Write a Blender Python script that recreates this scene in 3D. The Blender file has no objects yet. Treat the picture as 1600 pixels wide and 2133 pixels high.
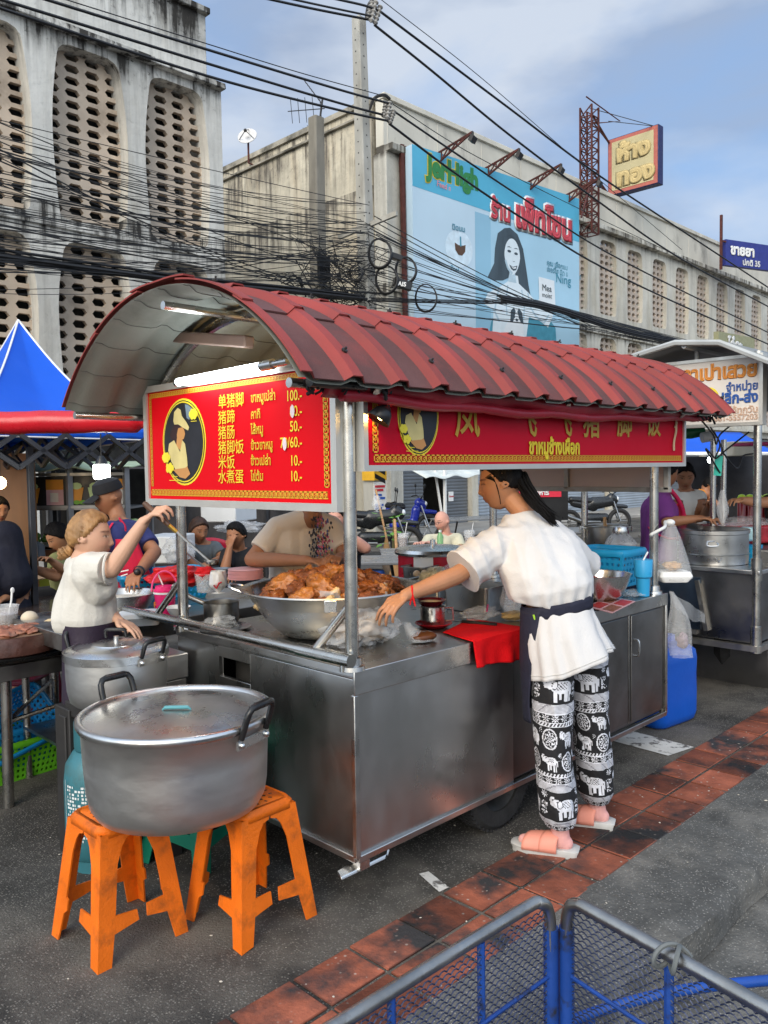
import bpy, bmesh, math, random
from mathutils import Vector as V, Matrix, noise, Quaternion
random.seed(7)
S = bpy.context.scene
COL = S.collection
pi = math.pi
R = math.radians
# ---------------------------------------------------------------- camera
cd = bpy.data.cameras.new('camera'); cam = bpy.data.objects.new('camera', cd); COL.objects.link(cam)
cd.sensor_fit = 'VERTICAL'; cd.sensor_height = 36; cd.sensor_width = 27
cd.lens = 36*1700/2133; cd.clip_start = .05; cd.clip_end = 2000
cam.matrix_world = Matrix(((.70650243, .04680308, -.7061613, 0), (-.70756247, .0262977, -.7061613, 0),
                           (-.0144801, .99855791, .05169549, 1.55), (0, 0, 0, 1)))
S.camera = cam
# ---------------------------------------------------------------- sky, sun, exposure
SUN_EL, SUN_AZ = R(30), R(248)      # azimuth clockwise from +Y: behind the camera, to the left
W = bpy.data.worlds.new('World'); S.world = W; W.use_nodes = True
nt = W.node_tree; nt.nodes.clear()
def wn(t, **k):
    n = nt.nodes.new(t)
    for a, b in k.items(): setattr(n, a, b)
    return n
wl = nt.links.new
sky = wn('ShaderNodeTexSky', sky_type='NISHITA', sun_disc=False, sun_elevation=SUN_EL, sun_rotation=SUN_AZ, air_density=1.3, dust_density=1.2, ozone_density=1.5)
tc = wn('ShaderNodeTexCoord'); mp = wn('ShaderNodeMapping'); mp.inputs['Scale'].default_value = (1.6, 1.6, 4.2); mp.inputs['Location'].default_value = (2.3, .4, .2)
wl(tc.outputs['Generated'], mp.inputs['Vector'])
nz = wn('ShaderNodeTexNoise'); nz.inputs['Scale'].default_value = 1.5; nz.inputs['Detail'].default_value = 7; nz.inputs['Roughness'].default_value = .52; nz.inputs['Distortion'].default_value = .35
wl(mp.outputs[0], nz.inputs['Vector'])
rp = wn('ShaderNodeValToRGB'); rp.color_ramp.elements[0].position = .32; rp.color_ramp.elements[1].position = .58
rp.color_ramp.elements[0].color = (.06, .06, .06, 1); rp.color_ramp.elements[1].color = (.92, .92, .92, 1)
wl(nz.outputs['Fac'], rp.inputs[0])
nz2 = wn('ShaderNodeTexNoise'); nz2.inputs['Scale'].default_value = 2.6; nz2.inputs['Detail'].default_value = 5
wl(mp.outputs[0], nz2.inputs['Vector'])
cr = wn('ShaderNodeValToRGB'); cr.color_ramp.elements[0].position = .40; cr.color_ramp.elements[1].position = .64
cr.color_ramp.elements[0].color = (2.0, 2.45, 3.3, 1); cr.color_ramp.elements[1].color = (3.5, 3.85, 4.4, 1)
wl(nz2.outputs['Fac'], cr.inputs[0])
gm = wn('ShaderNodeMix', data_type='RGBA', blend_type='MIX'); gm.inputs['Factor'].default_value = .75
gm.inputs['B'].default_value = (1.25, 2.35, 4.4, 1)
wl(sky.outputs[0], gm.inputs['A'])
mx = wn('ShaderNodeMix', data_type='RGBA', blend_type='MIX')
wl(rp.outputs[0], mx.inputs['Factor']); wl(gm.outputs['Result'], mx.inputs['A']); wl(cr.outputs[0], mx.inputs['B'])
# the dusk sky is brighter towards the low sun behind the camera
dt = wn('ShaderNodeVectorMath', operation='DOT_PRODUCT'); dt.inputs[1].default_value = (-.82, -.45, .35); wl(tc.outputs['Generated'], dt.inputs[0])
mr = wn('ShaderNodeMapRange'); mr.inputs['From Min'].default_value = -.3; mr.inputs['From Max'].default_value = 1; mr.inputs['To Min'].default_value = 1; mr.inputs['To Max'].default_value = 3.2; wl(dt.outputs['Value'], mr.inputs['Value'])
ml = wn('ShaderNodeVectorMath', operation='SCALE'); wl(mx.outputs['Result'], ml.inputs[0]); wl(mr.outputs[0], ml.inputs['Scale'])
bg = wn('ShaderNodeBackground'); bg.inputs['Strength'].default_value = .115
wo = wn('ShaderNodeOutputWorld'); wt = wn('ShaderNodeMix', data_type='RGBA', blend_type='MULTIPLY'); wt.inputs['B'].default_value = (1.12, .98, .78, 1); wf = wn('ShaderNodeMapRange'); wf.inputs['From Min'].default_value = -.2; wf.inputs['From Max'].default_value = .9; wl(dt.outputs['Value'], wf.inputs['Value']); wl(wf.outputs[0], wt.inputs['Factor']); wl(ml.outputs[0], wt.inputs['A'])
wl(wt.outputs['Result'], bg.inputs['Color']); wl(bg.outputs[0], wo.inputs[0])
ld = bpy.data.lights.new('sun', 'SUN'); ld.energy = 1.3; ld.angle = R(40); ld.color = (1, .90, .76)
lo = bpy.data.objects.new('sun', ld); COL.objects.link(lo); lo.location = (-8, -6, 12)
sd = V((math.sin(SUN_AZ)*math.cos(SUN_EL), math.cos(SUN_AZ)*math.cos(SUN_EL), math.sin(SUN_EL)))
lo.rotation_euler = sd.to_track_quat('Z', 'Y').to_euler()
S.view_settings.view_transform = 'Standard'; S.view_settings.look = 'None'; S.view_settings.gamma = 1
S.view_settings.exposure = .74
S.cycles.max_bounces = 6; S.cycles.transparent_max_bounces = 12; S.cycles.caustics_reflective = False; S.cycles.caustics_refractive = False
S.cycles.sample_clamp_indirect = 4
try: S.cycles.use_denoising = True
except Exception: pass

# ================================================================ materials
MATS = {}
def M(name, col=(.5, .5, .5), rough=.6, metal=0, var=.12, vs=6, bump=0, bs=60, col2=None, c2=(.55, .7), c2s=4, stretch=(1, 1, 1), spec=.5, alpha=1, trans=0, emit=0, ecol=None, rv=.1, speck=None, sss=0, coat=0, ior=1.45, coord='Object'):
    """procedural Principled material: base colour with fine variation, optional second (stain) colour, speckle, bump"""
    if name in MATS: return MATS[name]
    m = bpy.data.materials.new(name); m.use_nodes = True; MATS[name] = m
    t = m.node_tree; p = t.nodes['Principled BSDF']; L = t.links.new
    p.inputs['Metallic'].default_value = metal; p.inputs['Roughness'].default_value = rough
    p.inputs['Specular IOR Level'].default_value = spec; p.inputs['Alpha'].default_value = alpha
    p.inputs['Transmission Weight'].default_value = trans; p.inputs['Coat Weight'].default_value = coat; p.inputs['IOR'].default_value = ior
    if sss: p.inputs['Subsurface Weight'].default_value = sss; p.inputs['Subsurface Radius'].default_value = (.012, .005, .003); p.inputs['Subsurface Scale'].default_value = 1
    c = t.nodes.new('ShaderNodeTexCoord'); mp = t.nodes.new('ShaderNodeMapping'); mp.inputs['Scale'].default_value = stretch
    L(c.outputs[coord], mp.inputs['Vector'])
    def nse(sc, det=4, ro=.55):
        n = t.nodes.new('ShaderNodeTexNoise'); n.inputs['Scale'].default_value = sc; n.inputs['Detail'].default_value = det; n.inputs['Roughness'].default_value = ro
        L(mp.outputs[0], n.inputs['Vector']); return n
    def ramp(src, a, b, ca=(0, 0, 0, 1), cb=(1, 1, 1, 1)):
        r = t.nodes.new('ShaderNodeValToRGB'); r.color_ramp.elements[0].position = a; r.color_ramp.elements[1].position = b
        r.color_ramp.elements[0].color = ca; r.color_ramp.elements[1].color = cb; L(src, r.inputs[0]); return r
    n = nse(vs)
    lo_, hi_ = [max(0, x*(1-var)) for x in col], [min(1, x*(1+var)) for x in col]
    out = ramp(n.outputs['Fac'], .3, .7, (*lo_, 1), (*hi_, 1)).outputs[0]
    def mix(fac, a, b):
        x = t.nodes.new('ShaderNodeMix'); x.data_type = 'RGBA'; L(fac, x.inputs['Factor']); L(a, x.inputs['A'])
        if isinstance(b, tuple): x.inputs['B'].default_value = (*b, 1)
        else: L(b, x.inputs['B'])
        return x.outputs['Result']
    if col2:
        k = nse(c2s, 8, .62); out = mix(ramp(k.outputs['Fac'], *c2).outputs[0], out, col2)
    if speck:                                   # (colour, scale, threshold)
        vo = t.nodes.new('ShaderNodeTexVoronoi'); vo.inputs['Scale'].default_value = speck[1]; L(mp.outputs[0], vo.inputs['Vector'])
        sp = t.nodes.new('ShaderNodeSeparateColor'); L(vo.outputs['Color'], sp.inputs[0])
        dd = ramp(vo.outputs['Distance'], speck[3] if len(speck) > 3 else .25, .45, (1, 1, 1, 1), (0, 0, 0, 1))
        th = ramp(sp.outputs[0], speck[2], min(1, speck[2]+.25))
        mu = t.nodes.new('ShaderNodeMath'); mu.operation = 'MULTIPLY'; L(dd.outputs[0], mu.inputs[0]); L(th.outputs[0], mu.inputs[1])
        out = mix(mu.outputs[0], out, speck[0])
    L(out, p.inputs['Base Color'])
    if rv:
        k = nse(vs*1.7, 5); mr = t.nodes.new('ShaderNodeMapRange'); mr.inputs['To Min'].default_value = max(.02, rough-rv); mr.inputs['To Max'].default_value = min(1, rough+rv)
        mr.inputs['From Min'].default_value = .3; mr.inputs['From Max'].default_value = .7
        L(k.outputs['Fac'], mr.inputs['Value']); L(mr.outputs[0], p.inputs['Roughness'])
    if bump:
        k = nse(bs, 6, .6); b = t.nodes.new('ShaderNodeBump'); b.inputs['Strength'].default_value = bump; b.inputs['Distance'].default_value = .01
        L(k.outputs['Fac'], b.inputs['Height']); L(b.outputs[0], p.inputs['Normal'])
    if emit:
        p.inputs['Emission Color'].default_value = (*(ecol or col), 1); p.inputs['Emission Strength'].default_value = emit
    return m
# metals and common stuff
STEEL = M('brushed_steel', (.50, .495, .48), .33, 1, .12, 3, .12, 9, (.27, .25, .22), (.52, .8), 2.2, (1, 1, 1.6), rv=.12)
STEELB = M('polished_steel', (.62, .615, .60), .27, 1, .08, 5, rv=.08)
STEELD = M('grimy_steel', (.33, .32, .30), .36, 1, .16, 4, .12, 8, (.10, .09, .08), (.5, .78), 3, rv=.12)
ALU = M('worn_aluminium', (.66, .66, .65), .42, 1, .03, 5, .05, 40, (.56, .555, .54), (.42, .85), 4, (1, 1, 2.5), rv=.05)
IRON = M('dark_iron', (.035, .033, .032), .5, .3, .2)
BLACKP = M('black_plastic', (.012, .012, .013), .35, 0, .2)
WHITEP = M('white_plastic', (.78, .78, .76), .4, 0, .05)
FOAM = M('white_foam', (.82, .82, .80), .7, 0, .04)
RUST = M('rusty_red_steel', (.095, .028, .022), .7, .3, .3, 8, .2, 40)
WOODL = M('light_wood', (.45, .25, .11), .6, 0, .25, 9, stretch=(1, 1, 6))
WIRE = M('black_cable', (.012, .012, .013), .55, 0, .2)
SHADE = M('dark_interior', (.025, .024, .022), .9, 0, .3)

# ================================================================ mesh collector
def rot_to(d):
    return V((0, 0, 1)).rotation_difference(V(d).normalized()).to_matrix()
class G:
    def __init__(s): s.v = []; s.f = []; s.m = []; s.k = 0
    def add(s, vs, fs, mi=None):
        n = len(s.v); s.v += [tuple(v) for v in vs]; s.f += [tuple(i+n for i in f) for f in fs]; s.m += [s.k if mi is None else mi]*len(fs); return s
    def box(s, c, d, rz=0, rx=0, ry=0, mi=None):
        Rm = Matrix.Rotation(rz, 3, 'Z') @ Matrix.Rotation(ry, 3, 'Y') @ Matrix.Rotation(rx, 3, 'X'); c = V(c)
        vs = [c + Rm @ V((x*d[0]/2, y*d[1]/2, z*d[2]/2)) for x in (-1, 1) for y in (-1, 1) for z in (-1, 1)]
        return s.add(vs, [(0, 1, 3, 2), (4, 6, 7, 5), (0, 4, 5, 1), (2, 3, 7, 6), (0, 2, 6, 4), (1, 5, 7, 3)], mi)
    def bx(s, a, b, mi=None):
        a, b = V(a), V(b); return s.box((a+b)/2, [abs(x) for x in (b-a)], mi=mi)
    def beam(s, a, b, w, h=None, mi=None):
        a, b = V(a), V(b); h = h or w; d = (b-a); z = d.normalized(); x = z.cross(V((0, 0, 1)))
        x = V((1, 0, 0)) if x.length < 1e-4 else x.normalized(); y = x.cross(z)
        vs = [p + x*(i*w/2) + y*(j*h/2) for p in (a, b) for i, j in ((-1, -1), (1, -1), (1, 1), (-1, 1))]
        return s.add(vs, [(3, 2, 1, 0), (4, 5, 6, 7), (0, 1, 5, 4), (1, 2, 6, 5), (2, 3, 7, 6), (3, 0, 4, 7)], mi)
    def tube(s, pts, r, n=8, cap=True, closed=False, mi=None, flat=1):
        pts = [V(p) for p in pts]; N = len(pts); rr = r if isinstance(r, (list, tuple)) else [r]*N
        vs = []; up = None
        for i, p in enumerate(pts):
            d = (pts[(i+1) % N]-pts[i-1]) if closed else (pts[min(i+1, N-1)]-pts[max(i-1, 0)])
            if d.length < 1e-9: d = V((0, 0, 1))
            d.normalize()
            if up is None: up = d.orthogonal().normalized()
            x = (up - d*up.dot(d)); x = x.normalized() if x.length > 1e-6 else d.orthogonal().normalized(); up = x; y = d.cross(x)
            vs += [p + x*(math.cos(2*pi*k/n)*rr[i]) + y*(math.sin(2*pi*k/n)*rr[i]*flat) for k in range(n)]
        fs = [(i*n+k, i*n+(k+1) % n, ((i+1) % N)*n+(k+1) % n, ((i+1) % N)*n+k) for i in range(N if closed else N-1) for k in range(n)]
        if cap and not closed: fs += [tuple(range(n))[::-1], tuple((N-1)*n+k for k in range(n))]
        return s.add(vs, fs, mi)
    def lathe(s, prof, c=(0, 0, 0), n=32, axis=None, mi=None, a0=0, a1=2*pi, sx=1, sy=1):
        c = V(c); Rm = rot_to(axis) if axis else Matrix.Identity(3); full = abs(a1-a0-2*pi) < 1e-6; K = n if full else n+1
        vs = [c + Rm @ V((r*math.cos(a0+(a1-a0)*k/n)*sx, r*math.sin(a0+(a1-a0)*k/n)*sy, z)) for r, z in prof for k in range(K)]
        fs = [(i*K+k, i*K+(k+1) % K, (i+1)*K+(k+1) % K, (i+1)*K+k) for i in range(len(prof)-1) for k in range(n)]
        return s.add(vs, fs, mi)
    def cyl(s, a, b, r, n=16, mi=None, r2=None): return s.tube([a, b], [r, r if r2 is None else r2], n, mi=mi)
    def sph(s, c, r, n=14, m=10, mi=None, rot=None):
        r = (r, r, r) if isinstance(r, (int, float)) else r; c = V(c); Rm = rot or Matrix.Identity(3)
        vs = [c + Rm @ V((0, 0, -r[2]))] + [c + Rm @ V((r[0]*math.cos(2*pi*k/n)*math.sin(pi*j/m), r[1]*math.sin(2*pi*k/n)*math.sin(pi*j/m), -r[2]*math.cos(pi*j/m))) for j in range(1, m) for k in range(n)] + [c + Rm @ V((0, 0, r[2]))]
        fs = [(0, 1+(k+1) % n, 1+k) for k in range(n)] + [(1+j*n+k, 1+j*n+(k+1) % n, 1+(j+1)*n+(k+1) % n, 1+(j+1)*n+k) for j in range(m-2) for k in range(n)]
        e = len(vs)-1; o = 1+(m-2)*n; fs += [(o+k, o+(k+1) % n, e) for k in range(n)]
        return s.add(vs, fs, mi)
    def loft(s, rings, cap=True, mi=None, closed=True):
        n = len(rings[0]); vs = [p for r in rings for p in r]; K = n if closed else n-1
        fs = [(i*n+k, i*n+(k+1) % n, (i+1)*n+(k+1) % n, (i+1)*n+k) for i in range(len(rings)-1) for k in range(K)]
        if cap and closed: fs += [tuple(range(n))[::-1], tuple((len(rings)-1)*n+k for k in range(n))]
        return s.add(vs, fs, mi)
    def grid(s, fn, nu, nv, mi=None):
        vs = [fn(i/nu, j/nv) for j in range(nv+1) for i in range(nu+1)]
        return s.add(vs, [(j*(nu+1)+i, j*(nu+1)+i+1, (j+1)*(nu+1)+i+1, (j+1)*(nu+1)+i) for j in range(nv) for i in range(nu)], mi)
    def poly(s, pts, mi=None): return s.add(pts, [tuple(range(len(pts)))], mi)
    def prism(s, pts, d, mi=None):
        d = V(d); n = len(pts); vs = [V(p) for p in pts] + [V(p)+d for p in pts]
        return s.add(vs, [tuple(range(n))[::-1], tuple(range(n, 2*n))] + [(i, (i+1) % n, n+(i+1) % n, n+i) for i in range(n)], mi)
    def rc(s, a, b, ra, rb, n=14):                       # round cone
        a, b = V(a), V(b); d = b-a; L_ = max(d.length, 1e-5); Rm = rot_to(d if d.length > 1e-5 else (0, 0, 1)); m = 5
        prof = [(max(1e-4, ra*math.sin(pi/2*i/m)), -ra*math.cos(pi/2*i/m)) for i in range(m+1)] + [(max(1e-4, rb*math.cos(pi/2*i/m)), L_+rb*math.sin(pi/2*i/m)) for i in range(m+1)]
        vs = [a + Rm @ V((r*math.cos(2*pi*k/n), r*math.sin(2*pi*k/n), z)) for r, z in prof for k in range(n)]
        fs = [(i*n+k, i*n+(k+1) % n, (i+1)*n+(k+1) % n, (i+1)*n+k) for i in range(len(prof)-1) for k in range(n)]
        fs += [tuple(range(n))[::-1], tuple((len(prof)-1)*n+k for k in range(n))]
        return s.add(vs, fs)
    def xf(s, Mx): s.v = [tuple(Mx @ V(p)) for p in s.v]; return s
    def o(s, name, mats, par=None, at=None, flat=False, bev=0, ang=38, solid=0, sub=0, label=None, mod=None):
        """link as ONE mesh object. vertices are given in world space; a parent (Empty or mesh) keeps its own frame"""
        root = par
        while root is not None and root.parent is not None: root = root.parent
        if root is not None: inv = root.get('_inv'); Mi = Matrix([inv[i*4:i*4+4] for i in range(4)])
        else:
            if at is None:
                xs, ys, zs = zip(*s.v); at = ((min(xs)+max(xs))/2, (min(ys)+max(ys))/2, min(zs))
            Mi = Matrix.Translation(-V(at))
        me = bpy.data.meshes.new(name); me.from_pydata([Mi @ V(p) for p in s.v], [], s.f)
        for m in (mats if isinstance(mats, (list, tuple)) else [mats]): me.materials.append(m)
        if len(me.materials) > 1: me.polygons.foreach_set('material_index', s.m)
        bm = bmesh.new(); bm.from_mesh(me); bmesh.ops.remove_doubles(bm, verts=bm.verts, dist=1e-6)
        bmesh.ops.recalc_face_normals(bm, faces=bm.faces); bm.to_mesh(me); bm.free()
        if not flat:
            me.polygons.foreach_set('use_smooth', [True]*len(me.polygons)); me.set_sharp_from_angle(angle=R(ang))
        ob = bpy.data.objects.new(name, me); COL.objects.link(ob)
        if par is not None: ob.parent = par
        else: ob.location = at; keep(ob, Matrix.Translation(V(at)))
        if solid: q = ob.modifiers.new('solid', 'SOLIDIFY'); q.thickness = solid; q.offset = 0
        if bev: q = ob.modifiers.new('bevel', 'BEVEL'); q.width = bev; q.segments = 2; q.limit_method = 'ANGLE'; q.angle_limit = R(40); q.harden_normals = False
        if sub: q = ob.modifiers.new('sub', 'SUBSURF'); q.levels = sub; q.render_levels = sub
        if label: ob['label'] = label
        return ob
def keep(ob, Mx):
    i = Mx.inverted(); ob['_inv'] = [i[a][b] for a in range(4) for b in range(4)]
def tag(o, label, cat, group=None, kind=None):
    o['label'] = label; o['category'] = cat
    if group: o['group'] = group
    if kind: o['kind'] = kind
    return o
def thing(name, label, cat, loc=(0, 0, 0), rz=0, group=None):
    o = bpy.data.objects.new(name, None); COL.objects.link(o); o.empty_display_size = .1
    o.location = loc; o.rotation_euler = (0, 0, rz); keep(o, Matrix.Translation(V(loc)) @ Matrix.Rotation(rz, 4, 'Z'))
    return tag(o, label, cat, group)
def setting(o): o['kind'] = 'structure'; return o
def kids(o): return [c for c in COL.objects if c.parent == o]
def dup(o, loc=None, rz=None, label=None, rot=None, scale=None):
    """a copy of a thing with copies of its parts and sub-parts"""
    tree = {}
    for c in COL.objects:
        if c.parent: tree.setdefault(c.parent.name, []).append(c)
    r = o.copy(); COL.objects.link(r)
    def rec(a, b):
        for ch in tree.get(a.name, []):
            c = ch.copy(); COL.objects.link(c); c.parent = b; rec(ch, c)
    rec(o, r)
    if loc is not None: r.location = loc
    if rz is not None: r.rotation_euler = (0, 0, rz)
    if rot is not None: r.rotation_euler = rot
    if scale is not None: r.scale = scale
    if label: r['label'] = label
    return r
def text(body, name, mat, par, org, ux, uz, size, bold=.02, shear=0, sx=1, align='LEFT', mirror=False, depth=.02, spacing=1):
    """lettering on a board: org = baseline start (world), ux = reading direction, uz = up direction"""
    c = bpy.data.curves.new(name, 'FONT'); c.body = body; c.size = size; c.shear = shear; c.align_x = align; c.space_character = spacing
    thai = any('\u0e00' <= q <= '\u0e7f' for q in body); c.fill_mode = 'NONE' if thai else 'FRONT'; c.bevel_depth = (bold if thai else max(.004, bold-.022))*size; c.bevel_resolution = 0; c.resolution_u = 3; c.materials.append(mat)
    o = bpy.data.objects.new(name, c); COL.objects.link(o)
    x = V(ux).normalized(); y = V(uz).normalized(); z = x.cross(y)
    if mirror: pass
    Mx = Matrix(((x.x*sx, y.x, z.x*depth, org[0]), (x.y*sx, y.y, z.y*depth, org[1]), (x.z*sx, y.z, z.z*depth, org[2]), (0, 0, 0, 1)))
    root = par
    while root.parent is not None: root = root.parent
    inv = root['_inv']; Mi = Matrix([inv[i*4:i*4+4] for i in range(4)])
    o.parent = par; o.matrix_local = Mi @ Mx
    return o
def arcpts(c, r, a0, a1, n, ax=(1, 0, 0), ay=(0, 0, 1)):
    c, ax, ay = V(c), V(ax), V(ay); return [c + ax*(r*math.cos(a0+(a1-a0)*i/n)) + ay*(r*math.sin(a0+(a1-a0)*i/n)) for i in range(n+1)]
def smoothpath(pts, n=6):                                  # Catmull-Rom through points
    P = [V(p) for p in pts]; P = [P[0]*2-P[1]] + P + [P[-1]*2-P[-2]]; out = []
    for i in range(1, len(P)-2):
        for k in range(n):
            t = k/n; a, b, c, d = P[i-1], P[i], P[i+1], P[i+2]
            out.append(.5*((2*b)+(c-a)*t+(2*a-5*b+4*c-d)*t*t+(3*b-a-3*c+d)*t**3))
    return out+[P[-2]]
def fz(p, s=1, o=0): return noise.noise(V(p)*s+V((o*7.3, o*3.1, o)))

# ================================================================ SETTING: ground
ASPH = M('asphalt', (.060, .056, .051), .85, 0, .4, 3, 1.0, 110, (.20, .178, .148), (.45, .68), .75, speck=((.22, .205, .18), 115, .45), spec=.3)
CONC = M('gutter_concrete', (.10, .098, .092), .9, 0, .35, 5, .9, 60, (.24, .225, .20), (.5, .75), 2.2, speck=((.30, .285, .26), 120, .6), spec=.3)
g = G(); g.grid(lambda u, v: (-400+u*1000, -400+v*1000, -.205), 2, 2)
setting(g.o('ground', CONC, at=(0, 0, -.205)))
g = G(); g.grid(lambda u, v: (-300+u*900, 1.5+v*600, -.07), 2, 2)
setting(g.o('road', ASPH, at=(0, 1.5, -.07)))
def kerbrow(u, v):
    x = -6+u*40
    if v < .34: y, z = 1.22, -.2+v/.34*.13
    else: y, z = 1.22+(v-.34)/.66*.42, -.066
    if .2 < v < .5: y += .035*fz((x, 0, v), 2.3)+.022*fz((x, 3, v*2), 13)+.012*fz((x, 1, v*3), 37); z -= max(0, .04*fz((x, 5, 1), 3))+.010*abs(fz((x, 2, v), 19))
    else: y += .03*fz((x, 0, .3), 2.3)
    return (x, y, z + .004*fz((x, y, 0), 9))
g = G(); g.grid(kerbrow, 900, 9); setting(g.o('kerb', CONC, at=(0, 1.22, -.07), ang=70))
# terracotta tile strip (part of the paving)
TILE = M('terracotta_tile', (.29, .088, .05), .75, 0, .35, 7, .6, 50, (.034, .033, .034), (.47, .60), 2.6, spec=.35, speck=((.4, .33, .28), 70, .93))
tnt = TILE.node_tree; pb = tnt.nodes['Principled BSDF']; src = pb.inputs['Base Color'].links[0].from_socket
geo = tnt.nodes.new('ShaderNodeNewGeometry'); rr = tnt.nodes.new('ShaderNodeMapRange'); rr.inputs['To Min'].default_value = .42; rr.inputs['To Max'].default_value = 1.25
tnt.links.new(geo.outputs['Random Per Island'], rr.inputs['Value']); hs = tnt.nodes.new('ShaderNodeHueSaturation'); tnt.links.new(rr.outputs[0], hs.inputs['Value']); tnt.links.new(src, hs.inputs['Color']); tnt.links.new(hs.outputs[0], pb.inputs['Base Color'])
g = G()
for i in range(-8, 70):
    for j in range(2):
        x = 1.554+i*.2433; y = 1.813-j*.199
        if j == 1 and i > 5 and random.random() < .0: continue
        w, d = .229+random.uniform(-.004, .004), .184
        zz = .007+random.uniform(-.002, .002)
        g.box((x+.12+random.uniform(-.003, .003), y+.094, zz/2-.07), (w, d, zz), rz=random.uniform(-.01, .01))
setting(g.o('tile_paving', TILE, at=(0, 1.62, -.07), bev=.004))
PAINT = M('worn_road_paint', (.62, .60, .56), .8, 0, .1, 5, .6, 110, (.12, .11, .10), (.52, .6), 14)
g = G(); g.poly([(4.293, 2.47, -0.066), (4.531, 2.436, -0.066), (4.506, 2.014, -0.066), (4.273, 2.058, -0.066)]); setting(g.o('road_marking', PAINT, flat=True))
g = G(); g.poly([(2.337, 2.169, -0.066), (2.378, 2.154, -0.066), (2.339, 2.014, -0.066), (2.286, 2.017, -0.066)]); setting(g.o('road_marking', PAINT, flat=True))
g = G(); g.bx((-60, 12.4, -.07), (200, 14.52, .05)); setting(g.o('sidewalk', M('pale_concrete', (.34, .32, .29), .85, 0, .2, 2, .3, 30), at=(0, 12.4, -.07), bev=.02))
# litter on the asphalt: pale crumbs nobody could count
g = G(); rnd = random.Random(3)
for i in range(110):
    x, y = rnd.uniform(.6, 4), rnd.uniform(1.95, 4.6)
    if rnd.random() < .35: x, y = rnd.uniform(1.4, 4.4), rnd.uniform(1.2, 1.95)
    s = rnd.uniform(.0015, .005); g.sph((x, y, -.066+s*.4), (s*rnd.uniform(1, 2.2), s, s*.5), 5, 4, rot=Matrix.Rotation(rnd.uniform(0, 6), 3, 'Z'))
tag(g.o('litter', M('pale_crumbs', (.55, .5, .42), .8), at=(0, 0, 0)), 'pale crumbs and grit scattered over the asphalt and tiles', 'litter', kind='stuff')

# ================================================================ SETTING: two concrete modernist buildings
def wallmat(name, base, stain, amt, warm):
    """painted concrete with black mould that runs down in streaks from ledges (weathering pattern)"""
    m = bpy.data.materials.new(name); m.use_nodes = True; t = m.node_tree; p = t.nodes['Principled BSDF']; L = t.links.new
    p.inputs['Roughness'].default_value = .9; p.inputs['Specular IOR Level'].default_value = .2
    c = t.nodes.new('ShaderNodeTexCoord')
    def nse(sc, scale, det=6, ro=.6, off=(0, 0, 0)):
        mp = t.nodes.new('ShaderNodeMapping'); mp.inputs['Scale'].default_value = sc; mp.inputs['Location'].default_value = off; L(c.outputs['Object'], mp.inputs[0])
        n = t.nodes.new('ShaderNodeTexNoise'); n.inputs['Scale'].default_value = scale; n.inputs['Detail'].default_value = det; n.inputs['Roughness'].default_value = ro; L(mp.outputs[0], n.inputs[0]); return n.outputs['Fac']
    def rmp(s, a, b, ca=(0, 0, 0, 1), cb=(1, 1, 1, 1)):
        r = t.nodes.new('ShaderNodeValToRGB'); r.color_ramp.elements[0].position = a; r.color_ramp.elements[1].position = b; r.color_ramp.elements[0].color = ca; r.color_ramp.elements[1].color = cb; L(s, r.inputs[0]); return r.outputs[0]
    def mth(op, a, b):
        x = t.nodes.new('ShaderNodeMath'); x.operation = op
        for i, q in enumerate((a, b)):
            if isinstance(q, (int, float)): x.inputs[i].default_value = q
            else: L(q, x.inputs[i])
        x.use_clamp = True; return x.outputs[0]
    def mix(f, a, b):
        x = t.nodes.new('ShaderNodeMix'); x.data_type = 'RGBA'; L(f, x.inputs['Factor'])
        for k, q in (('A', a), ('B', b)):
            if isinstance(q, tuple): x.inputs[k].default_value = (*q, 1)
            else: L(q, x.inputs[k])
        return x.outputs['Result']
    col = rmp(nse((1, 1, 1), .9), .35, .65, (*[v*.82 for v in base], 1), (*base, 1))
    col = mix(rmp(nse((1, 1, .25), 1.7, off=(5, 2, 0)), .5, .75), col, warm)
    streak = rmp(nse((3.2, 3.2, .22), 1.6, 8, .65), .46, .66); blot = rmp(nse((1, 1, 1), .55, 8, .66, (3, 1, 2)), .42, .66)
    fine = rmp(nse((1, 1, 1), 7, 6, .7), .58, .7)
    sep = t.nodes.new('ShaderNodeSeparateXYZ'); L(c.outputs['Object'], sep.inputs[0]); z = sep.outputs[2]
    led = None
    for zc, wd in amt:
        a = t.nodes.new('ShaderNodeMapRange'); a.inputs['From Min'].default_value = zc-wd; a.inputs['From Max'].default_value = zc; a.inputs['To Min'].default_value = 0; a.inputs['To Max'].default_value = 1; L(z, a.inputs[0])
        b = mth('LESS_THAN', z, zc+.12); w = mth('MULTIPLY', a.outputs[0], b); led = w if led is None else mth('MAXIMUM', led, w)
    f = mth('MULTIPLY', streak, mth('ADD', mth('MULTIPLY', led, 1.15), .24)); f = mth('ADD', f, mth('MULTIPLY', blot, mth('ADD', mth('MULTIPLY', led, 1.0), .18)))
    f = mth('ADD', f, mth('MULTIPLY', fine, mth('ADD', mth('MULTIPLY', led, .6), .18)))
    L(mix(f, col, stain), p.inputs['Base Color'])
    b = t.nodes.new('ShaderNodeBump'); b.inputs['Strength'].default_value = .5; b.inputs['Distance'].default_value = .03; L(nse((1, 1, 1), 9, 8, .6), b.inputs['Height']); L(b.outputs[0], p.inputs['Normal'])
    return m
W1 = wallmat('mouldy_white_concrete', (.72, .71, .66), (.045, .042, .038), ((10.9, 1.0), (9.5, .7), (6.25, .8), (3.0, .5)), (.55, .52, .45))
W2 = wallmat('stained_cream_concrete', (.68, .655, .575), (.10, .09, .075), ((10.9, .6), (9.62, .35), (6.1, .4)), (.52, .46, .34))
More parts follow.
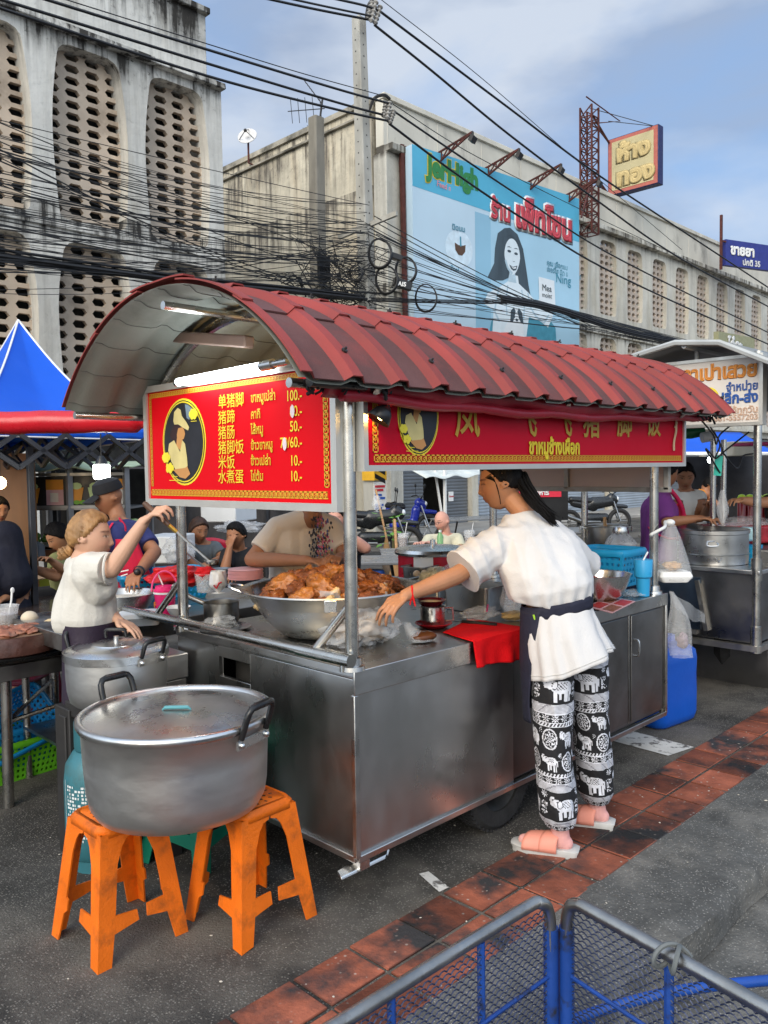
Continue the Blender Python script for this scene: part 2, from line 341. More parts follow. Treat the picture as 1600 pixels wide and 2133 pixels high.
W3 = wallmat('streaked_side_wall', (.66, .60, .47), (.13, .115, .095), ((10.9, 2.2), (8.6, 1.2)), (.60, .50, .35))
BLOCK = M('clay_breeze_block', (.53, .435, .34), .9, 0, .18, 1.2, .5, 25, (.16, .12, .09), (.55, .8), .8)
BLOCKG = M('pale_breeze_block', (.50, .42, .35), .9, 0, .18, 1.2, .5, 25, (.18, .15, .12), (.55, .8), .8)
FY = 14.5
def opening(z0, z1, wt, wm, wb, r=.2):
    """outline of a barrel-shaped opening: list of (u, z, outer_u, outer_z) counted round; half widths at top, middle, bottom"""
    H = z1-z0
    def hw(z):
        t = (z-z0)/H
        w = wb+(wm-wb)*math.sin(min(1, t/.5)*pi/2) if t < .5 else wt+(wm-wt)*math.sin(min(1, (1-t)/.5)*pi/2)
        d = max(0, z-(z1-r)); w -= r-math.sqrt(max(0, r*r-d*d))
        d = max(0, (z0+r*.6)-z); w -= .6*(r-math.sqrt(max(0, r*r-(d/.6)**2)))
        return w
    zs = [z0+H*t for t in (0, .01, .03, .06, .12, .22, .34, .46, .56, .68, .8, .88, .93, .96, .985, 1)]
    right = [(hw(z), z) for z in zs]; left = [(-w, z) for w, z in right[::-1]]
    return right, left
def facade_bay(g, cx, W, p0, p1, op, y0, dep):
    """one bay of the concrete frame: panel W wide from p0 to p1 with the barrel opening cut through and a deep reveal"""
    right, left = op; n = len(right)
    ring = [(cx+u, z) for u, z in right+left]
    out = [(cx+W/2, p0+(p1-p0)*i/(n-1)) for i in range(n)] + [(cx-W/2, p1-(p1-p0)*i/(n-1)) for i in range(n)]
    N = 2*n; vs = [(x, y0, z) for x, z in out]+[(x, y0, z) for x, z in ring]+[(x, y0+dep, z) for x, z in ring]
    fs = [(i, (i+1) % N, N+(i+1) % N, N+i) for i in range(N)]+[(N+i, N+(i+1) % N, 2*N+(i+1) % N, 2*N+i) for i in range(N)]
    g.add(vs, fs)
def screen(g, w, h, nx, nz, y, th, hw=.37, hh=.32):
    """pierced screen: nx x nz blocks with elongated hexagonal holes, real thickness"""
    cw, ch = w/nx, h/nz
    for i in range(nx):
        for j in range(nz):
            cx, cz = -w/2+(i+.5)*cw, (j+.5)*ch
            O = [(cx+a*cw/2, cz+b*ch/2) for a, b in ((1, -1), (1, 0), (1, 1), (-1, 1), (-1, 0), (-1, -1))]
            Hh = [(cx+a*cw, cz+b*ch) for a, b in ((hw*.62, -hh), (hw, 0), (hw*.62, hh), (-hw*.62, hh), (-hw, 0), (-hw*.62, -hh))]
            vs = [(x, y, z) for x, z in O]+[(x, y, z) for x, z in Hh]+[(x, y+th, z) for x, z in Hh]
            fs = [(k, (k+1) % 6, 6+(k+1) % 6, 6+k) for k in range(6)]+[(6+k, 6+(k+1) % 6, 12+(k+1) % 6, 12+k) for k in range(6)]
            g.add(vs, fs)
def make_building(name, label, x0, x1, centres, pitch, wm, bm, nx, dep, ybk, rows):
    b = thing(name, label, 'building', ((x0+x1)/2, FY, 0))
    g = G(); lo, hi = centres[0]-pitch/2, centres[-1]+pitch/2
    for c in centres:
        for (z0, z1, p0, p1, wt, wmid, wb) in rows: facade_bay(g, c, pitch, p0, p1, opening(z0, z1, wt, wmid, wb), FY, dep)
    if lo > x0: g.bx((x0, FY, 3.0), (lo, FY+dep, 9.4))
    if x1 > hi: g.bx((hi, FY, 3.0), (x1, FY+dep, 9.4))
    g.o('facade_frame', wm, b, ang=30)
    for c in centres:
        for r, (z0, z1, p0, p1, wt, wmid, wb) in enumerate(rows):
            key = (label, r)
            if key not in SCR:
                q = G(); screen(q, wmid*2+.12, z1-z0+.1, nx, int((z1-z0)/.2), dep-.12, .1)
                SCR[key] = q
            q = G(); q.v = [(x+c, y+FY, z+z0-.05) for x, y, z in SCR[key].v]; q.f = SCR[key].f; q.m = SCR[key].m
            o = None
            if key in SCRM:
                o = bpy.data.objects.new('breeze_screen', SCRM[key][0]); COL.objects.link(o); o.parent = b; o.location = (c-SCRM[key][1], 0, 0)
            else:
                o = q.o('breeze_screen', bm, b, ang=25); SCRM[key] = (o.data, c)
    return b
SCR, SCRM = {}, {}
UP = (6.12, 9.22, 5.95, 9.4, .56, .72, .63); LOW = (3.15, 5.74, 3.0, 5.95, .56, .72, .66)
bl = make_building('concrete_building', 'mould-stained concrete building at upper left with clay breeze-block windows between white piers', -4, 9.92,
    [7.08-1.8*k for k in range(4, -2, -1)], 1.8, W1, BLOCK, 4, .42, 15.5, (UP, LOW))
g = G(); g.bx((-4, FY+.1, 9.5), (9.66, FY+.4, 10.93)); g.bx((-4, FY-.02, 10.85), (9.7, FY+.44, 10.97)); g.o('parapet', W1, bl, bev=.015)
g = G(); g.prism([(-4, FY-.18, 9.38), (-4, FY+.3, 9.38), (-4, FY+.3, 9.62), (-4, FY-.16, 9.5)], (13.93, 0, 0)); g.bx((-4, FY-.05, 5.93), (9.93, FY+.02, 6.02)); g.o('ledge', W1, bl, bev=.015)
g = G(); g.bx((9.6, FY+.42, 3), (9.9, 26, 9.4)); g.bx((-4, FY+.44, 9.3), (9.6, 26, 9.5)); g.bx((9.4, FY+.5, 9.5), (9.62, 26, 10.9)); g.o('side_wall', W1, bl)
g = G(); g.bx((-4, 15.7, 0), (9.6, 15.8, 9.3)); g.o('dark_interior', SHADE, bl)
g = G(); g.bx((-4, FY+.05, 2.6), (9.9, FY+.3, 3.0)); g.bx((9.5, FY+.03, 0), (9.9, FY+.3, 2.6)); g.bx((5.6, FY+.03, 0), (5.9, FY+.3, 2.6)); g.o('ground_floor_wall', W1, bl)
# right building
rcs = [25.5+1.886*k for k in range(-5, 20)]
UPR = (6.72, 9.22, 6.1, 9.45, .50, .58, .54); LOWR = (3.3, 5.95, 3.1, 6.1, .50, .58, .54)
br = make_building('concrete_building', 'long cream concrete building behind the billboard with rows of narrow breeze-block windows', 14.75, 61.5, rcs, 1.886, W2, BLOCKG, 4, .26, 15.5, (UPR, LOWR))
g = G(); g.bx((14.75, FY+.08, 9.62), (61.5, FY+.35, 10.75)); g.bx((14.72, FY+.0, 10.75), (61.5, FY+.45, 10.88))
for k in range(26): g.bx((14.9+k*1.886, FY+.072, 9.62), (14.93+k*1.886, FY+.09, 10.74))
g.o('parapet', M('grey_parapet', (.58, .55, .47), .9, 0, .15, .8, .3, 12, (.16, .15, .13), (.55, .75), .9, (1, 1, .5)), br, bev=.015)
g = G(); g.bx((14.75, FY-.22, 9.45), (61.5, FY+.35, 9.62)); g.bx((14.75, FY-.1, 6.02), (61.5, FY+.0, 6.14)); g.o('ledge', W2, br, bev=.02)
g = G(); g.bx((14.7, FY+.45, 0), (15.0, 30, 10.72)); g.o('side_wall', W3, br)
g = G(); g.bx((14.62, FY+.5, 10.72), (15.1, 30, 10.86)); g.bx((14.6, FY+.4, 10.45), (14.7, 30, 10.5)); g.o('wall_coping', M('mossy_coping', (.34, .31, .25), .9, 0, .3, 1, .3, 10, (.08, .075, .06), (.45, .65), 1.5), br)
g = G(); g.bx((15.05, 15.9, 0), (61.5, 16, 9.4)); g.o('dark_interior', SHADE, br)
g = G(); g.bx((14.72, FY-.03, 0), (15.2, FY+.42, 9.45)); g.bx((15.25, FY+.02, 2.75), (61.5, FY+.3, 3.1))
for k in range(12): g.bx((18.0+k*3.77, FY-.02, 0), (18.3+k*3.77, FY+.3, 2.75))
g.o('pier', W2, br, bev=.02)
g = G(); g.bx((15.0, FY-.3, 3.0), (61.5, FY+.0, 3.1)); g.o('canopy_slab', W2, br)
SHUT = M('grey_roller_shutter', (.17, .18, .19), .55, .5, .12, 2, rv=.05); SHUTL = M('blue_grey_shutter', (.36, .40, .44), .5, .4, .1, 2)
def shutter(x0, x1, mat, b):
    g = G(); n = 30
    pr = [(0, 0), (.35, -.012), (.65, -.012), (1, 0)]
    pts = [(z0, y) for k in range(n) for z0, y in ((2.7*(k+a)/n, b_) for a, b_ in pr[:3])]+[(2.7, 0)]
    vs = [(x, FY+.12+y, z) for x in (x0, x1) for z, y in pts]; N = len(pts)
    g.add(vs, [(i, i+1, N+i+1, N+i) for i in range(N-1)]); return g.o('roller_shutter', mat, b, flat=True)
for k, (a, c_, m_) in enumerate([(15.25, 16.1, SHUT), (16.9, 17.95, SHUT), (18.35, 21.7, SHUTL), (22.1, 25.45, SHUTL), (25.9, 29.2, SHUTL), (29.7, 33, SHUT), (33.4, 36.7, SHUTL), (37.2, 40.6, SHUT)]): shutter(a, c_, m_, br)
g = G(); g.bx((-4, 15.2, 0), (9.6, 15.25, 2.7)); g.o('shop_shade_sheet', SHADE, bl)  # near-black sheet: the shade inside the open shops put into its colour
# rear neighbour seen down the alley is hidden; the alley floor is the road sheet

# ---------------------------------------------------------------- poles, dish, aerials
PCONC = M('pole_concrete', (.42, .41, .37), .85, 0, .14, 2, .3, 40, (.16, .15, .13), (.5, .8), 1.4, (1, 1, .35))
PCOND = M('dark_pole_concrete', (.23, .215, .18), .85, 0, .18, 2, .3, 40, (.10, .09, .08), (.5, .8), 1.4, (1, 1, .35))
pb_ = (12.66, 13.0)
pole = thing('utility_pole', 'tall pale square concrete utility pole with punched holes, carrying the insulators', 'utility pole', (12.66, 13, 0))
g = G()
def sq(c, w, z): return [(c[0]+a*w/2, c[1]+b*w/2, z) for a, b in ((-1, -.8), (-.8, -1), (.8, -1), (1, -.8), (1, .8), (.8, 1), (-.8, 1), (-1, .8))]
g.loft([sq((12.70-.022*z, 13.0), .36-.011*z, z) for z in (0, 3, 6, 9, 11.2)]); g.o('shaft', PCONC, pole)
g = G()
for k in range(34):
    z = 3.2+k*.235
    g.cyl((12.70-.022*z-.5*(.36-.011*z)-.004, 13.0, z), (12.70-.022*z-.3*(.36-.011*z), 13, z), .017, 8); g.cyl((12.70-.022*z, 13.0-.5*(.36-.011*z)-.004, z-.1), (12.70-.022*z, 13, z-.1), .017, 8)
g.o('bolt_hole', IRON, pole)
g = G(); a_, b_ = (11.604, 13, 6.26), (12.94, 12.72, 7.023); g.beam((12.45, 13.75, 6.75), (12.72, 12.2, 6.98), .07, .1); g.o('cross_arm', PCONC, pole)
for q in ([(12.563, 12.9, 11.173), (12.559, 12.8, 11.451), (12.708, 12.7, 11.647)], [(12.608, 12.9, 9.278), (12.69, 12.8, 9.543), (12.885, 12.7, 9.641), (13.062, 12.7, 9.614)]): g = G(); g.tube(smoothpath(q), .035, 6); g.o('bracket_arm', IRON, pole)
PORC = M('grey_porcelain', (.33, .32, .30), .35, 0, .2, 12)
for (a, b_) in (((12.592, 12.6, 11.462), (12.411, 12.6, 10.942)), ((12.576, 12.7, 11.477), (12.426, 12.7, 11.065)), ((12.72, 12.6, 11.412), (12.524, 12.6, 10.944)), ((12.958, 12.6, 9.489), (12.861, 12.6, 9.076)), ((12.941, 12.7, 9.496), (12.86, 12.7, 9.147)), ((13.089, 12.6, 9.345), (12.934, 12.6, 9.016))):
    g = G(); a, b_ = V(a), V(b_); L_ = (b_-a).length; pr = [(.001, 0)]
    for k in range(5): pr += [(.03, L_*k/5), (.06, L_*(k+.3)/5), (.06, L_*(k+.45)/5), (.03, L_*(k+.7)/5)]
    pr += [(.001, L_)]; g.lathe(pr, a, 12, axis=b_-a); g.o('insulator', PORC, pole)
POST1 = M('yellow_sign_paint', (.75, .42, .03), .6); 
g = G(); g.bx((12.43, 12.72, 1.32), (12.455, 13.1, 1.95)); g.bx((12.46, 12.80, 1.32), (12.9, 12.815, 1.95)); hz = g.o('hazard_plate', POST1, pole)
g = G()
for k in range(4):
    z = 1.28+k*.19; g.prism([(12.47, 12.794, z+.12), (12.47, 12.794, z+.22), (12.85, 12.794, z+.06), (12.85, 12.794, z-.04)], (0, .004, 0))
g.o('hazard_stripe', BLACKP, hz)
g = G(); g.bx((12.50, 12.80, .55), (12.88, 12.812, 1.28)); fl = g.o('flyer', WHITEP, pole)
g = G()
for k, (z, c) in enumerate(((1.16, 1), (1.08, 1), (.97, 0), (.9, 0), (.75, 0), (.68, 0))): g.bx((12.53, 12.79, z), (12.53+.3-(k % 3)*.05, 12.797, z+.05), mi=c)
g.o('flyer_print', [M('flyer_blue', (.03, .10, .42)), M('flyer_red', (.55, .03, .05))], fl)
pole2 = thing('utility_pole', 'short dark concrete pole wrapped in cables, left of the taller pale pole', 'utility pole', (11.7, 13.6, 0))
g = G(); g.loft([sq((11.66+.006*z, 13.6), .30-.004*z, z) for z in (0, 3, 6, 9.1)]); g.o('shaft', PCOND, pole2, bev=.01)
g = G(); g.box((11.7, 13.42, 5.9), (.30, .08, .5)); g.o('splice_box', BLACKP, pole2)
g = G(); g.sph((11.85, 13.35, 4.7), (.18, .14, .12)); g.o('splice_box', BLACKP, pole2)
g = G(); g.sph((11.75, 13.3, 4.95), (.06, .05, .1)); g.o('green_cap', M('green_plastic', (.02, .28, .14), .4), pole2)
# satellite dish + aerial on the side wall
db = V((14.85, 19.839, 10.504)); dc = V((14.6, 20.01, 11.315))
ds = thing('satellite_dish', 'white mesh satellite dish on a thin mast above the alley wall', 'satellite dish', db)
g = G(); g.tube([db, (dc.x, dc.y, db.z+.1), (dc.x, dc.y, dc.z-.05)], .03, 6); g.o('mast', RUST, ds)
g = G(); ax = V((-.7, -.5, .45)); g.lathe([(.02, .0), (.12, .015), (.21, .045), (.29, .09)], dc, 24, axis=ax); g.o('bowl', M('dish_white', (.62, .61, .6), .5), ds, solid=.02)
g = G(); f_ = dc+ax.normalized()*.28; e = rot_to(ax)
for k in range(3): g.tube([dc+e@V((.26*math.cos(k*2.1+.6), .26*math.sin(k*2.1+.6), .08)), f_], .012, 5)
g.sph(f_, .05); g.o('feed_arm', IRON, ds)
ab = V((14.9, 17.287, 10.452))
an = thing('tv_aerial', 'spindly television aerial rods above the cream wall near the dark pole', 'aerial', ab)
g = G(); m0 = ab; m1 = V((14.9, 17.016, 11.578)); g.tube([m0, m1], .03, 6); g.o('mast', IRON, an)
for (p, q, n, l) in (((600, 232), (676, 226), 5, .35), ((632, 165), (672, 218), 9, .13), ((612, 284), (665, 252), 6, .1)):
    g = G(); p = V((14.9, 39.024, 23.049)) if 0 else p
    P0, P1 = [V(x) for x in (((14.9, 18.505, 11.703), (14.9, 16.945, 11.29)) if n == 5 else ((14.9, 17.804, 12.351), (14.9, 17.02, 11.415)) if n == 9 else ((14.9, 18.271, 10.944), (14.9, 17.17, 11.03)))]
    g.tube([P0, P1], .014, 5)
    for k in range(n):
        c = P0.lerp(P1, (k+.5)/n); d = V((0, .1, 1)) if n == 5 else V((.1, .6, .8)); g.tube([c-d*l, c+d*l], .009, 4)
    g.o('boom', IRON, an)

# ---------------------------------------------------------------- billboard
BB = M('billboard_skyblue', (.09, .42, .62), .55, 0, .06, .7); BBL = M('billboard_paleblue', (.50, .66, .78), .55, 0, .05, .5); BBM = M('billboard_midblue', (.27, .50, .66), .55, 0, .06, .5)
TL, TR = V((15.45, 14.05, 9.62)), V((23.0, 13.85, 9.92)); BLz = 5.0
A = V((15.214, 14.05, 9.61)); B_ = V((21.943, 13.45, 9.614))
ux = V((B_.x-A.x, B_.y-A.y, 0)).normalized(); bw = (V((B_.x, B_.y, 0))-V((A.x, A.y, 0))).length; nb = V((ux.y, -ux.x, 0))
bt = A.z; bh = bt-5.0; tz = (B_.z-A.z)/bw
def bp(u, v, d=0): return V((A.x, A.y, 0))+ux*(u*bw)+nb*d+V((0, 0, bt-v*bh+tz*u*bw*(1-v)))
board = thing('billboard', 'big sky-blue pet-food billboard with a smiling long-haired woman and a dog', 'billboard', (bp(.5, 1).x, bp(.5, 1).y, 0))
g = G(); g.loft([[bp(0, 1), bp(1, 1), bp(1, 1, -.25), bp(0, 1, -.25)], [bp(0, 0), bp(1, 0), bp(1, 0, -.25), bp(0, 0, -.25)]]); g.o('panel', BBL, board, flat=True)
g = G(); g.poly([bp(0, 0, .004), bp(1, 0, .004), bp(1, .28, .004), bp(0, .22, .004)]); g.poly([bp(.33, .265, .006), bp(.42, .27, .006), bp(.42, 1, .006), bp(.33, 1, .006)], 1); g.poly([bp(.42, .27, .005), bp(1, .28, .005), bp(1, 1, .005), bp(.42, 1, .005)], 2)
g.o('banner', [BB, BBM, M('billboard_blue3', (.36, .58, .73), .55, 0, .08, .4)], board, flat=True)
def WT(p): return (.548+(p[0]-.57)*1.15, .475+(p[1]-.525)*1.13)
def bpoly(name, pts, mat, d):
    if name in ('printed_hair', 'printed_body', 'printed_face'): pts = [WT(p) for p in pts]
    g = G(); g.poly([bp(u, v, d) for u, v in pts]); return g.o(name, mat, board, flat=True)
def ell(cu, cv, ru, rv, n=26, a0=0): return [(cu+ru*math.cos(2*pi*k/n+a0), cv+rv*math.sin(2*pi*k/n+a0)) for k in range(n)]
INK = M('print_dark', (.05, .075, .095), .6, 0, .25, 3, stretch=(1, 1, .2)); SKINB = M('print_face', (.66, .76, .82), .6, 0, .03); INKB = M('print_teal', (.06, .27, .38), .6); WHB = M('print_white', (.72, .78, .82), .6, 0, .03)
hair = [(.53, .385), (.56, .375), (.60, .40), (.63, .47), (.645, .56), (.66, .66), (.68, .76), (.66, .80), (.63, .79), (.615, .72), (.60, .66), (.55, .64), (.52, .66), (.47, .67), (.44, .66), (.475, .58), (.48, .5), (.495, .42)]
bpoly('printed_sofa', [(.40, .98), (.42, .88), (.48, .78), (.55, .74), (.66, .76), (.78, .80), (.83, .86), (.84, 1), (.40, 1)], INKB, .009)
bpoly('printed_hair', hair, INK, .012)
bpoly('printed_body', [(.50, .70), (.545, .66), (.56, .62), (.60, .62), (.605, .66), (.66, .70), (.70, .74), (.74, .70), (.77, .72), (.80, .80), (.77, .87), (.72, .84), (.66, .83), (.64, .98), (.46, .98), (.47, .82), (.42, .80), (.44, .74)], SKINB, .015)
bpoly('printed_face', [(.57+(.042 if a < pi else .042)*math.cos(a)*(1-.22*max(0, math.sin(a))), .525+.095*math.sin(a)) for a in [2*pi*k/30 for k in range(30)]], SKINB, .018)
bpoly('printed_hair', [(.525, .43), (.56, .415), (.585, .425), (.612, .46), (.60, .44), (.575, .395), (.545, .40)], INK, .020)
bpoly('printed_neck', [WT(p) for p in ((.557, .60), (.583, .60), (.592, .66), (.545, .66))], M('print_neck_shade', (.42, .56, .65), .6), .017)
g = G()
for (u, v, a, b_) in ((.553, .50, .010, .007), (.590, .505, .010, .007)): g.poly([bp(*WT((x, y)), .022) for x, y in ell(u, v, a, b_, 10)])
for u in (.553, .590): g.poly([bp(*WT((u-.014, .482)), .022), bp(*WT((u, .474)), .022), bp(*WT((u+.014, .48)), .022), bp(*WT((u, .479)), .022)])
g.poly([bp(*WT((.568, .545)), .022), bp(*WT((.578, .552)), .022), bp(*WT((.585, .546)), .022), bp(*WT((.577, .549)), .022)]); g.poly([bp(*WT((x, y)), .022) for x, y in ((.553, .57), (.572, .578), (.597, .566), (.59, .592), (.575, .598), (.562, .59))]); g.o('printed_features', INK, board, flat=True)
g = G(); g.poly([bp(*WT((x, y)), .026) for x, y in ((.56, .577), (.574, .582), (.591, .573), (.586, .585), (.574, .588))]); g.o('printed_smile', WHB, board, flat=True)
MIDB = M('print_mid_tone', (.40, .55, .65), .6, 0, .08, 2)
def bline(name, pts, w, mat, d):
    g = G(); P_ = [WT(p) for p in pts]
    for (a, c), (e, f) in zip(P_, P_[1:]):
        L_ = math.hypot((e-a)*bw, (f-c)*bh); nx, ny = -(f-c)*bh/L_*w/bw, (e-a)*bw/L_*w/bh; g.poly([bp(a-nx, c-ny, d), bp(e-nx, f-ny, d), bp(e+nx, f+ny, d), bp(a+nx, c+ny, d)])
    return g.o(name, mat, board, flat=True)
for nm, pts, w, m_ in (('printed_arm_line', [(.50, .70), (.485, .76), (.475, .83), (.50, .88)], .03, MIDB), ('printed_arm_line', [(.655, .70), (.665, .77), (.70, .82), (.745, .85), (.775, .80)], .03, MIDB), ('printed_fold', [(.545, .68), (.535, .76), (.54, .84)], .025, MIDB), ('printed_fold', [(.62, .69), (.635, .77), (.63, .85)], .025, MIDB), ('printed_cheek', [(.533, .55), (.545, .59), (.57, .615)], .035, MIDB)): bline(nm, pts, w, m_, .019 if 'cheek' in nm else .0165)
bpoly('printed_dog', [(.47, 1), (.50, .90), (.53, .84), (.55, .78), (.585, .78), (.61, .84), (.615, .9), (.62, 1)], WHB, .026)
g = G()
for pts in ([(.535, .80), (.555, .775), (.565, .80), (.55, .86), (.53, .87)], [(.605, .80), (.585, .775), (.575, .80), (.595, .86), (.615, .87)], ell(.572, .85, .008, .009, 10), ell(.556, .835, .005, .006, 8), ell(.588, .835, .005, .006, 8)): g.poly([bp(u, v, .03) for u, v in pts])
g.o('printed_dog_marks', INK, board, flat=True)
bpoly('printed_packet', [(.715, .56), (.82, .565), (.83, .76), (.72, .755)], WHB, .022); bpoly('printed_swirl', ell(.24, .5, .075, .105), M('print_pale', (.60, .74, .84), .6), .008)
bpoly('printed_coconut', [(.215, .47), (.235, .48), (.26, .478), (.275, .47), (.272, .51), (.255, .535), (.235, .535), (.218, .51)], M('print_brown', (.10, .055, .035), .7), .014); bpoly('printed_pour', [(.243, .43), (.25, .43), (.252, .485), (.243, .485)], INKB, .016)
GRN = M('logo_green', (.03, .22, .06), .5); YEL = M('logo_yellow', (.68, .55, .06), .5); REDL = M('lettering_red', (.55, .06, .08), .5); PINK = M('logo_pink', (.7, .30, .36), .5)
def btext(body, nm, mat, u, v, size, d, bold, tilt=0, sx=1): text(body, nm, mat, board, bp(u, v, d), ux-V((0, 0, tilt)), V((0, 0, 1)), size, bold, sx=sx)
btext('JerHigh', 'logo_letters', GRN, .075, .135, .72, .03, .075, .02, .86); btext('JerHigh', 'logo_outline', YEL, .075, .135, .72, .015, .115, .02, .86); btext('Feed me Love', 'slogan', PINK, .12, .185, .2, .03, .04, .1)
btext('ร้าน', 'shop_name', REDL, .42, .272, .66, .04, .06, .02, .8); btext('เพ็ทโซน', 'shop_name', REDL, .565, .285, .95, .04, .07, .0, .88); btext('ร้าน', 'shop_name_outline', WHB, .42, .272, .66, .02, .13, .02, .8); btext('เพ็ทโซน', 'shop_name_outline', WHB, .565, .285, .95, .02, .13, 0, .88)
btext('นิดนม', 'small_print', INKB, .20, .40, .2, .02, .03); btext('Prebiotic', 'small_print', INKB, .19, .63, .2, .02, .03, .12); btext('Mea', 'packet_print', INK, .735, .64, .26, .035, .03); btext('moist', 'packet_print', INK, .735, .68, .2, .035, .02)
btext('คุณ เลือกแบบอร่อย', 'small_print', INKB, .77, .475, .2, .02, .025, .03); btext('เจอร์ไฮ มีท แอส มิลค์', 'small_print', INKB, .77, .515, .2, .02, .025, .03); btext('Ning', 'signature', INKB, .83, .57, .38, .02, .02)
g = G()
for u in (.0, 1.): g.beam(bp(u, 0, -.3)+V((-.08, 0, .05)), V((bp(u, 0).x-.08, bp(u, 0).y+.2, 3)), .1)
g.beam(bp(0, 0, -.3), bp(1, 0, -.3), .08); g.o('steel_frame', RUST, board)
for k, u in enumerate((.14, .40, .66, .92)):
    b0 = bp(u, 0, -.2); b1 = b0+V((.15, -1.15, .30)); g = G(); lo_ = b0+V((0, 0, -.28))
    g.tube([b0, b1], .03, 5); g.tube([lo_, b1], .03, 5)
    for q in range(1, 5): a = b0.lerp(b1, q/5); c = lo_.lerp(b1, q/5); g.tube([a, c], .02, 4); g.tube([c, b0.lerp(b1, (q+1)/5)], .02, 4)
    t_ = g.o('truss_arm', RUST, board); g = G(); g.box(b1+V((.0, 0, -.18)), (.26, .1, .15), rz=.3, rx=.5); g.tube([b1, b1+V((0, 0, -.14))], .03, 5); g.o('floodlight', IRON, t_)
# ---------------------------------------------------------------- gold-shop sign on lattice mast
mb = V((23.968, 14.3, 9.711)); mtz = (23.978, 14.3, 13.152)[2]
mast = thing('lattice_mast', 'rusty lattice mast on the ledge that carries the faded yellow sign', 'mast', (mb.x, 14.3, mb.z-.6))
g = G(); cs = [V((mb.x+a*.21, 14.3+b*.21, 0)) for a, b in ((-1, -1), (1, -1), (1, 1), (-1, 1))]
z0, z1 = mb.z-.6, mtz
for c in cs: g.beam(c+V((0, 0, z0)), c+V((0, 0, z1)), .05)
for k in range(12):
    za = z0+(z1-z0)*k/12; zb_ = z0+(z1-z0)*(k+1)/12
    for q in range(4): a, b_ = cs[q], cs[(q+1) % 4]; g.tube([a+V((0, 0, za)), b_+V((0, 0, zb_))], .022, 4); g.tube([a+V((0, 0, za)), b_+V((0, 0, za))], .022, 4)
g.tube([(mb.x, 14.3, z1-.5), (mb.x+.9, 13.7, z1-.35), (mb.x-.2, 14.3, z1+.3)], .025, 4); g.tube([(mb.x, 14.2, z1-2.2), (mb.x-2.3, 13.2, z1-4.2)], .03, 4); g.o('lattice', RUST, mast)
sx_ = mb.x+.25; ya, yb = (27, 15.384, 13.123)[1], (27, 13.466, 13.219)[1]
s1, s2, s3, s4 = V((26.6, 15.137, 13.046)), V((26.6, 13.232, 13.115)), V((26.6, 13.226, 11.128)), V((26.6, 15.138, 11.095))
gs = thing('projecting_sign', 'faded yellow gold-shop sign with red border projecting from the lattice mast', 'sign', ((s1.x+s3.x)/2, (s1.y+s3.y)/2, s3.z))
yA, yB, zt, zb_ = s1.y, s2.y, (s1.z+s2.z)/2, (s3.z+s4.z)/2
NAVY = M('navy_sign_side', (.015, .018, .09), .5); GOLDB = M('faded_beige_board', (.50, .43, .24), .7, 0, .1, 1.2); GOLDT = M('faded_gold_letter', (.55, .42, .19), .7, 0, .1); REDB = M('faded_red_border', (.42, .12, .09), .7)
g = G(); g.bx((26.6, yA, zb_), (26.95, yB, zt)); g.o('box', NAVY, gs, bev=.02)
g = G(); g.bx((26.59, yA-.03, zb_+.03), (26.6, yB+.03, zt-.03)); g.bx((26.58, yA-.17, zb_+.15), (26.59, yB+.17, zt-.15), mi=1); g.o('face', [REDB, GOLDB], gs, flat=True)
for tx, zz in (('ห้าง', .56), ('ทอง', .14)): text(tx, 'gold_letters', GOLDT, gs, (26.57, yA-.35, zb_+(zt-zb_)*zz), (0, -1, 0), (0, 0, 1), (zt-zb_)*.36, .12, sx=1.15)
for z in (zt-.1, zb_+.05): g = G(); g.tube([(mb.x+.2, 14.3, z), (26.75, yA, z)], .04, 5); g.tube([(mb.x+.2, 14.3, z-.2), (26.75, yA, z)], .025, 5); g.o('bracket', RUST, gs)
g = G(); g.tube([(mb.x, 14.3, z1), (26.7, yB+.2, zt)], .012, 4); g.tube([(mb.x+.5, 13.9, z1-.4), (26.7, yB+.2, zt)], .012, 4); g.o('guy_wire', IRON, gs)
# dark blue sign at the right edge
q1, q2, q3 = V((32.578, 13.4, 10.39)), V((34.768, 12.6, 10.939)), V((32.595, 13.4, 9.391))
b2 = thing('projecting_sign', 'dark blue shop sign with white lettering at the right edge below the parapet', 'sign', (q1.x, q1.y, q3.z))
def q_(u, v, d=0):
    e = V((q2.x-q1.x, q2.y-q1.y, 0)); e = e.normalized(); n = V((e.y, -e.x, 0))
    return V((q1.x, q1.y, q1.z))+e*u+V((0, 0, -v*(q1.z-q3.z)))+n*d
g = G(); g.loft([[q_(0, 1), q_(4, 1), q_(4, 1, -.2), q_(0, 1, -.2)], [q_(0, 0), q_(4, 0), q_(4, 0, -.2), q_(0, 0, -.2)]]); g.o('box', M('royal_blue_board', (.02, .03, .20), .5), b2, flat=True)
e_ = (q_(1, 0)-q_(0, 0)); hh_ = q1.z-q3.z; text('ขายยา', 'shop_letters', WHITEP, b2, q_(.25, .55, .02), e_, (0, 0, 1), hh_*.52, .07); text('ปกติ 35', 'shop_letters', WHITEP, b2, q_(.9, .92, .02), e_, (0, 0, 1), hh_*.32, .04)
g = G(); g.beam(q_(-.25, -.9), q_(-.25, 1.2), .09); g.beam(q_(-.25, .1), q_(0, .1), .06); g.beam(q_(2.5, -.9), q_(2.5, 0), .12); g.o('frame_post', RUST, b2)
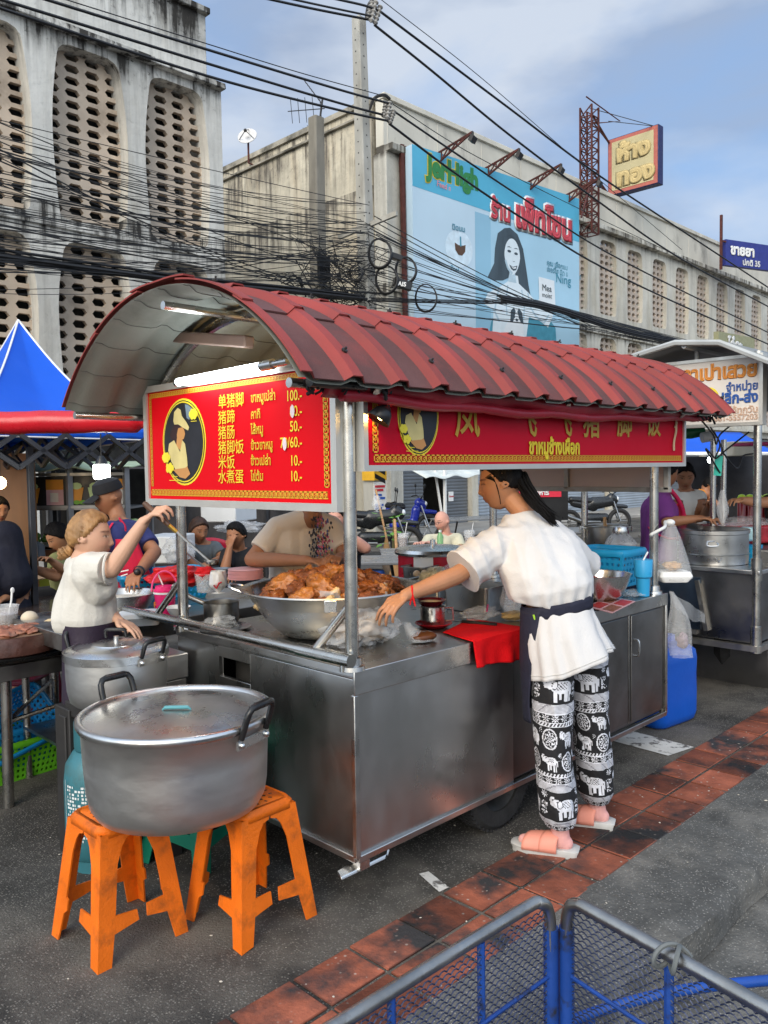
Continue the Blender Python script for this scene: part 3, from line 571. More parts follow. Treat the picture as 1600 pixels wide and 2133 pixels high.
# small olive sign above the grey stall roof
o1, o2 = V((32.436, 13.6, 6.821)), V((35.322, 13.3, 6.858))
os_ = thing('wall_sign', 'small olive shop sign with white letters above the grey stall roof', 'sign', (o1.x, o1.y, o1.z-.9))
e_ = V((o2.x-o1.x, o2.y-o1.y, 0)).normalized()
g = G(); g.loft([[o1+V((0, 0, -.95)), o1+e_*2.9+V((0, 0, -.95)), o1+e_*2.9+V((0, .2, -.95)), o1+V((0, .2, -.95))], [o1, o1+e_*2.9, o1+e_*2.9+V((0, .2, 0)), o1+V((0, .2, 0))]]); g.o('board', M('olive_board', (.30, .30, .18), .6), os_, flat=True)
text('โก๋กะ', 'letters', WHITEP, os_, o1+e_*.7+V((0, -.02, -.65)), e_, (0, 0, 1), .62, .07)

# ================================================================ FOOD CART (roof, signs, counter, wheel)
CX0, CX1, CY0, CY1 = 1.985, 4.42, 2.15, 3.36
cart = thing('food_cart', 'stainless steel pork-leg food cart under a red corrugated barrel roof', 'food cart', (3.2, 2.75, 0))
CARTS = M('cart_steel', (.52, .515, .50), .32, 1, .06, 2.2, .05, 6, (.38, .37, .35), (.5, .8), 1.6, (1, 1, .5), rv=.12)
DOORS = M('dull_door_steel', (.24, .235, .23), .38, 1, .14, 2, .12, 6, (.13, .125, .12), (.5, .75), 2.2, rv=.12)
def wob(p, a=.004): return a*fz(p, 2.2)
# body panels
g = G()
def endp(u, v): y = CY0+.004+(CY1-CY0-.008)*u; z = .13+.665*v; return (CX0+wob((3, y, z)), y, z)
ya, yb = (2.79, 3.02); za, zb_ = .66, .745
for (y0, y1, z0, z1) in ((CY0, ya, .13, .79), (yb, CY1, .13, .79), (ya, yb, .13, za), (ya, yb, zb_, .79)): g.bx((CX0, y0, z0), (CX0+.02, y1, z1))
g.o('end_panel', CARTS, cart, bev=.002)
g = G(); g.bx((CX0+.12, ya-.05, za-.05), (CX0+.14, yb+.05, zb_+.05)); g.o('vent_back', SHADE, cart)
g = G(); g.grid(lambda u, v: (CX0+.0+(2.95-CX0)*u, CY0+wob((u*3, 1, v))*.8, .13+.665*v), 24, 10); g.bx((CX0, CY0+.004, .13), (2.95, CY0+.02, .16)); g.o('front_panel', CARTS, cart, ang=60)
for k, (a, b_) in enumerate(((2.955, 3.56), (3.575, 4.0), (4.01, 4.40))):
    g = G(); g.bx((a, CY0+.005, .15), (b_, CY0+.02, .755)); g.bx((a+.015, CY0-.002, .165), (b_-.015, CY0+.006, .745)) if k else None
    d = g.o('cupboard_door' if k else 'front_panel', DOORS, cart, bev=.003)
    if k: g = G(); g.tube(smoothpath([(a+.05, CY0, .52), (a+.05, CY0-.025, .53), (a+.05, CY0-.025, .60), (a+.05, CY0, .61)]), .006, 6); g.o('door_handle', STEELB, d)
g = G(); g.bx((CX0+.02, CY0+.03, .13), (CX1-.01, CY1, .16)); g.bx((CX1-.02, CY0+.01, .13), (CX1, CY1, .79)); g.bx((CX0+.02, CY1-.02, .16), (CX1-.02, CY1, .79)); g.o('carcass', DOORS, cart)
g = G(); g.bx((CX0-.006, CY0-.006, .793), (CX1+.006, CY1+.006, .82)); g.o('countertop', CARTS, cart, bev=.004)
g = G(); g.bx((CX0-.012, CY0-.014, .735), (2.97, CY0-.004, .824)); g.bx((2.97, CY0-.012, .755), (CX1+.01, CY0-.003, .822)); g.o('counter_lip', STEEL, cart, bev=.003)
g = G(); g.bx((CX0-.010, CY0-.01, .80), (CX0-.002, CY1, .83)); g.o('end_lip', STEEL, cart, bev=.003)
g = G(); g.beam((CX0-.002, CY0-.002, .13), (CX0-.002, CY0-.002, .735), .022); g.beam((CX0, CY0, .125), (CX1, CY0, .125), .026); g.beam((CX0, CY0, .125), (CX0, CY1, .125), .026); g.beam((CX1, CY0, .125), (CX1, CY0, .79), .022); g.o('corner_trim', STEEL, cart, bev=.003)
g = G(); P_=[(1.937, 2.206, 0.065), (1.917, 2.161, 0.065), (2.153, 2.16, 0.065), (2.172, 2.167, 0.09), (2.066, 2.195, 0.09)]; g.prism(P_, (0, .004, .012)); g.bx((2.0, 2.15, .07), (2.05, 2.19, .13)); g.o('foot_plate', STEELB, cart, bev=.003)
# wheel
RUB = M('tyre_rubber', (.02, .02, .021), .8, 0, .3, 20, .4, 90)
wc = V((2.90, 2.235, .155))
wh = None
for i, c in enumerate((wc, wc+V((.0, .98, 0)))):
    g = G(); g.lathe([(.14, -.055), (.17, -.062), (.205, -.06), (.222, -.045), (.226, -.02), (.226, .02), (.222, .045), (.205, .06), (.17, .062), (.14, .055), (.14, -.055)], c, 40, axis=(0, -1, 0))
    for k in range(44): a = 2*pi*k/44; g.box(c+V((.226*math.cos(a), 0, .226*math.sin(a))), (.012, .1, .012), ry=-a)
    wh = g.o('wheel', RUB, cart)
    g = G(); g.lathe([(.02, .03), (.05, .035), (.06, .01), (.10, .0), (.125, .03), (.142, .045), (.142, -.05)], c, 32, axis=(0, -1, 0)); g.o('rim', M('grimy_rim', (.07, .068, .065), .5, .8, .3, 12), wh)
    g = G(); g.cyl(c+V((0, -.05, 0)), c+V((0, .0, 0)), .028, 12); g.o('hub', IRON, wh)
g = G(); g.cyl((2.90, 2.25, .155), (2.90, 3.2, .155), .018, 8); g.beam((2.2, 2.6, .11), (4.3, 2.6, .11), .04); g.beam((2.2, 3.1, .11), (4.3, 3.1, .11), .04); g.o('axle_frame', IRON, cart)
# posts, rails, braces
PIPE = M('steel_pipe', (.50, .49, .46), .26, 1, .10, 6, .06, 20, (.25, .20, .14), (.56, .8), 5, rv=.1)
PO = {'near': (2.0, 2.175), 'left': (2.0, 3.33), 'right': (4.36, 2.19), 'back': (4.36, 3.33)}
for k, (x, y) in PO.items():
    g = G(); g.cyl((x, y, .82), (x, y, 1.90), .0245, 16); p_ = g.o('post', PIPE, cart)
    g = G(); g.lathe([(.024, .05), (.034, .045), (.036, .02), (.046, .016), (.048, 0)], (x, y, .822), 20); g.o('flange', STEELB, p_)
r0, r1 = V((1.95, 3.552, 0.858)), V((1.95, 2.13, .868))
g = G(); g.cyl((1.955, 3.80, .868), (1.955, 2.42, .868), .021, 14); g.cyl((1.955, 2.43, .868), (1.955, 2.13, .868), .0245, 14); rl = g.o('push_rail', PIPE, cart)
for y in (2.18, 3.30): g = G(); g.cyl((1.965, y, .82), (1.965, y, .868), .017, 10); g.o('rail_stub', PIPE, rl)
g = G(); g.cyl((1.957, 2.34, .872), (2.0, 2.18, 1.06), .0165, 12); g.o('brace', PIPE, cart)
g = G(); g.cyl((1.957, 3.50, .872), (2.0, 3.34, 1.05), .0165, 12); g.o('brace', PIPE, cart)
# roof: corrugated barrel tiles
RR, RCY, RCZ = 1.042, 2.80, 1.199; RA = R(52.4)
RX0, RX1, PER = 1.60, 4.90, .2165
ROOFR = M('red_roof_ridge', (.275, .047, .042), .75, 0, .20, 3, .25, 70, (.19, .05, .045), (.42, .72), 5, (1, .4, .4), spec=.35)
ROOFD = M('dirty_roof_valley', (.115, .053, .05), .82, 0, .25, 3, .3, 70, (.20, .055, .05), (.5, .74), 4, spec=.3)
ROOFU = M('grey_roof_underside', (.25, .265, .23), .7, 0, .16, 2, .2, 40, (.13, .135, .115), (.5, .75), 2.0)
def corr(x):
    t = ((x-RX0)/PER) % 1; h = .027
    if t < .20: return h
    if t < .32: return h*(1-(t-.20)/.12)
    if t < .90: return 0
    return h*((t-.90)/.10)
xs = []
n = int((RX1-RX0)/PER)
for k in range(n+1):
    for t in (0, .19999, .32, .90): 
        x = RX0+(k+t)*PER
        if x <= RX1: xs.append(x)
courses = [(-RA-.0, -R(28)), (-R(31), -R(7.5)), (-R(10.5), R(10.5)), (R(7.5), R(31)), (R(28), RA)]
def roofpt(x, a, dr): r = RR+corr(x)+dr; return V((x, RCY-math.sin(a)*r, RCZ+math.cos(a)*r))
# a > 0 is the street-side (near) slope
g = G()
for ci, (a0, a1) in enumerate(courses):
    na = 9; sgn = 1 if (a0+a1)/2 > .01 else -1 if (a0+a1)/2 < -.01 else 0
    for i in range(len(xs)-1):
        xa, xb = xs[i]+1e-5, xs[i+1]-1e-5
        tmid = ((xa+xb)/2-RX0)/PER % 1; mi = 1 if .32 < tmid < .90 else 0
        top, bot = [], []
        for j in range(na+1):
            a = a0+(a1-a0)*j/na
            low = (j/na if sgn >= 0 else 1-j/na) if sgn else abs(2*j/na-1)    # 1 at the lower edge
            dr = .004+.011*low if sgn == 0 else .009*low-.0
            st = .012*math.sin(i*1.9+ci)                                       # uneven tile edges
            aa = a+(st*.6 if (sgn > 0 and j == na and ci < 4) else 0)
            for lst, o_ in ((top, dr), (bot, dr-.006)): lst.append((roofpt(xa, aa, o_), roofpt(xb, aa, o_)))
        vs = [p for q in top for p in q]+[p for q in bot for p in q]; m = 2*(na+1)
        fs = [(2*j, 2*j+1, 2*j+3, 2*j+2) for j in range(na)]+[(m+2*j, m+2*j+2, m+2*j+3, m+2*j+1) for j in range(na)]
        fs += [(0, m, m+1, 1), (2*na, 2*na+1, m+2*na+1, m+2*na)]
        if i == 0: fs += [(2*j, 2*j+2, m+2*j+2, m+2*j) for j in range(na)]
        if i == len(xs)-2: fs += [(2*j+1, m+2*j+1, m+2*j+3, 2*j+3) for j in range(na)]
        g.add(vs, fs, mi)
roof = g.o('roof', [ROOFR, ROOFD], cart, ang=25)
g = G(); na = 40
g.grid(lambda u, v: (lambda x, a: V((x, RCY-math.sin(a)*(RR-.014+corr(x)*.8), RCZ+math.cos(a)*(RR-.014+corr(x)*.8))))(RX0+.004+(RX1-RX0-.008)*u, -RA+2*RA*v), 120, na); lin = g.o('roof_lining', ROOFU, roof, ang=50)
g = G()                                                       # seams of the sheets seen from below
for a in [R(-50+10*k) for k in range(11)]: g.tube([V((x, RCY-math.sin(a)*(RR-.018+corr(x)*.8), RCZ+math.cos(a)*(RR-.018+corr(x)*.8))) for x in [RX0+.01+(RX1-RX0-.02)*k/120 for k in range(121)]], .0016, 4)
g.o('lining_seam', M('seam_grey', (.10, .10, .09), .8), roof)
g = G()
for k in range(n+1):
    for a in (R(46), R(19), -R(46)):
        x = RX0+(k+.15)*PER
        if x < RX1 and (k+int(a*10)) % 2: p = roofpt(x, a, .008); g.lathe([(.011, 0), (.011, .006), (.004, .008), (.004, .016), (.001, .017)], p, 8, axis=(0, -math.sin(a), math.cos(a)))
g.o('roof_screw', IRON, roof)
for x in (2.0, 3.2, 4.36):
    g = G(); g.tube([V((x, RCY-math.sin(a)*(RR-.045), RCZ+math.cos(a)*(RR-.045))) for a in [-RA*.98+2*RA*.98*k/30 for k in range(31)]], .019, 8); g.o('roof_hoop', PIPE, cart)
for y, z in ((2.085, 1.835), (3.59, 1.815), (2.80, 2.185)):
    g = G(); g.cyl((1.63 if y > 2.5 else 1.66, y, z), (4.8, y, z), .017, 10); g.o('eave_rail', PIPE, cart)
# small batten lamp under the roof, far side, plus the ridge lamp holder
g = G(); g.box((1.95, 3.0, 2.115), (.05, .62, .05), rx=.16); g.o('dead_batten', M('brown_batten', (.16, .10, .075), .5), cart, bev=.008)
# red tarp drawn up under the near eave
TARP = M('dark_red_tarp', (.30, .012, .025), .38, 0, .12, 4, .25, 14, spec=.5)
g = G()
def tarp(u, v):
    x = 1.78+2.9*u; sag = .012*math.sin(u*23)+.03*fz((x*2.2, v, 2)); zb = 1.795-.03*math.sin(pi*u*.8)+.045*u*u+.006*math.sin(u*19)
    z = 1.885-(1.885-zb)*v; y = 2.075-.045*math.sin(v*pi)+.02*fz((x*6, v*2, 1))+sag*.5*(v)
    return (x, y, z)
g.grid(tarp, 120, 8); tp = g.o('tarp', TARP, cart, ang=80, solid=.004)
g = G(); pr = []
for k in range(60):
    u = k/59; x = 1.86+2.86*u; pr.append((x, 2.055+.008*fz((x*5, 0, 0)), 1.803-.03*math.sin(pi*u*.8)+.045*u*u+.005*math.sin(u*31)))
g.tube(pr, [.021+.006*fz((k*.6, 1, 0)) for k in range(60)], 9); g.o('tarp_hem', TARP, tp, ang=80)
g = G(); g.cyl((1.70, 2.03, 1.838), (1.95, 2.035, 1.838), .019, 12); g.o('tarp_pipe', BLACKP, tp)
rnd = random.Random(5); g = G()
for k in range(30):
    x = 1.70+rnd.random()*.36; p = V((x, 2.04+rnd.uniform(-.03, .03), 1.845+rnd.uniform(-.02, .02))); L_ = rnd.uniform(.01, .04)
    g.tube(smoothpath([p, p+V((rnd.uniform(-.02, .02), rnd.uniform(-.02, .02), -L_*.5)), p+V((rnd.uniform(-.03, .03), rnd.uniform(-.02, .02), -L_))], 2), rnd.uniform(.003, .009), 4)
for k in range(26):
    x = 4.55+rnd.random()*.28; p = V((x, 2.03+rnd.uniform(-.03, .03), 1.85+rnd.uniform(-.02, .02))); L_ = rnd.uniform(.01, .05)
    g.tube(smoothpath([p, p+V((rnd.uniform(-.02, .03), 0, -L_*.5)), p+V((rnd.uniform(-.02, .05), 0, -L_))], 2), rnd.uniform(.002, .008), 4)
g.o('torn_tarp_rags', M('black_rags', (.012, .011, .012), .8), tp)
# ---------------------------------------------------------------- signs
SRED = M('sign_red', (.66, .002, .008), .5, 0, .05, 1.0, spec=.15); SGOLD = M('sign_gold', (.72, .40, .03), .5, 0, .06, 20); SYEL = M('sign_yellow', (.80, .62, .03), .5); SALU = M('sign_frame_aluminium', (.62, .60, .55), .4, .6, .06)
SDARK = M('print_black', (.014, .014, .018), .45); SSKIN = M('print_skin', (.52, .25, .08), .5, 0, .1); SCREAM = M('print_cream', (.62, .52, .22), .5, 0, .15, 9); SHAIR = M('print_hair', (.03, .012, .012), .5); SFLOR = M('print_flower', (.80, .68, .04), .5); SORNG = M('sign_border_orange', (.72, .26, .03), .5)
class Board:
    """flat sign: u along reading direction (m from left), v up from the bottom edge (m)"""
    def __init__(s, org, ux, w, h, par): s.o, s.x, s.w, s.h, s.p = V(org), V(ux).normalized(), w, h, par; s.n = s.x.cross(V((0, 0, 1)))
    def P(s, u, v, d=0): return s.o+s.x*u+V((0, 0, v))+s.n*d
    def poly(s, g, pts, d, mi=0): g.poly([s.P(u, v, d) for u, v in pts], mi)
    def rect(s, g, u0, v0, u1, v1, d, mi=0): s.poly(g, [(u0, v0), (u1, v0), (u1, v1), (u0, v1)], d, mi)
    def txt(s, body, name, mat, u, v, size, bold=.03, **k): return text(body, name, mat, s.p, s.P(u, v, k.pop('d', .006)), s.x, (0, 0, 1), size, bold, **k)
def meander(b, g, u0, v0, u1, v1, s, d, mi=0):
    """greek key band between two points: square spiral units"""
    hor = abs(u1-u0) > abs(v1-v0); L_ = abs(u1-u0) if hor else abs(v1-v0); n = int(L_/s); s2 = L_/n; w = s*.085
    path = [(0, 0), (0, 1), (.8, 1), (.8, .25), (.35, .25), (.35, .62), (.55, .62)]
    for k in range(n):
        for (a, c), (e, f) in list(zip(path, path[1:]))+[((0, 0), (1, 0))]:
            q = []
            for (x, y) in ((a, c), (e, f)):
                q.append((u0+(k+x)*s2, v0+y*s*.85) if hor else (u0+y*s*.85, v0+(k+x)*s2))
            (xa, ya_), (xb, yb_) = q; b.rect(g, min(xa, xb)-w, min(ya_, yb_)-w, max(xa, xb)+w, max(ya_, yb_)+w, d, mi)
def portrait(b, cu, cv, ru, rv, full=True):
    def E(k, n=40): return [(cu+ru*k*math.cos(2*pi*i/n), cv+rv*k*math.sin(2*pi*i/n)) for i in range(n)]
    g = G(); b.poly(g, E(1.0), .002, 0); b.poly(g, E(.955), .003, 1); b.poly(g, E(.93), .004, 0); b.poly(g, E(.90), .005, 1)
    o = g.o('portrait_oval', [SYEL, SDARK], b.p, flat=True)
    f = lambda x, y: (cu+x*ru*.9, cv+y*rv*.9)
    g = G()
    if full: b.poly(g, [f(.15, .95), f(.3, .93), f(.55, .8), f(.35, .55), f(.22, .6)], .0055, 4)
    b.poly(g, [f(*p) for p in ((-.55, .35), (-.35, .5), (.02, .5), (.1, .3), (.0, .05), (-.3, -.02), (-.62, .1), (-.7, .2))], .006, 3)
    b.poly(g, [f(*p) for p in ((-.22, .36), (.02, .38), (.1, .28), (.13, .2), (.06, .08), (-.1, .04), (-.28, .0), (-.3, .2))], .0065, 0)
    b.poly(g, [f(*p) for p in ((-.3, .1), (-.05, .1), (.05, -.12), (-.05, -.25), (-.35, -.1))], .0067, 0)
    b.poly(g, [f(*p) for p in ((-.72, -.02), (-.45, .06), (-.15, -.25), (-.02, .05), (.12, -.05), (.2, -.4), (.22, -.62), (.05, -.75), (-.4, -.72), (-.62, -.5), (-.78, -.2))], .007, 1)
    b.poly(g, [f(*p) for p in ((-.55, -.7), (.1, -.66), (.2, -.62), (.35, -.82), (.1, -.94), (-.2, -.9))], .0075, 0)
    if full: b.poly(g, [f(*p) for p in ((-.45, .55), (-.4, .78), (-.2, .88), (-.05, .82), (.0, .66), (.22, .5), (.36, .36), (.3, .28), (.05, .36), (-.2, .46), (-.4, .46))], .008, 1)
    g.o('portrait_figure', [SSKIN, SCREAM, SFLOR, SHAIR, M('print_steel_blue', (.16, .22, .27), .5)], b.p, flat=True)
    g = G()
    for cx, cy, n in ((.6, .68, 6), (-.88, -.38, 6), (-.7, -.66, 5)):
        for k in range(n): a = 2*pi*k/n; c = f(cx+.13*math.cos(a), cy+.065*math.sin(a)); b.poly(g, [(c[0]+ru*.085*math.cos(t*pi/4), c[1]+ru*.085*math.sin(t*pi/4)) for t in range(8)], .009+k*.0003, 0)
    for (x0, y0, x1) in ((-.75, -.98, -.1), (-.6, -.88, -.3), (.45, .5, .75)): b.rect(g, *f(x0, y0-.008), *f(x1, y0+.008), .0085)
    g.o('flower_ornament', SFLOR, b.p, flat=True)
# end sign
sg = thing('menu_sign', 'red menu sign on the cart end with six prices and an oval portrait', 'menu sign', (1.97, 2.87, 1.40))
B1 = Board((1.955, 3.545, 1.40), (0, -1, 0), 1.365, .555, sg)
g = G(); B = B1
def frame(B, g, w, dp):
    a = [B.P(0, 0), B.P(B.w, 0), B.P(B.w, B.h), B.P(0, B.h)]; i = [B.P(w, w), B.P(B.w-w, w), B.P(B.w-w, B.h-w), B.P(w, B.h-w)]
    n = -B.n*dp; f_ = B.n*.012
    vs = [p+f_ for p in a]+[p+f_ for p in i]+[p+n for p in a]+i
    g.add(vs, [(k, (k+1) % 4, 4+(k+1) % 4, 4+k) for k in range(4)]+[(k, 8+k, 8+(k+1) % 4, (k+1) % 4) for k in range(4)]+[(8, 9, 10, 11)]+[(4+k, 4+(k+1) % 4, 12+(k+1) % 4, 12+k) for k in range(4)])
frame(B1, g, .03, .055); g.o('frame', SALU, sg, flat=True)
g = G(); B1.rect(g, .028, .028, B1.w-.028, B1.h-.028, .001); g.o('face', SRED, sg, flat=True)
g = G(); B1.rect(g, .045, .045, B1.w-.06, .075, .0015, 1)
meander(B1, g, .045, .048, B1.w-.06, .048, .027, .003, 0); meander(B1, g, B1.w-.075, .09, B1.w-.075, B1.h-.05, .027, .003, 0); meander(B1, g, .045, .09, .045, B1.h-.05, .02, .003, 0); meander(B1, g, .05, B1.h-.055, B1.w-.05, B1.h-.055, .02, .003, 0)
g.o('key_border', [SGOLD, M('border_under_red', (.66, .10, .012), .5)], sg, flat=True)
q1, q2, q3, q4 = (1.95, 3.389, 1.694), (1.95, 3.03, 1.682), (1.95, 3.194, 1.88), (1.95, 3.213, 1.493); portrait(B1, 3.545-(q1[1]+q2[1])/2, (q3[2]+q4[2])/2-1.40, abs(q1[1]-q2[1])/2, (q3[2]-q4[2])/2)
rows = (('单猪脚', 'ขาหมูเปล่า', '100.-'), ('猪蹄', 'คากิ', '80.-'), ('猪肠', 'ไส้หมู', '50.-'), ('猪脚饭', 'ข้าวขาหมู', '70/60.-'), ('米饭', 'ข้าวเปล่า', '10.-'), ('水煮蛋', 'ไข่ต้ม', '10.-'))
POS = (((1.95, 2.925, 1.821), (1.95, 2.693, 1.827), (1.95, 2.371, 1.816)), ((1.95, 2.928, 1.755), (1.95, 2.696, 1.762), (1.95, 2.373, 1.757)), ((1.95, 2.931, 1.692), (1.95, 2.698, 1.701), (1.95, 2.375, 1.7)), ((1.95, 2.933, 1.63), (1.95, 2.7, 1.638), (1.95, 2.376, 1.64)), ((1.95, 2.936, 1.569), (1.95, 2.703, 1.576), (1.95, 2.378, 1.571)), ((1.95, 2.939, 1.508), (1.95, 2.705, 1.514), (1.95, 2.38, 1.512)))
for (a, b_, c), (pa, pb, pc_) in zip(rows, POS): B1.txt(a, 'dish_name', SYEL, 3.545-pa[1], pa[2]-1.40, .062, .028, sx=1.0); B1.txt(b_, 'dish_name_thai', SYEL, 3.545-pb[1], pb[2]-1.40, .050, .03, sx=.80); B1.txt(c, 'price', SYEL, 3.545-pc_[1], pc_[2]-1.40, .056, .032, align='RIGHT', sx=.85)
g = G()
for (u, v) in [(3.545-p[1], p[2]-1.40) for p in ((1.95, 2.426, 1.775), (1.95, 2.477, 1.654))]: B1.poly(g, [(u+.016*math.cos(t*.8)*(.8+.3*fz((t, u, 0))), v+.026*math.sin(t*.8)) for t in range(8)], .0105)
g.o('price_sticker', M('sticker_white', (.75, .62, .66), .5), sg, flat=True)
# front sign
sf = thing('shop_sign', 'long red front sign with gold characters, partly hidden by the rolled tarp', 'shop sign', (3.3, 2.14, 1.545))
B2 = Board((2.02, 2.128, 1.545), (1, 0, 0), 2.585, .40, sf)
g = G(); frame(B2, g, .022, .05); g.o('frame', SALU, sf, flat=True)
g = G(); B2.rect(g, .02, .02, B2.w-.02, B2.h-.02, .001); g.o('face', M('sign_crimson', (.50, .002, .018), .5, 0, .08, .8, spec=.15), sf, flat=True)
g = G(); meander(B2, g, .06, .035, B2.w-.04, .035, .028, .003); meander(B2, g, .055, .07, .055, B2.h-.03, .028, .003); g.o('key_border', [SGOLD], sf, flat=True)
q1, q2, q4 = (2.205, 2.128, 1.69), (2.437, 2.128, 1.695), (2.315, 2.128, 1.601); portrait(B2, (q1[0]+q2[0])/2-2.02, q4[2]-1.545+.155, (q2[0]-q1[0])/2, .155, False)
g = G()
GOLD2 = M('dull_gold_letter', (.45, .27, .025), .5, 0, .1)
for ch, p in (('凤', (2.53, 2.128, 1.695)), ('飞', (2.944, 2.128, 1.7)), ('飞', (3.236, 2.128, 1.706)), ('猪', (3.493, 2.128, 1.709)), ('脚', (3.82, 2.128, 1.719)), ('饭', (4.139, 2.128, 1.728))): B2.txt(ch, 'shop_name', GOLD2, p[0]-2.02, p[2]-1.545, .165, .04, sx=1.0)
q = (3.044, 2.128, 1.612); B2.txt('ขาหมูช้างเผือก', 'shop_name_thai', SYEL, q[0]-2.02, q[2]-1.545, .092, .05, sx=.80)
g = G(); g.tube(smoothpath([B2.P(2.46, .26, .01), B2.P(2.455, .2, .012), B2.P(2.435, .14, .01), B2.P(2.43, .09, .012)]), .006, 5); g.tube([B2.P(2.47, .25, .01), B2.P(2.445, .22, .01)], .005, 5); g.o('peeling_tape', M('beige_tape', (.55, .42, .26), .6), sf)
# right end sign, seen from its back
sr = thing('sign_panel', 'plain pinkish back of the sign on the cart far end, in a grey frame', 'sign panel', (4.52, 2.85, 1.41))
g = G()
for a, b_ in (((2.17, 1.41), (3.56, 1.41)), ((2.17, 1.94), (3.56, 1.94)), ((2.19, 1.41), (2.19, 1.94)), ((3.54, 1.41), (3.54, 1.94)), ((2.86, 1.41), (2.86, 1.94))): g.beam((4.52, a[0], a[1]), (4.52, b_[0], b_[1]), .035, .03)
g.o('frame', M('dirty_frame', (.36, .33, .29), .6, .3, .2, 8, .2, 30, (.15, .10, .07), (.55, .75), 6), sr, bev=.002)
g = G(); g.bx((4.525, 2.2, 1.42), (4.53, 3.53, 1.93)); g.o('sheet', M('pink_beige_sheet', (.52, .40, .36), .7, 0, .08, 2), sr)
# fluorescent tube over the menu sign, spot lamp at the corner
ft = thing('tube_lamp', 'lit white fluorescent tube clipped above the menu sign', 'tube lamp', (1.92, 2.9, 1.97))
a, b_ = V((1.9, 3.151, 1.943)), V((1.9, 2.551, 1.952)); e = V((1.9, 2.389, 1.955))
g = G(); g.cyl(a, b_, .0165, 14); g.o('tube', M('lit_tube', (.9, .95, 1), .4, emit=13, ecol=(.86, .95, 1)), ft)
g = G(); g.cyl(b_, b_.lerp(e, .45), .020, 14); g.cyl(a-(b_-a)*.03, a, .018, 14); g.cyl(b_.lerp(e, .45), e, .014, 10); g.o('end_cap', STEELB, ft)
sl = thing('spot_lamp', 'small black clip lamp glowing warm at the sign corner', 'lamp', (2.03, 2.07, 1.78))
g = G(); g.lathe([(.012, 0), (.03, .02), (.045, .06)], (2.085, 2.06, 1.775), 16, axis=(-.5, .3, -.8)); g.tube([(2.085, 2.06, 1.775), (2.09, 2.05, 1.83)], .008, 6); g.o('shade', BLACKP, sl, solid=.003)
g = G(); g.sph((2.07, 2.07, 1.745), .02, 10, 8); g.o('bulb', M('warm_bulb', (1, .7, .3), .4, emit=18, ecol=(1, .62, .2)), sl)
lp = bpy.data.lights.new('spot_glow', 'POINT'); lp.energy = 7; lp.color = (1, .6, .22); lp.shadow_soft_size = .03; lpo = bpy.data.objects.new('spot_glow', lp); COL.objects.link(lpo); lpo.location = (2.10, 2.24, 1.69)

# ================================================================ builders for small things
GZ = -.07
def lathe_thing(name, label, cat, loc, parts, group=None):
    t = thing(name, label, cat, loc, 0, group)
    for nm, prof, mat, kw in parts:
        g = G(); g.lathe(prof, loc, kw.get('n', 36)); g.o(nm, mat, t, solid=kw.get('solid', 0), ang=kw.get('ang', 40))
    return t
def lump(g, c, r, amp, s, seed=0, n=28, m=20, rot=None, squash=None):
    c = V(c); k0 = len(g.v); g.sph((0, 0, 0), 1, n, m)
    for i in range(k0, len(g.v)):
        p = V(g.v[i]); d = 1+amp*fz(p, s, seed)+amp*.45*fz(p, s*2.7, seed+3); q = V((p.x*r[0]*d, p.y*r[1]*d, p.z*r[2]*d))
        if squash is not None and q.z < -r[2]*squash: q.z = -r[2]*squash+(q.z+r[2]*squash)*.1
        g.v[i] = tuple(c+((rot @ q) if rot else q))
    return g
def crinkle(g, amp, fr):
    c = V((sum(v[0] for v in g.v), sum(v[1] for v in g.v), sum(v[2] for v in g.v)))/len(g.v); g.v = [tuple(V(v)+(V(v)-c).normalized()*amp*(1-2.6*abs(fz(v, fr, 3)))) for v in g.v]; return g
CLEAR = M('clear_plastic_film', (.86, .87, .87), .18, 0, .05, 8, .6, 22, alpha=.22, rv=.05, spec=.8)
MILKY = M('milky_plastic_film', (.80, .80, .80), .25, 0, .08, 14, .7, 26, alpha=.32, rv=.08, spec=.7)
def wrinkle(g, c, r, h, seed, n=40, m=26, pinch=.25, lean=(0, 0)):
    """tied plastic bag: full below, creased towards the pinched top"""
    c = V(c)
    def f(u, v):
        a = 2*pi*u; w = math.sin(min(1, v*2.2)*pi/2)*(1-(1-pinch)*max(0, (v-.45)/.55)**1.3) if v > .02 else .75
        w *= 1+.16*fz((math.cos(a)*1.7, math.sin(a)*1.7, v*2.2), 1.4, seed)+.07*math.sin(a*9+v*7+seed)*v
        return c+V((r[0]*w*math.cos(a)+lean[0]*v*h, r[1]*w*math.sin(a)+lean[1]*v*h, h*v))
    g.grid(f, n, m); g.poly([f(i/n, 0) for i in range(n)][::-1]); return g
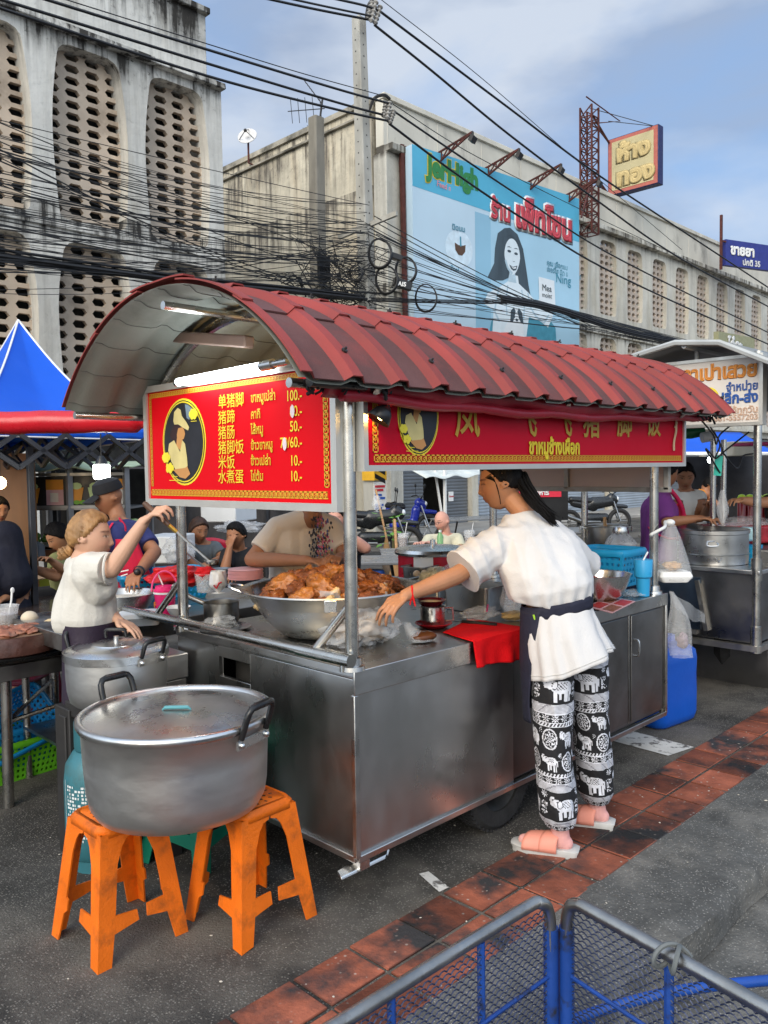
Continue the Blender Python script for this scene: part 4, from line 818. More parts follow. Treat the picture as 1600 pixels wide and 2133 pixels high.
def basket(name, label, loc, L_, W_, H_, rz, mat, group=None, flare=.82, cell=.016, rim=.02, tilt=None):
    t = thing(name, label, 'basket', loc, rz, group)
    if tilt: t.rotation_euler = tilt; keep(t, Matrix.Translation(V(loc)) @ t.rotation_euler.to_matrix().to_4x4())
    Mx = Matrix.Translation(V(loc)) @ t.rotation_euler.to_matrix().to_4x4()
    def lat(P, w, h):
        g = G(); nu = max(5, int(w/cell)//2*2+1); nv = max(5, int(h/cell)//2*2+1)
        vs = [P(i/nu, j/nv) for j in range(nv+1) for i in range(nu+1)]
        fs = [(j*(nu+1)+i, j*(nu+1)+i+1, (j+1)*(nu+1)+i+1, (j+1)*(nu+1)+i) for j in range(nv) for i in range(nu) if not (i % 2 and j % 2 and 0 < j < nv-1)]
        g.add(vs, fs); return g
    def c(sx, sy, k): f = flare+(1-flare)*k; return V((sx*L_/2*f, sy*W_/2*f, H_*k))
    cs = [(-1, -1), (1, -1), (1, 1), (-1, 1)]
    allg = G()
    for q in range(4):
        a, b_ = cs[q], cs[(q+1) % 4]; w = L_ if q % 2 == 0 else W_
        s = lat(lambda u, v: c(*a, v).lerp(c(*b_, v), u), w, H_); allg.add(s.v, s.f)
    allg.xf(Mx).o('side_lattice', mat, t, solid=.003, flat=True)
    s = lat(lambda u, v: c(-1, -1, 0)+V((u*L_*flare, v*W_*flare, .002)), L_, W_); s.xf(Mx).o('floor_lattice', mat, t, solid=.003, flat=True)
    g = G(); rr_ = [c(*k, 1) for k in cs]; pts = []
    for q in range(4):
        p, nx = rr_[q], rr_[(q+1) % 4]; pv = rr_[q-1]; r_ = .045
        pts += [p+(pv-p).normalized()*r_, p+((pv-p).normalized()+(nx-p).normalized())*r_*.3, p+(nx-p).normalized()*r_, p.lerp(nx, .5)]
    g.tube(pts, rim*.62, 8, closed=True); 
    g.v = [(x, y, H_+(z-H_)*1.5) for x, y, z in g.v]; g.xf(Mx).o('rim', mat, t)
    return t
# ================================================================ FOREGROUND: stools, cooking pots, cylinder
ORANGE = M('orange_plastic', (.78, .155, .006), .5, 0, .16, 6, .3, 120, (.22, .06, .012), (.52, .74), 7, spec=.4)
GREENP = M('green_plastic_stool', (.004, .17, .105), .45, 0, .12, 6)
def stool(label, loc, rz, mat, W0=.235, W1=.34, H=.445, broken=True, seed=0):
    t = thing('plastic_stool', label, 'stool', loc, rz, 'plastic stools under the big pot'); rnd = random.Random(seed)
    Mx = Matrix.Translation(V(loc)) @ Matrix.Rotation(rz, 4, 'Z')
    g = G(); k = W0/2; cs = [(-1, -1), (1, -1), (1, 1), (-1, 1)]
    def ring(w, z, r=.035):
        out = []
        for sx, sy in cs:
            a0 = math.atan2(sy, sx)-pi/4
            out += [V((sx*(w-r)+r*math.cos(a0+q*pi/6), sy*(w-r)+r*math.sin(a0+q*pi/6), z)) for q in range(4)]
        return out
    g.loft([ring(k+.004, H-.035), ring(k+.002, H-.012), ring(k-.008, H), ring(k-.02, H)], cap=False)
    rr_ = ring(k-.02, H, .03); n = len(rr_); g.add([tuple(p) for p in rr_]+[(0, 0, H-.004)], [(i, (i+1) % n, n) for i in range(n)]); g.xf(Mx).o('seat', mat, t, solid=.003)
    g = G()
    for r_, nn in ((.03, 6), (.055, 10), (.08, 14)):
        for q in range(nn): a = 2*pi*q/nn; g.box((r_*math.cos(a), r_*math.sin(a), H+.0005), (.012, .006, .002), rz=a)
    g.xf(Mx).o('seat_hole', SHADE, t)
    for ci, (sx, sy) in enumerate(cs):
        def C(z): f = (W1/2)+(W0/2-W1/2)*(z/H)**.85; return V((sx*f, sy*f, z))
        g = G()
        for ax in (0, 1):
            hwT = W0/2; w = .062
            P2 = [(0, H-.02), (hwT, H-.02), (hwT, H-.045), (hwT*.8, H-.052), (hwT*.66, H-.075), (w, H-.13), (w*.94, .155)]
            s_ = (rnd.uniform(.045, .085) if broken else .11)
            if broken and rnd.random() < .25: s_ = .012
            P2 += [(w+s_*.9, .152+rnd.uniform(-.006, .006)), (w+s_, .112), (w*.9, .098), (w*.8, .0+rnd.uniform(0, .008)), (0, 0)]
            vs = []
            for s, z in P2:
                p = C(z); q = p.copy()
                if ax == 0: q.x -= sx*s
                else: q.y -= sy*s
                vs.append(q)
            vs2 = []
            for p in vs: q = p.copy(); (q.__setattr__('y', q.y-sy*.006) if ax == 0 else q.__setattr__('x', q.x-sx*.006)); vs2.append(q)
            n = len(vs); g.add([tuple(p) for p in vs+vs2], [tuple(range(n)), tuple(range(n, 2*n))[::-1]]+[(i, (i+1) % n, n+(i+1) % n, n+i) for i in range(n)])
        g.xf(Mx).o('leg', mat, t, ang=20)
    return t
stool('dirty orange plastic stool with broken rungs under the big pot, farther from the cart', (1.307, 2.655, GZ), .02, ORANGE, seed=2)
stool('dirty orange plastic stool with broken rungs under the big pot, nearer the cart', (1.69, 2.405, GZ), .03, ORANGE, seed=5)
stool('green plastic stool standing behind the two orange ones', (1.83, 2.98, GZ), .3, GREENP, broken=False, seed=3)
PHEN = M('black_bakelite', (.014, .014, .015), .3, 0, .15)
def loop_handle(p, out, up, tang, w, h, r, par, bracket=True):
    """squared loop handle standing on two feet: p base centre, tang = along the rim"""
    p, out, up, tang = V(p), V(out).normalized(), V(up).normalized(), V(tang).normalized()
    a, b_ = p-tang*w/2, p+tang*w/2; tp = up*h+out*h*.35
    g = G(); g.tube([a, a+tp*.55, a+tp*.82+tang*w*.02, a+tp*.97+tang*w*.1, a+tp+tang*w*.22, b_+tp-tang*w*.22, b_+tp*.97-tang*w*.1, b_+tp*.82-tang*w*.02, b_+tp*.55, b_], [r*.9, r, r, r, r*1.15, r*1.15, r, r, r, r*.9], 10)
    h_ = g.o('handle', PHEN, par)
    if bracket:
        g = G(); g.box(p-out*.004-up*.02, (.01, w*1.25, .03), rz=math.atan2(out.y, out.x))
        for q in (a, b_): g.sph(q-up*.02+out*.003, .011, 10, 6)
        g.o('bracket', STEELB, h_)
    return h_
# big pot
pc = V((1.485, 2.535, .375)); pr_, ph_ = .322, .325
pot = thing('stock_pot', 'big dented aluminium stock pot with its lid on, resting on two orange stools', 'cooking pot', pc)
g = G(); g.lathe([(.001, .0), (pr_*.80, .0), (pr_*.88, .012), (pr_*.94, .045), (pr_*.965, .09), (pr_*.985, .20), (pr_, ph_-.02), (pr_+.006, ph_-.015), (pr_+.008, ph_-.006), (pr_, ph_), (pr_-.012, ph_)], pc, 72)
g.v = [(x+.004*fz((x*4, y*4, z*4)), y+.004*fz((x*4, y*4, z*4+9)), z) for x, y, z in g.v]; g.o('body', ALU, pot, ang=50)
lr = pr_+.016
ALUL = M('aluminium_lid', (.62, .62, .61), .30, 1, .10, 4, .25, 7, (.45, .445, .43), (.5, .75), 3, rv=.12)
g = G(); g.lathe([(lr-.004, ph_-.012), (lr+.003, ph_+.0), (lr+.002, ph_+.012), (lr-.006, ph_+.018), (lr-.018, ph_+.016), (lr-.024, ph_+.006), (lr-.06, ph_+.010), (lr*.7, ph_+.018), (lr*.4, ph_+.024), (.001, ph_+.026)], pc, 72)
lid = g.o('lid', ALUL, pot, ang=50)
g = G(); hc = pc+V((-.02, -.035, ph_+.026)); e = V((.707, -.707, 0)); g.tube([hc-e*.05, hc-e*.04+V((0, 0, .008)), hc+e*.04+V((0, 0, .008)), hc+e*.05], [.003, .007, .007, .003], 8); g.o('lid_grip', M('teal_string', (.10, .30, .33), .7), lid)
for sg_ in (1, -1):
    dd = V((.30, -.95, 0)).normalized()*sg_ if sg_ > 0 else V((-.12, .99, 0))
    loop_handle(pc+dd*(pr_+.012)+V((0, 0, ph_-.025)), dd, (0, 0, 1), (dd.y, -dd.x, 0), .135, .105, .0115, pot)
# second pot on a dark stand
qc = V((1.60, 3.20, .60)); qr, qh = .205, .215
pot2 = thing('stock_pot', 'smaller lidded aluminium pot with black handles on a dark stand, beside the cart end', 'cooking pot', qc)
g = G(); g.lathe([(.001, 0), (qr*.85, 0), (qr*.93, .015), (qr*.98, .06), (qr, .12), (qr, qh), (qr-.01, qh)], qc, 56); g.o('body', ALU, pot2)
g = G(); g.lathe([(qr+.004, qh-.03), (qr+.008, qh-.028), (qr+.008, qh+.003), (qr+.0, qh+.008), (qr*.86, qh+.018), (qr*.83, qh+.012), (qr*.5, qh+.02), (qr*.46, qh+.028), (.001, qh+.038)], qc, 56); l2 = g.o('lid', ALUL, pot2)
g = G(); g.cyl(qc+V((0, 0, qh+.036)), qc+V((0, 0, qh+.055)), .011, 12); g.o('knob_stem', STEELB, l2)
loop_handle(qc+V((0, 0, qh+.05)), (-.1, -.1, 0), (0, 0, 1), (.7, -.7, 0), .085, .035, .007, l2, False)
loop_handle(qc+V((.05, -.205, qh-.005)), (.25, -1, 0), (0, 0, 1), (1, .25, 0), .11, .065, .0095, pot2); loop_handle(qc+V((-.07, .2, qh-.005)), (-.35, 1, 0), (0, 0, 1), (1, .3, 0), .11, .065, .0095, pot2)
st = thing('burner_stand', 'black metal burner stand under the smaller pot', 'stand', (1.60, 3.20, GZ))
g = G(); g.bx((1.44, 3.04, .54), (1.76, 3.36, .60)); g.o('top_frame', IRON, st, bev=.006)
for a in (-1, 1):
    for b_ in (-1, 1): g = G(); g.bx((1.60+a*.15-.03, 3.2+b_*.15-.03, GZ), (1.60+a*.15+.03, 3.2+b_*.15+.03, .54)); g.o('leg', IRON, st, bev=.004)
g = G(); g.bx((1.43, 3.30, GZ), (1.55, 3.44, .57)); g.o('leg', IRON, st, bev=.004)
g = G(); g.bx((1.46, 3.06, .05), (1.74, 3.34, .50)); g.o('wind_shield', M('sooty_panel', (.012, .012, .013), .75), st)
bx_ = thing('steel_box', 'small folded steel box tucked between the smaller pot and the cart end', 'box', (1.88, 3.30, .3))
g = G(); g.bx((1.80, 3.24, .30), (1.955, 3.44, .62)); g.o('body', STEELD, bx_, bev=.006); g = G(); g.bx((1.79, 3.23, .62), (1.96, 3.45, .735)); g.o('cap', STEEL, bx_, bev=.006)
# gas cylinder
gc = V((1.501, 3.215, -0.07)); TEAL = M('teal_cylinder_paint', (.035, .15, .18), .45, .1, .15, 5, .05, 30, (.05, .10, .10), (.55, .7), 5)
gas = thing('gas_cylinder', 'teal gas cylinder with white print behind the big pot', 'gas cylinder', gc)
g = G(); g.lathe([(.001, .04), (.10, .04), (.125, .07), (.128, .12), (.128, .36), (.12, .43), (.09, .48), (.04, .505), (.001, .51)], gc, 32); g.o('shell', TEAL, gas)
g = G(); g.lathe([(.10, 0), (.105, .0), (.105, .055), (.10, .055)], gc, 28); g.o('foot_ring', TEAL, gas)
g = G(); g.lathe([(.075, .48), (.082, .50), (.082, .60), (.076, .60)], gc, 24, a0=.6, a1=5.6); g.o('collar', TEAL, gas, solid=.004); g = G(); g.cyl(gc+V((0, 0, .5)), gc+V((0, 0, .58)), .018, 10); g.o('valve', STEELD, gas)
g = G(); rnd = random.Random(4)
for row in range(16):
    z = .14+row*.0145
    for k in range(7):
        if rnd.random() < .25: continue
        a = pi*1.02+k*.115+rnd.uniform(0, .03); w = rnd.uniform(.03, .1)
        g.add([gc+V((.1292*math.cos(q), .1292*math.sin(q), z+h)) for q, h in ((a, 0), (a+w, 0), (a+w, .009), (a, .009))], [(0, 1, 2, 3)])
for a in (pi*.98, pi*1.32):
    g.add([gc+V((.1291*math.cos(a+q), .1291*math.sin(a+q), z)) for q, z in ((0, .13), (.02, .13), (.02, .385), (0, .385))], [(0, 1, 2, 3)])
g.o('printed_lines', M('print_pale_grey', (.62, .66, .66), .6), gas, flat=True)
# blue jerry can
BLUEP = M('blue_can_plastic', (.006, .085, .46), .38, 0, .08, 3, .1, 40, spec=.4)
jc = V((4.86, 2.42, GZ)); can = thing('jerry_can', 'blue plastic jerry can standing at the far end of the cart', 'jerry can', jc, -.12)
def rrect(L_, W_, r, z, n=5):
    out = []
    for sx, sy, a0 in ((1, 1, 0), (-1, 1, pi/2), (-1, -1, pi), (1, -1, 1.5*pi)): out += [V((sx*(L_/2-r)+r*math.cos(a0+q*pi/2/n), sy*(W_/2-r)+r*math.sin(a0+q*pi/2/n), z)) for q in range(n+1)]
    return out
Mj = Matrix.Translation(jc) @ Matrix.Rotation(-.12, 4, 'Z')
g = G(); g.loft([rrect(.36, .30, .06, 0), rrect(.41, .34, .07, .02), rrect(.43, .36, .07, .06), rrect(.43, .36, .065, .20), rrect(.425, .355, .065, .30), rrect(.43, .36, .065, .40), rrect(.42, .35, .07, .455), rrect(.36, .28, .07, .49), rrect(.30, .22, .06, .495)]); g.xf(Mj).o('body', BLUEP, can, ang=60)
g = G(); g.loft([rrect(.30, .05, .02, .49), rrect(.30, .05, .02, .52)]); g.tube([V((-.13, .0, .49)), V((-.12, 0, .545)), V((.02, 0, .55)), V((.05, 0, .49))], .018, 8); g.xf(Mj).o('handle', BLUEP, can); g = G(); g.cyl((.14, 0, .49), (.14, 0, .53), .035, 16); g.xf(Mj).o('cap', BLUEP, can)
# left baskets on the ground
SKYB = M('skyblue_basket', (.012, .27, .62), .4, 0, .08, 5); LIME = M('lime_basket', (.14, .50, .018), .4, 0, .08, 5); SKYL = M('cyan_basket', (.015, .33, .62), .4, 0, .08, 5)
bb = V((1.717, 4.434, -0.07)); basket('laundry_basket', 'lime green lattice basket on the ground at the left edge', bb+V((-.1, .12, 0)), .52, .38, .20, .1, LIME)
basket('laundry_basket', 'upright blue lattice basket set inside the lime green one', bb+V((-.08, .16, .045)), .42, .30, .20, .1, SKYB)
basket('laundry_basket', 'blue lattice basket tipped on its side on the other blue basket', bb+V((-.1, .12, .20)), .48, .34, .14, .2, SKYB, tilt=(R(46), R(-10), R(12)))
# ================================================================ LEFT: chopping table and its food
TDARK = M('dark_table_top', (.045, .032, .028), .16, 0, .3, 5, .25, 10, rv=.08, spec=.7)
tb = thing('work_table', 'steel-framed work table at the left edge carrying the chopping block', 'table', (1.1, 4.35, GZ))
g = G(); g.bx((.4, 3.98, .63), (2.0, 4.75, .66)); g.o('table_top', TDARK, tb, bev=.006); g = G(); g.bx((.4, 3.965, .575), (2.0, 3.985, .65)); g.bx((1.985, 3.97, .575), (2.0, 4.75, .65)); g.o('apron', STEELD, tb, bev=.003)
for x, y in ((1.455, 4.08), (1.95, 4.7), (.5, 4.1)):
    g = G(); g.cyl((x, y, GZ), (x+.01, y, .60), .026, 12); g.o('leg', PIPE, tb)
g = G(); g.cyl((1.455, 4.1, .34), (2.0, 4.12, .40), .012, 8); g.cyl((1.455, 4.1, .33), (1.95, 4.7, .36), .012, 8); g.o('stretcher', PIPE, tb)
cb = V((1.52, 4.225, 0.775)); CHOPW = M('chopping_wood', (.19, .095, .05), .6, 0, .25, 12, .3, 40, (.30, .19, .11), (.5, .7), 5); BARK = M('wet_bark', (.075, .03, .022), .35, 0, .3, 14, .4, 30)
ch = thing('chopping_block', 'thick round wooden chopping block on a wide black tray', 'chopping block', (cb.x, cb.y, .66))
g = G(); g.lathe([(.001, .115), (.275, .115), (.285, .10), (.285, .03), (.27, .02)], (cb.x, cb.y, .66), 48); b0 = g.o('block', BARK, ch); g = G(); g.lathe([(.001, .117), (.27, .1165)], (cb.x, cb.y, .66), 48); g.o('cut_face', CHOPW, b0)
g = G(); g.lathe([(.001, .004), (.30, .004), (.345, .03), (.35, .034), (.345, .026), (.30, .0), (.001, 0)], (cb.x, cb.y, .662), 56); g.o('tray', M('black_tray', (.02, .02, .021), .25), ch)
MEAT = M('cooked_pork', (.32, .12, .07), .42, 0, .25, 18, .4, 50, (.48, .26, .17), (.5, .7), 10, spec=.5); DOUGH = M('pale_bun', (.62, .52, .38), .7, 0, .06); LARD = M('pale_fat', (.62, .47, .26), .5, 0, .12, 12)
rnd = random.Random(8)
for k, (px, py, r) in enumerate(((0, 0, 0),)*14):
    a = rnd.random()*6.28; rad = rnd.uniform(.02, .16)
    p = V((1.54, 4.091, 0.775))+V((rad*math.cos(a)*.8, rad*math.sin(a)*.8, 0)); g = G(); s = rnd.uniform(.022, .045)
    lump(g, p+V((0, 0, s*.3)), (s*1.6, s, s*.5), .5, 1.6, k, 18, 12, Matrix.Rotation(rnd.random()*6, 3, 'Z')); tag(g.o('pork_slice', MEAT, ang=80), 'chopped braised pork scrap on the chopping block', 'pork', 'chopped pork on the block')
g = G(); p = V((1.681, 4.315, 0.8)); lump(g, p, (.045, .045, .038), .05, 1, 2); tag(g.o('steamed_bun', DOUGH), 'round white bun on the chopping block behind the pork', 'bun')
g = G(); p = V((1.735, 4.169, 0.785)); lump(g, p, (.05, .03, .022), .25, 1.5, 5); tag(g.o('fat_slice', LARD), 'pale yellow slab of fat at the right rim of the chopping block', 'pork fat')
p = V((1.59, 4.402, 0.777)); tub = lathe_thing('plastic_tub', 'milky plastic tub with a white spoon on the chopping block', 'tub', p, [('wall', [(.055, 0), (.066, .09), (.07, .092)], MILKY, dict(solid=.002)), ('contents', [(.001, .05), (.06, .05)], M('grey_sauce', (.35, .33, .36), .4), {})])
g = G(); g.tube([p+V((.02, 0, .05)), p+V((.03, -.01, .12)), p+V((.034, -.012, .165))], [.006, .005, .006], 8); g.sph(p+V((.036, -.013, .17)), (.011, .004, .016), 10, 8); g.o('spoon', WHITEP, tub)
g = G(); p = V((1.664, 4.227, 0.778)); g.box(p+V((0, .05, 0)), (.2, .10, .006), rz=.3); tag(g.o('paper_sheet', WHITEP, bev=.002), 'white greased paper lying under the bun on the block', 'paper')
# customers' table behind, with cup and box
t0 = thing('dining_table', 'dark shiny dining table behind the chopping block', 'table', (1.4, 5.4, GZ))
g = G(); g.bx((.3, 4.95, .60), (2.55, 6.1, .64)); g.o('table_top', TDARK, t0, bev=.006)
for x in (.5, 2.45):
    for y in (5.0, 6.0): g = G(); g.cyl((x, y, GZ), (x, y, .6), .018, 8); g.o('leg', IRON, t0)
CUPC = M('clear_cup', (.85, .86, .86), .12, 0, .02, alpha=.28, spec=.8); TEA = M('brown_tea', (.17, .055, .018), .2, 0, .1)
def teacup(label, p, s=1.0, lidded=False, straw=True):
    p = V(p); t = thing('plastic_cup', label, 'cup', p, 0, 'takeaway drink cups')
    g = G(); g.lathe([(.001, .002), (.03*s, .002), (.041*s, .105*s), (.043*s, .107*s)], p, 20); g.o('wall', CUPC, t, solid=.0015)
    g = G(); g.lathe([(.001, .005), (.028*s, .005), (.037*s, .075*s), (.001, .075*s)], p, 20); g.o('tea', TEA, t)
    if lidded: g = G(); g.lathe([(.044*s, .104*s), (.045*s, .12*s), (.038*s, .135*s), (.001, .136*s)], p, 20); g.o('lid', CUPC, t)
    if straw: g = G(); g.tube([p+V((0, 0, .02)), p+V((.025*s, -.02*s, .19*s))], .004, 6); g.o('straw', WHITEP, t)
    return t
teacup('clear cup of brown iced tea with a white straw on the dark table at left', (2.557, 6.817, 0.64), 1.25, True)
g = G(); p = V((2.511, 6.96, 0.64)); g.box(p+V((0, 0, .035)), (.12, .09, .07), rz=.4); tag(g.o('paper_box', M('kraft_card', (.55, .45, .28), .8), bev=.003), 'small cream cardboard box beside the iced tea at left', 'box')
g = G(); p = V((2.85, 7.148, 0.64)); lump(g, p+V((0, 0, .015)), (.11, .08, .02), .3, 1.5, 4); tag(g.o('food_scraps', M('brown_paper_scrap', (.35, .25, .16), .8)), 'crumpled paper and leftovers on a plate on the dark table', 'leftovers')
p = V((2.732, 6.475, 0.64)); bt = thing('water_bottle', 'plastic water bottle with a green label behind the blonde woman', 'bottle', p)
g = G(); g.lathe([(.001, 0), (.032, .003), (.034, .02), (.034, .13), (.03, .15), (.013, .175), (.013, .19), (.001, .19)], p, 18); g.o('bottle_wall', M('bottle_plastic', (.7, .78, .78), .1, alpha=.4), bt); g = G(); g.lathe([(.0345, .07), (.0345, .12)], p, 18); g.o('label_band', M('label_green', (.05, .28, .16), .5), bt)
# ================================================================ work counter behind the cart (left) and its things
T1Z = .80
t1 = thing('work_counter', 'steel work counter running behind the cart, holding baskets and bowls', 'counter', (2.6, 4.1, GZ))
g = G(); g.bx((1.62, 3.72, T1Z-.03), (3.5, 4.45, T1Z)); g.o('top', STEEL, t1, bev=.004); g = G(); g.bx((1.61, 3.705, T1Z-.08), (3.5, 3.72, T1Z+.002)); g.bx((1.605, 3.71, T1Z-.08), (1.62, 4.45, T1Z+.002)); g.o('lip', STEELD, t1, bev=.003)
for x in (1.68, 3.4):
    for y in (3.78, 4.4): g = G(); g.cyl((x, y, GZ), (x, y, T1Z-.03), .02, 10); g.o('leg', PIPE, t1)
g = G(); g.bx((1.66, 3.76, .2), (3.44, 4.4, .215)); g.o('lower_shelf', STEELD, t1)
p = V((1.988, 3.713, 0.8)); fb = thing('foam_box', 'white foam takeaway box under the blonde woman\'s hand', 'foam box', p); g = G(); Mf = Matrix.Translation(p) @ Matrix.Rotation(-.5, 4, 'Z')
g.loft([rrect(.17, .12, .02, 0), rrect(.20, .15, .025, .035), rrect(.21, .16, .025, .04), rrect(.20, .15, .03, .06), rrect(.17, .12, .03, .065)]); g.xf(Mf).o('shell', FOAM, fb)
basket('lattice_basket', 'light blue lattice basket with red bags behind the pink tumbler', (2.497, 4.409, 0.8), .55, .36, .15, -.25, SKYL)
g = G(); p = V((2.361, 3.981, 0.98)); lump(g, p, (.16, .12, .05), .5, 1.8, 3, 36, 24); tag(g.o('red_bag', M('red_plastic_bag', (.55, .012, .015), .35, 0, .15, 5, .5, 20), ang=80), 'bunched red plastic bags in the light blue basket', 'plastic bag')
PINKT = M('hot_pink_plastic', (.78, .02, .16), .35, 0, .06)
p = V((2.198, 3.837, 0.8)); tum = lathe_thing('pink_tumbler', 'hot pink lidded tumbler with a loop handle and straw', 'tumbler', p, [('cup', [(.001, .0), (.048, .0), (.055, .12), (.056, .125)], PINKT, {}), ('lid', [(.058, .122), (.058, .138), (.05, .142), (.048, .158), (.001, .162)], PINKT, {}), ('band', [(.0585, .118), (.0585, .128)], WHITEP, {})])
g = G(); g.tube([p+V((.04*-math.cos(a)*1.35, .04*math.cos(a)*1.0, .13+.105*math.sin(a))) for a in [pi*k/14 for k in range(15)]], .005, 6); g.o('handle', M('pink_handle', (.8, .09, .25), .4), tum); g = G(); g.tube([p+V((0, .01, .15)), p+V((-.02, .03, .22))], .004, 6); g.o('straw', WHITEP, tum)
text('Relax', 'lettering', M('print_orange', (.85, .25, .03), .5), tum, p+V((-.062, .012, .05)), (.75, -.66, 0), (0, 0, 1), .04, .03)
p = V((2.184, 3.683, 0.815)); lathe_thing('white_bowl', 'white foam bowl by the left roof post', 'bowl', p, [('bowl', [(.001, 0), (.03, 0), (.045, .02), (.062, .05), (.064, .05)], FOAM, dict(solid=.003))])
p = V((2.06, 4.043, 0.8)); sb = lathe_thing('steel_bowl', 'wide steel bowl of white noodles behind the blonde woman', 'bowl', p, [('bowl', [(.001, 0), (.10, .0), (.15, .05), (.185, .115), (.195, .118)], STEELB, dict(solid=.002)), ('noodles', [(.001, .10), (.16, .085)], M('noodle_white', (.62, .58, .48), .6, 0, .3, 40, 1.0, 60), {})])
p = V((2.192, 4.07, 0.8)); g = G(); g.lathe([(.001, 0), (.032, 0), (.045, .11)], p, 18); cs_ = thing('sauce_bag', 'clear cup of red-brown chilli behind the foam box', 'cup', p); g.o('wall', CLEAR, cs_); g = G(); lump(g, p+V((0, 0, .022)), (.033, .033, .02), .2, 2); g.o('chilli', M('chilli_paste', (.25, .06, .025), .4, 0, .3, 30), cs_)
# pots and clutter on the cart's left half
p = V((2.224, 3.353, 0.82)); sp = lathe_thing('saucepan', 'deep steel saucepan with a long handle by the left roof post', 'saucepan', p, [('pan', [(.001, 0), (.078, 0), (.084, .01), (.086, .10), (.09, .104), (.083, .10), (.08, .015), (.001, .012)], STEELD, {})])
g = G(); g.tube([p+V((-.06, .06, .095)), p+V((-.11, .10, .125)), p+V((-.17, .16, .185))], [.013, .012, .014], 10); g.o('handle', STEEL, sp)
p = V((2.139, 3.194, 0.82)); pl = lathe_thing('steel_plate', 'flat steel plate wrapped in film in front of the saucepan', 'plate', p, [('plate', [(.001, .004), (.09, .004), (.12, .014), (.122, .012), (.09, .0), (.001, 0)], STEELB, {})])
g = G(); lump(g, p+V((-.02, .03, .02)), (.10, .07, .035), .5, 2.2, 9, 30, 20); g.o('film', CLEAR, pl, ang=80)
p = V((2.707, 4.067, 0.98)); ld_ = lathe_thing('ladle', 'steel ladle resting above the saucepan, its bowl catching warm light', 'ladle', p, [('ladle_bowl', [(.001, -.035), (.035, -.03), (.058, -.008), (.062, .004), (.056, .002), (.034, -.022), (.001, -.027)], STEELD, {})])
g = G(); g.tube([p+V((-.055, .03, .0)), p+V((-.09, .06, .02)), p+V((-.16, .12, .10))], .006, 8); g.o('handle', STEEL, ld_)
p = V((2.443, 3.824, 0.9)); g = G(); g.lathe([(.001, 0), (.05, 0), (.062, .10), (.065, .10)], p, 20); tb2 = thing('plastic_tub', 'clear tub with red cloth behind the left roof post', 'tub', p); g.o('wall', CUPC, tb2, solid=.002); g = G(); lump(g, p+V((0, 0, .10)), (.05, .05, .035), .5, 2, 3); g.o('red_cloth', M('red_cotton', (.55, .004, .008), .8, 0, .12, 8, .3, 60), tb2)
p = V((2.456, 3.727, 0.9)); g = G(); wrinkle(g, p, (.05, .045), .12, 3, pinch=.8); wb = thing('paper_bag', 'white bag with a red brush mark behind the saucepan', 'bag', p); g.o('bag', WHITEP, wb, ang=80); g = G(); q = p+V((-.048, -.03, .05)); g.tube([q, q+V((.01, -.01, -.018)), q+V((.02, -.02, .01)), q+V((.03, -.03, .015))], .005, 5); g.o('brush_mark', M('flag_red', (.55, .01, .02), .5), wb)
p = V((2.543, 3.596, 0.98)); g = G()
for k in range(9): g.lathe([(.001, .006+k*.006), (.09, .006+k*.006), (.094, .003+k*.006), (.09, k*.006)], p+V((.002*math.sin(k*2), 0, 0)), 28)
tag(g.o('pink_plates', M('pink_melamine', (.72, .38, .38), .4)), 'stack of pale pink plates behind the basin rim', 'plates')
# ================================================================ BASIN of pork
bc = V((2.40, 2.75, .822)); BR_, BH_ = .385, .215
bn = thing('steel_basin', 'huge steel basin on the cart counter heaped with braised pork knuckles', 'basin', bc)
BASM = M('basin_steel', (.50, .48, .44), .30, 1, .10, 4, .12, 7, (.30, .27, .22), (.5, .8), 2.4, rv=.1)
g = G(); g.lathe([(.001, 0), (.19, 0), (.235, .018), (.29, .075), (.335, .14), (BR_-.018, BH_-.01), (BR_+.012, BH_), (BR_+.016, BH_-.006), (BR_-.01, BH_-.02), (.325, .13), (.28, .072), (.22, .025), (.001, .01)], bc, 72); g.o('bowl', BASM, bn, ang=50)
g = G(); hp = bc+V((-.20, .345, BH_-.015)); g.tube(smoothpath([hp+V((-.05, -.03, -.02)), hp+V((-.08, .02, .0)), hp+V((-.06, .06, .01)), hp+V((0, .06, .0)), hp+V((.05, .02, -.02))]), .008, 8); g.o('handle', STEELB, bn)
g = G(); q = bc+V((-.26, -.30, BH_-.03)); g.box(q, (.05, .02, .05), rz=-.8); g.o('rim_patch', STEELB, bn, bev=.003)
PORK = M('braised_pork_skin', (.25, .072, .016), .3, 0, .4, 14, .5, 70, (.085, .024, .010), (.46, .66), 13, spec=.5, coat=.12); PORK2 = M('golden_pork_skin', (.40, .145, .03), .3, 0, .3, 14, .5, 70, (.17, .05, .012), (.44, .66), 15, spec=.5, coat=.12); PORK3 = M('dark_pork_meat', (.19, .058, .02), .38, 0, .4, 30, .9, 90, (.32, .12, .035), (.5, .7), 22, spec=.4)
rnd = random.Random(12); BONE = M('bone_fat', (.55, .38, .18), .4, 0, .15, 20)
spots = [(a_, r_, z_) for r_, z_, n_, o_ in ((.275, .18, 15, .1), (.20, .215, 11, .4), (.12, .245, 7, .0), (.03, .265, 3, .6)) for a_ in [o_+2*pi*k/n_ for k in range(n_)]]
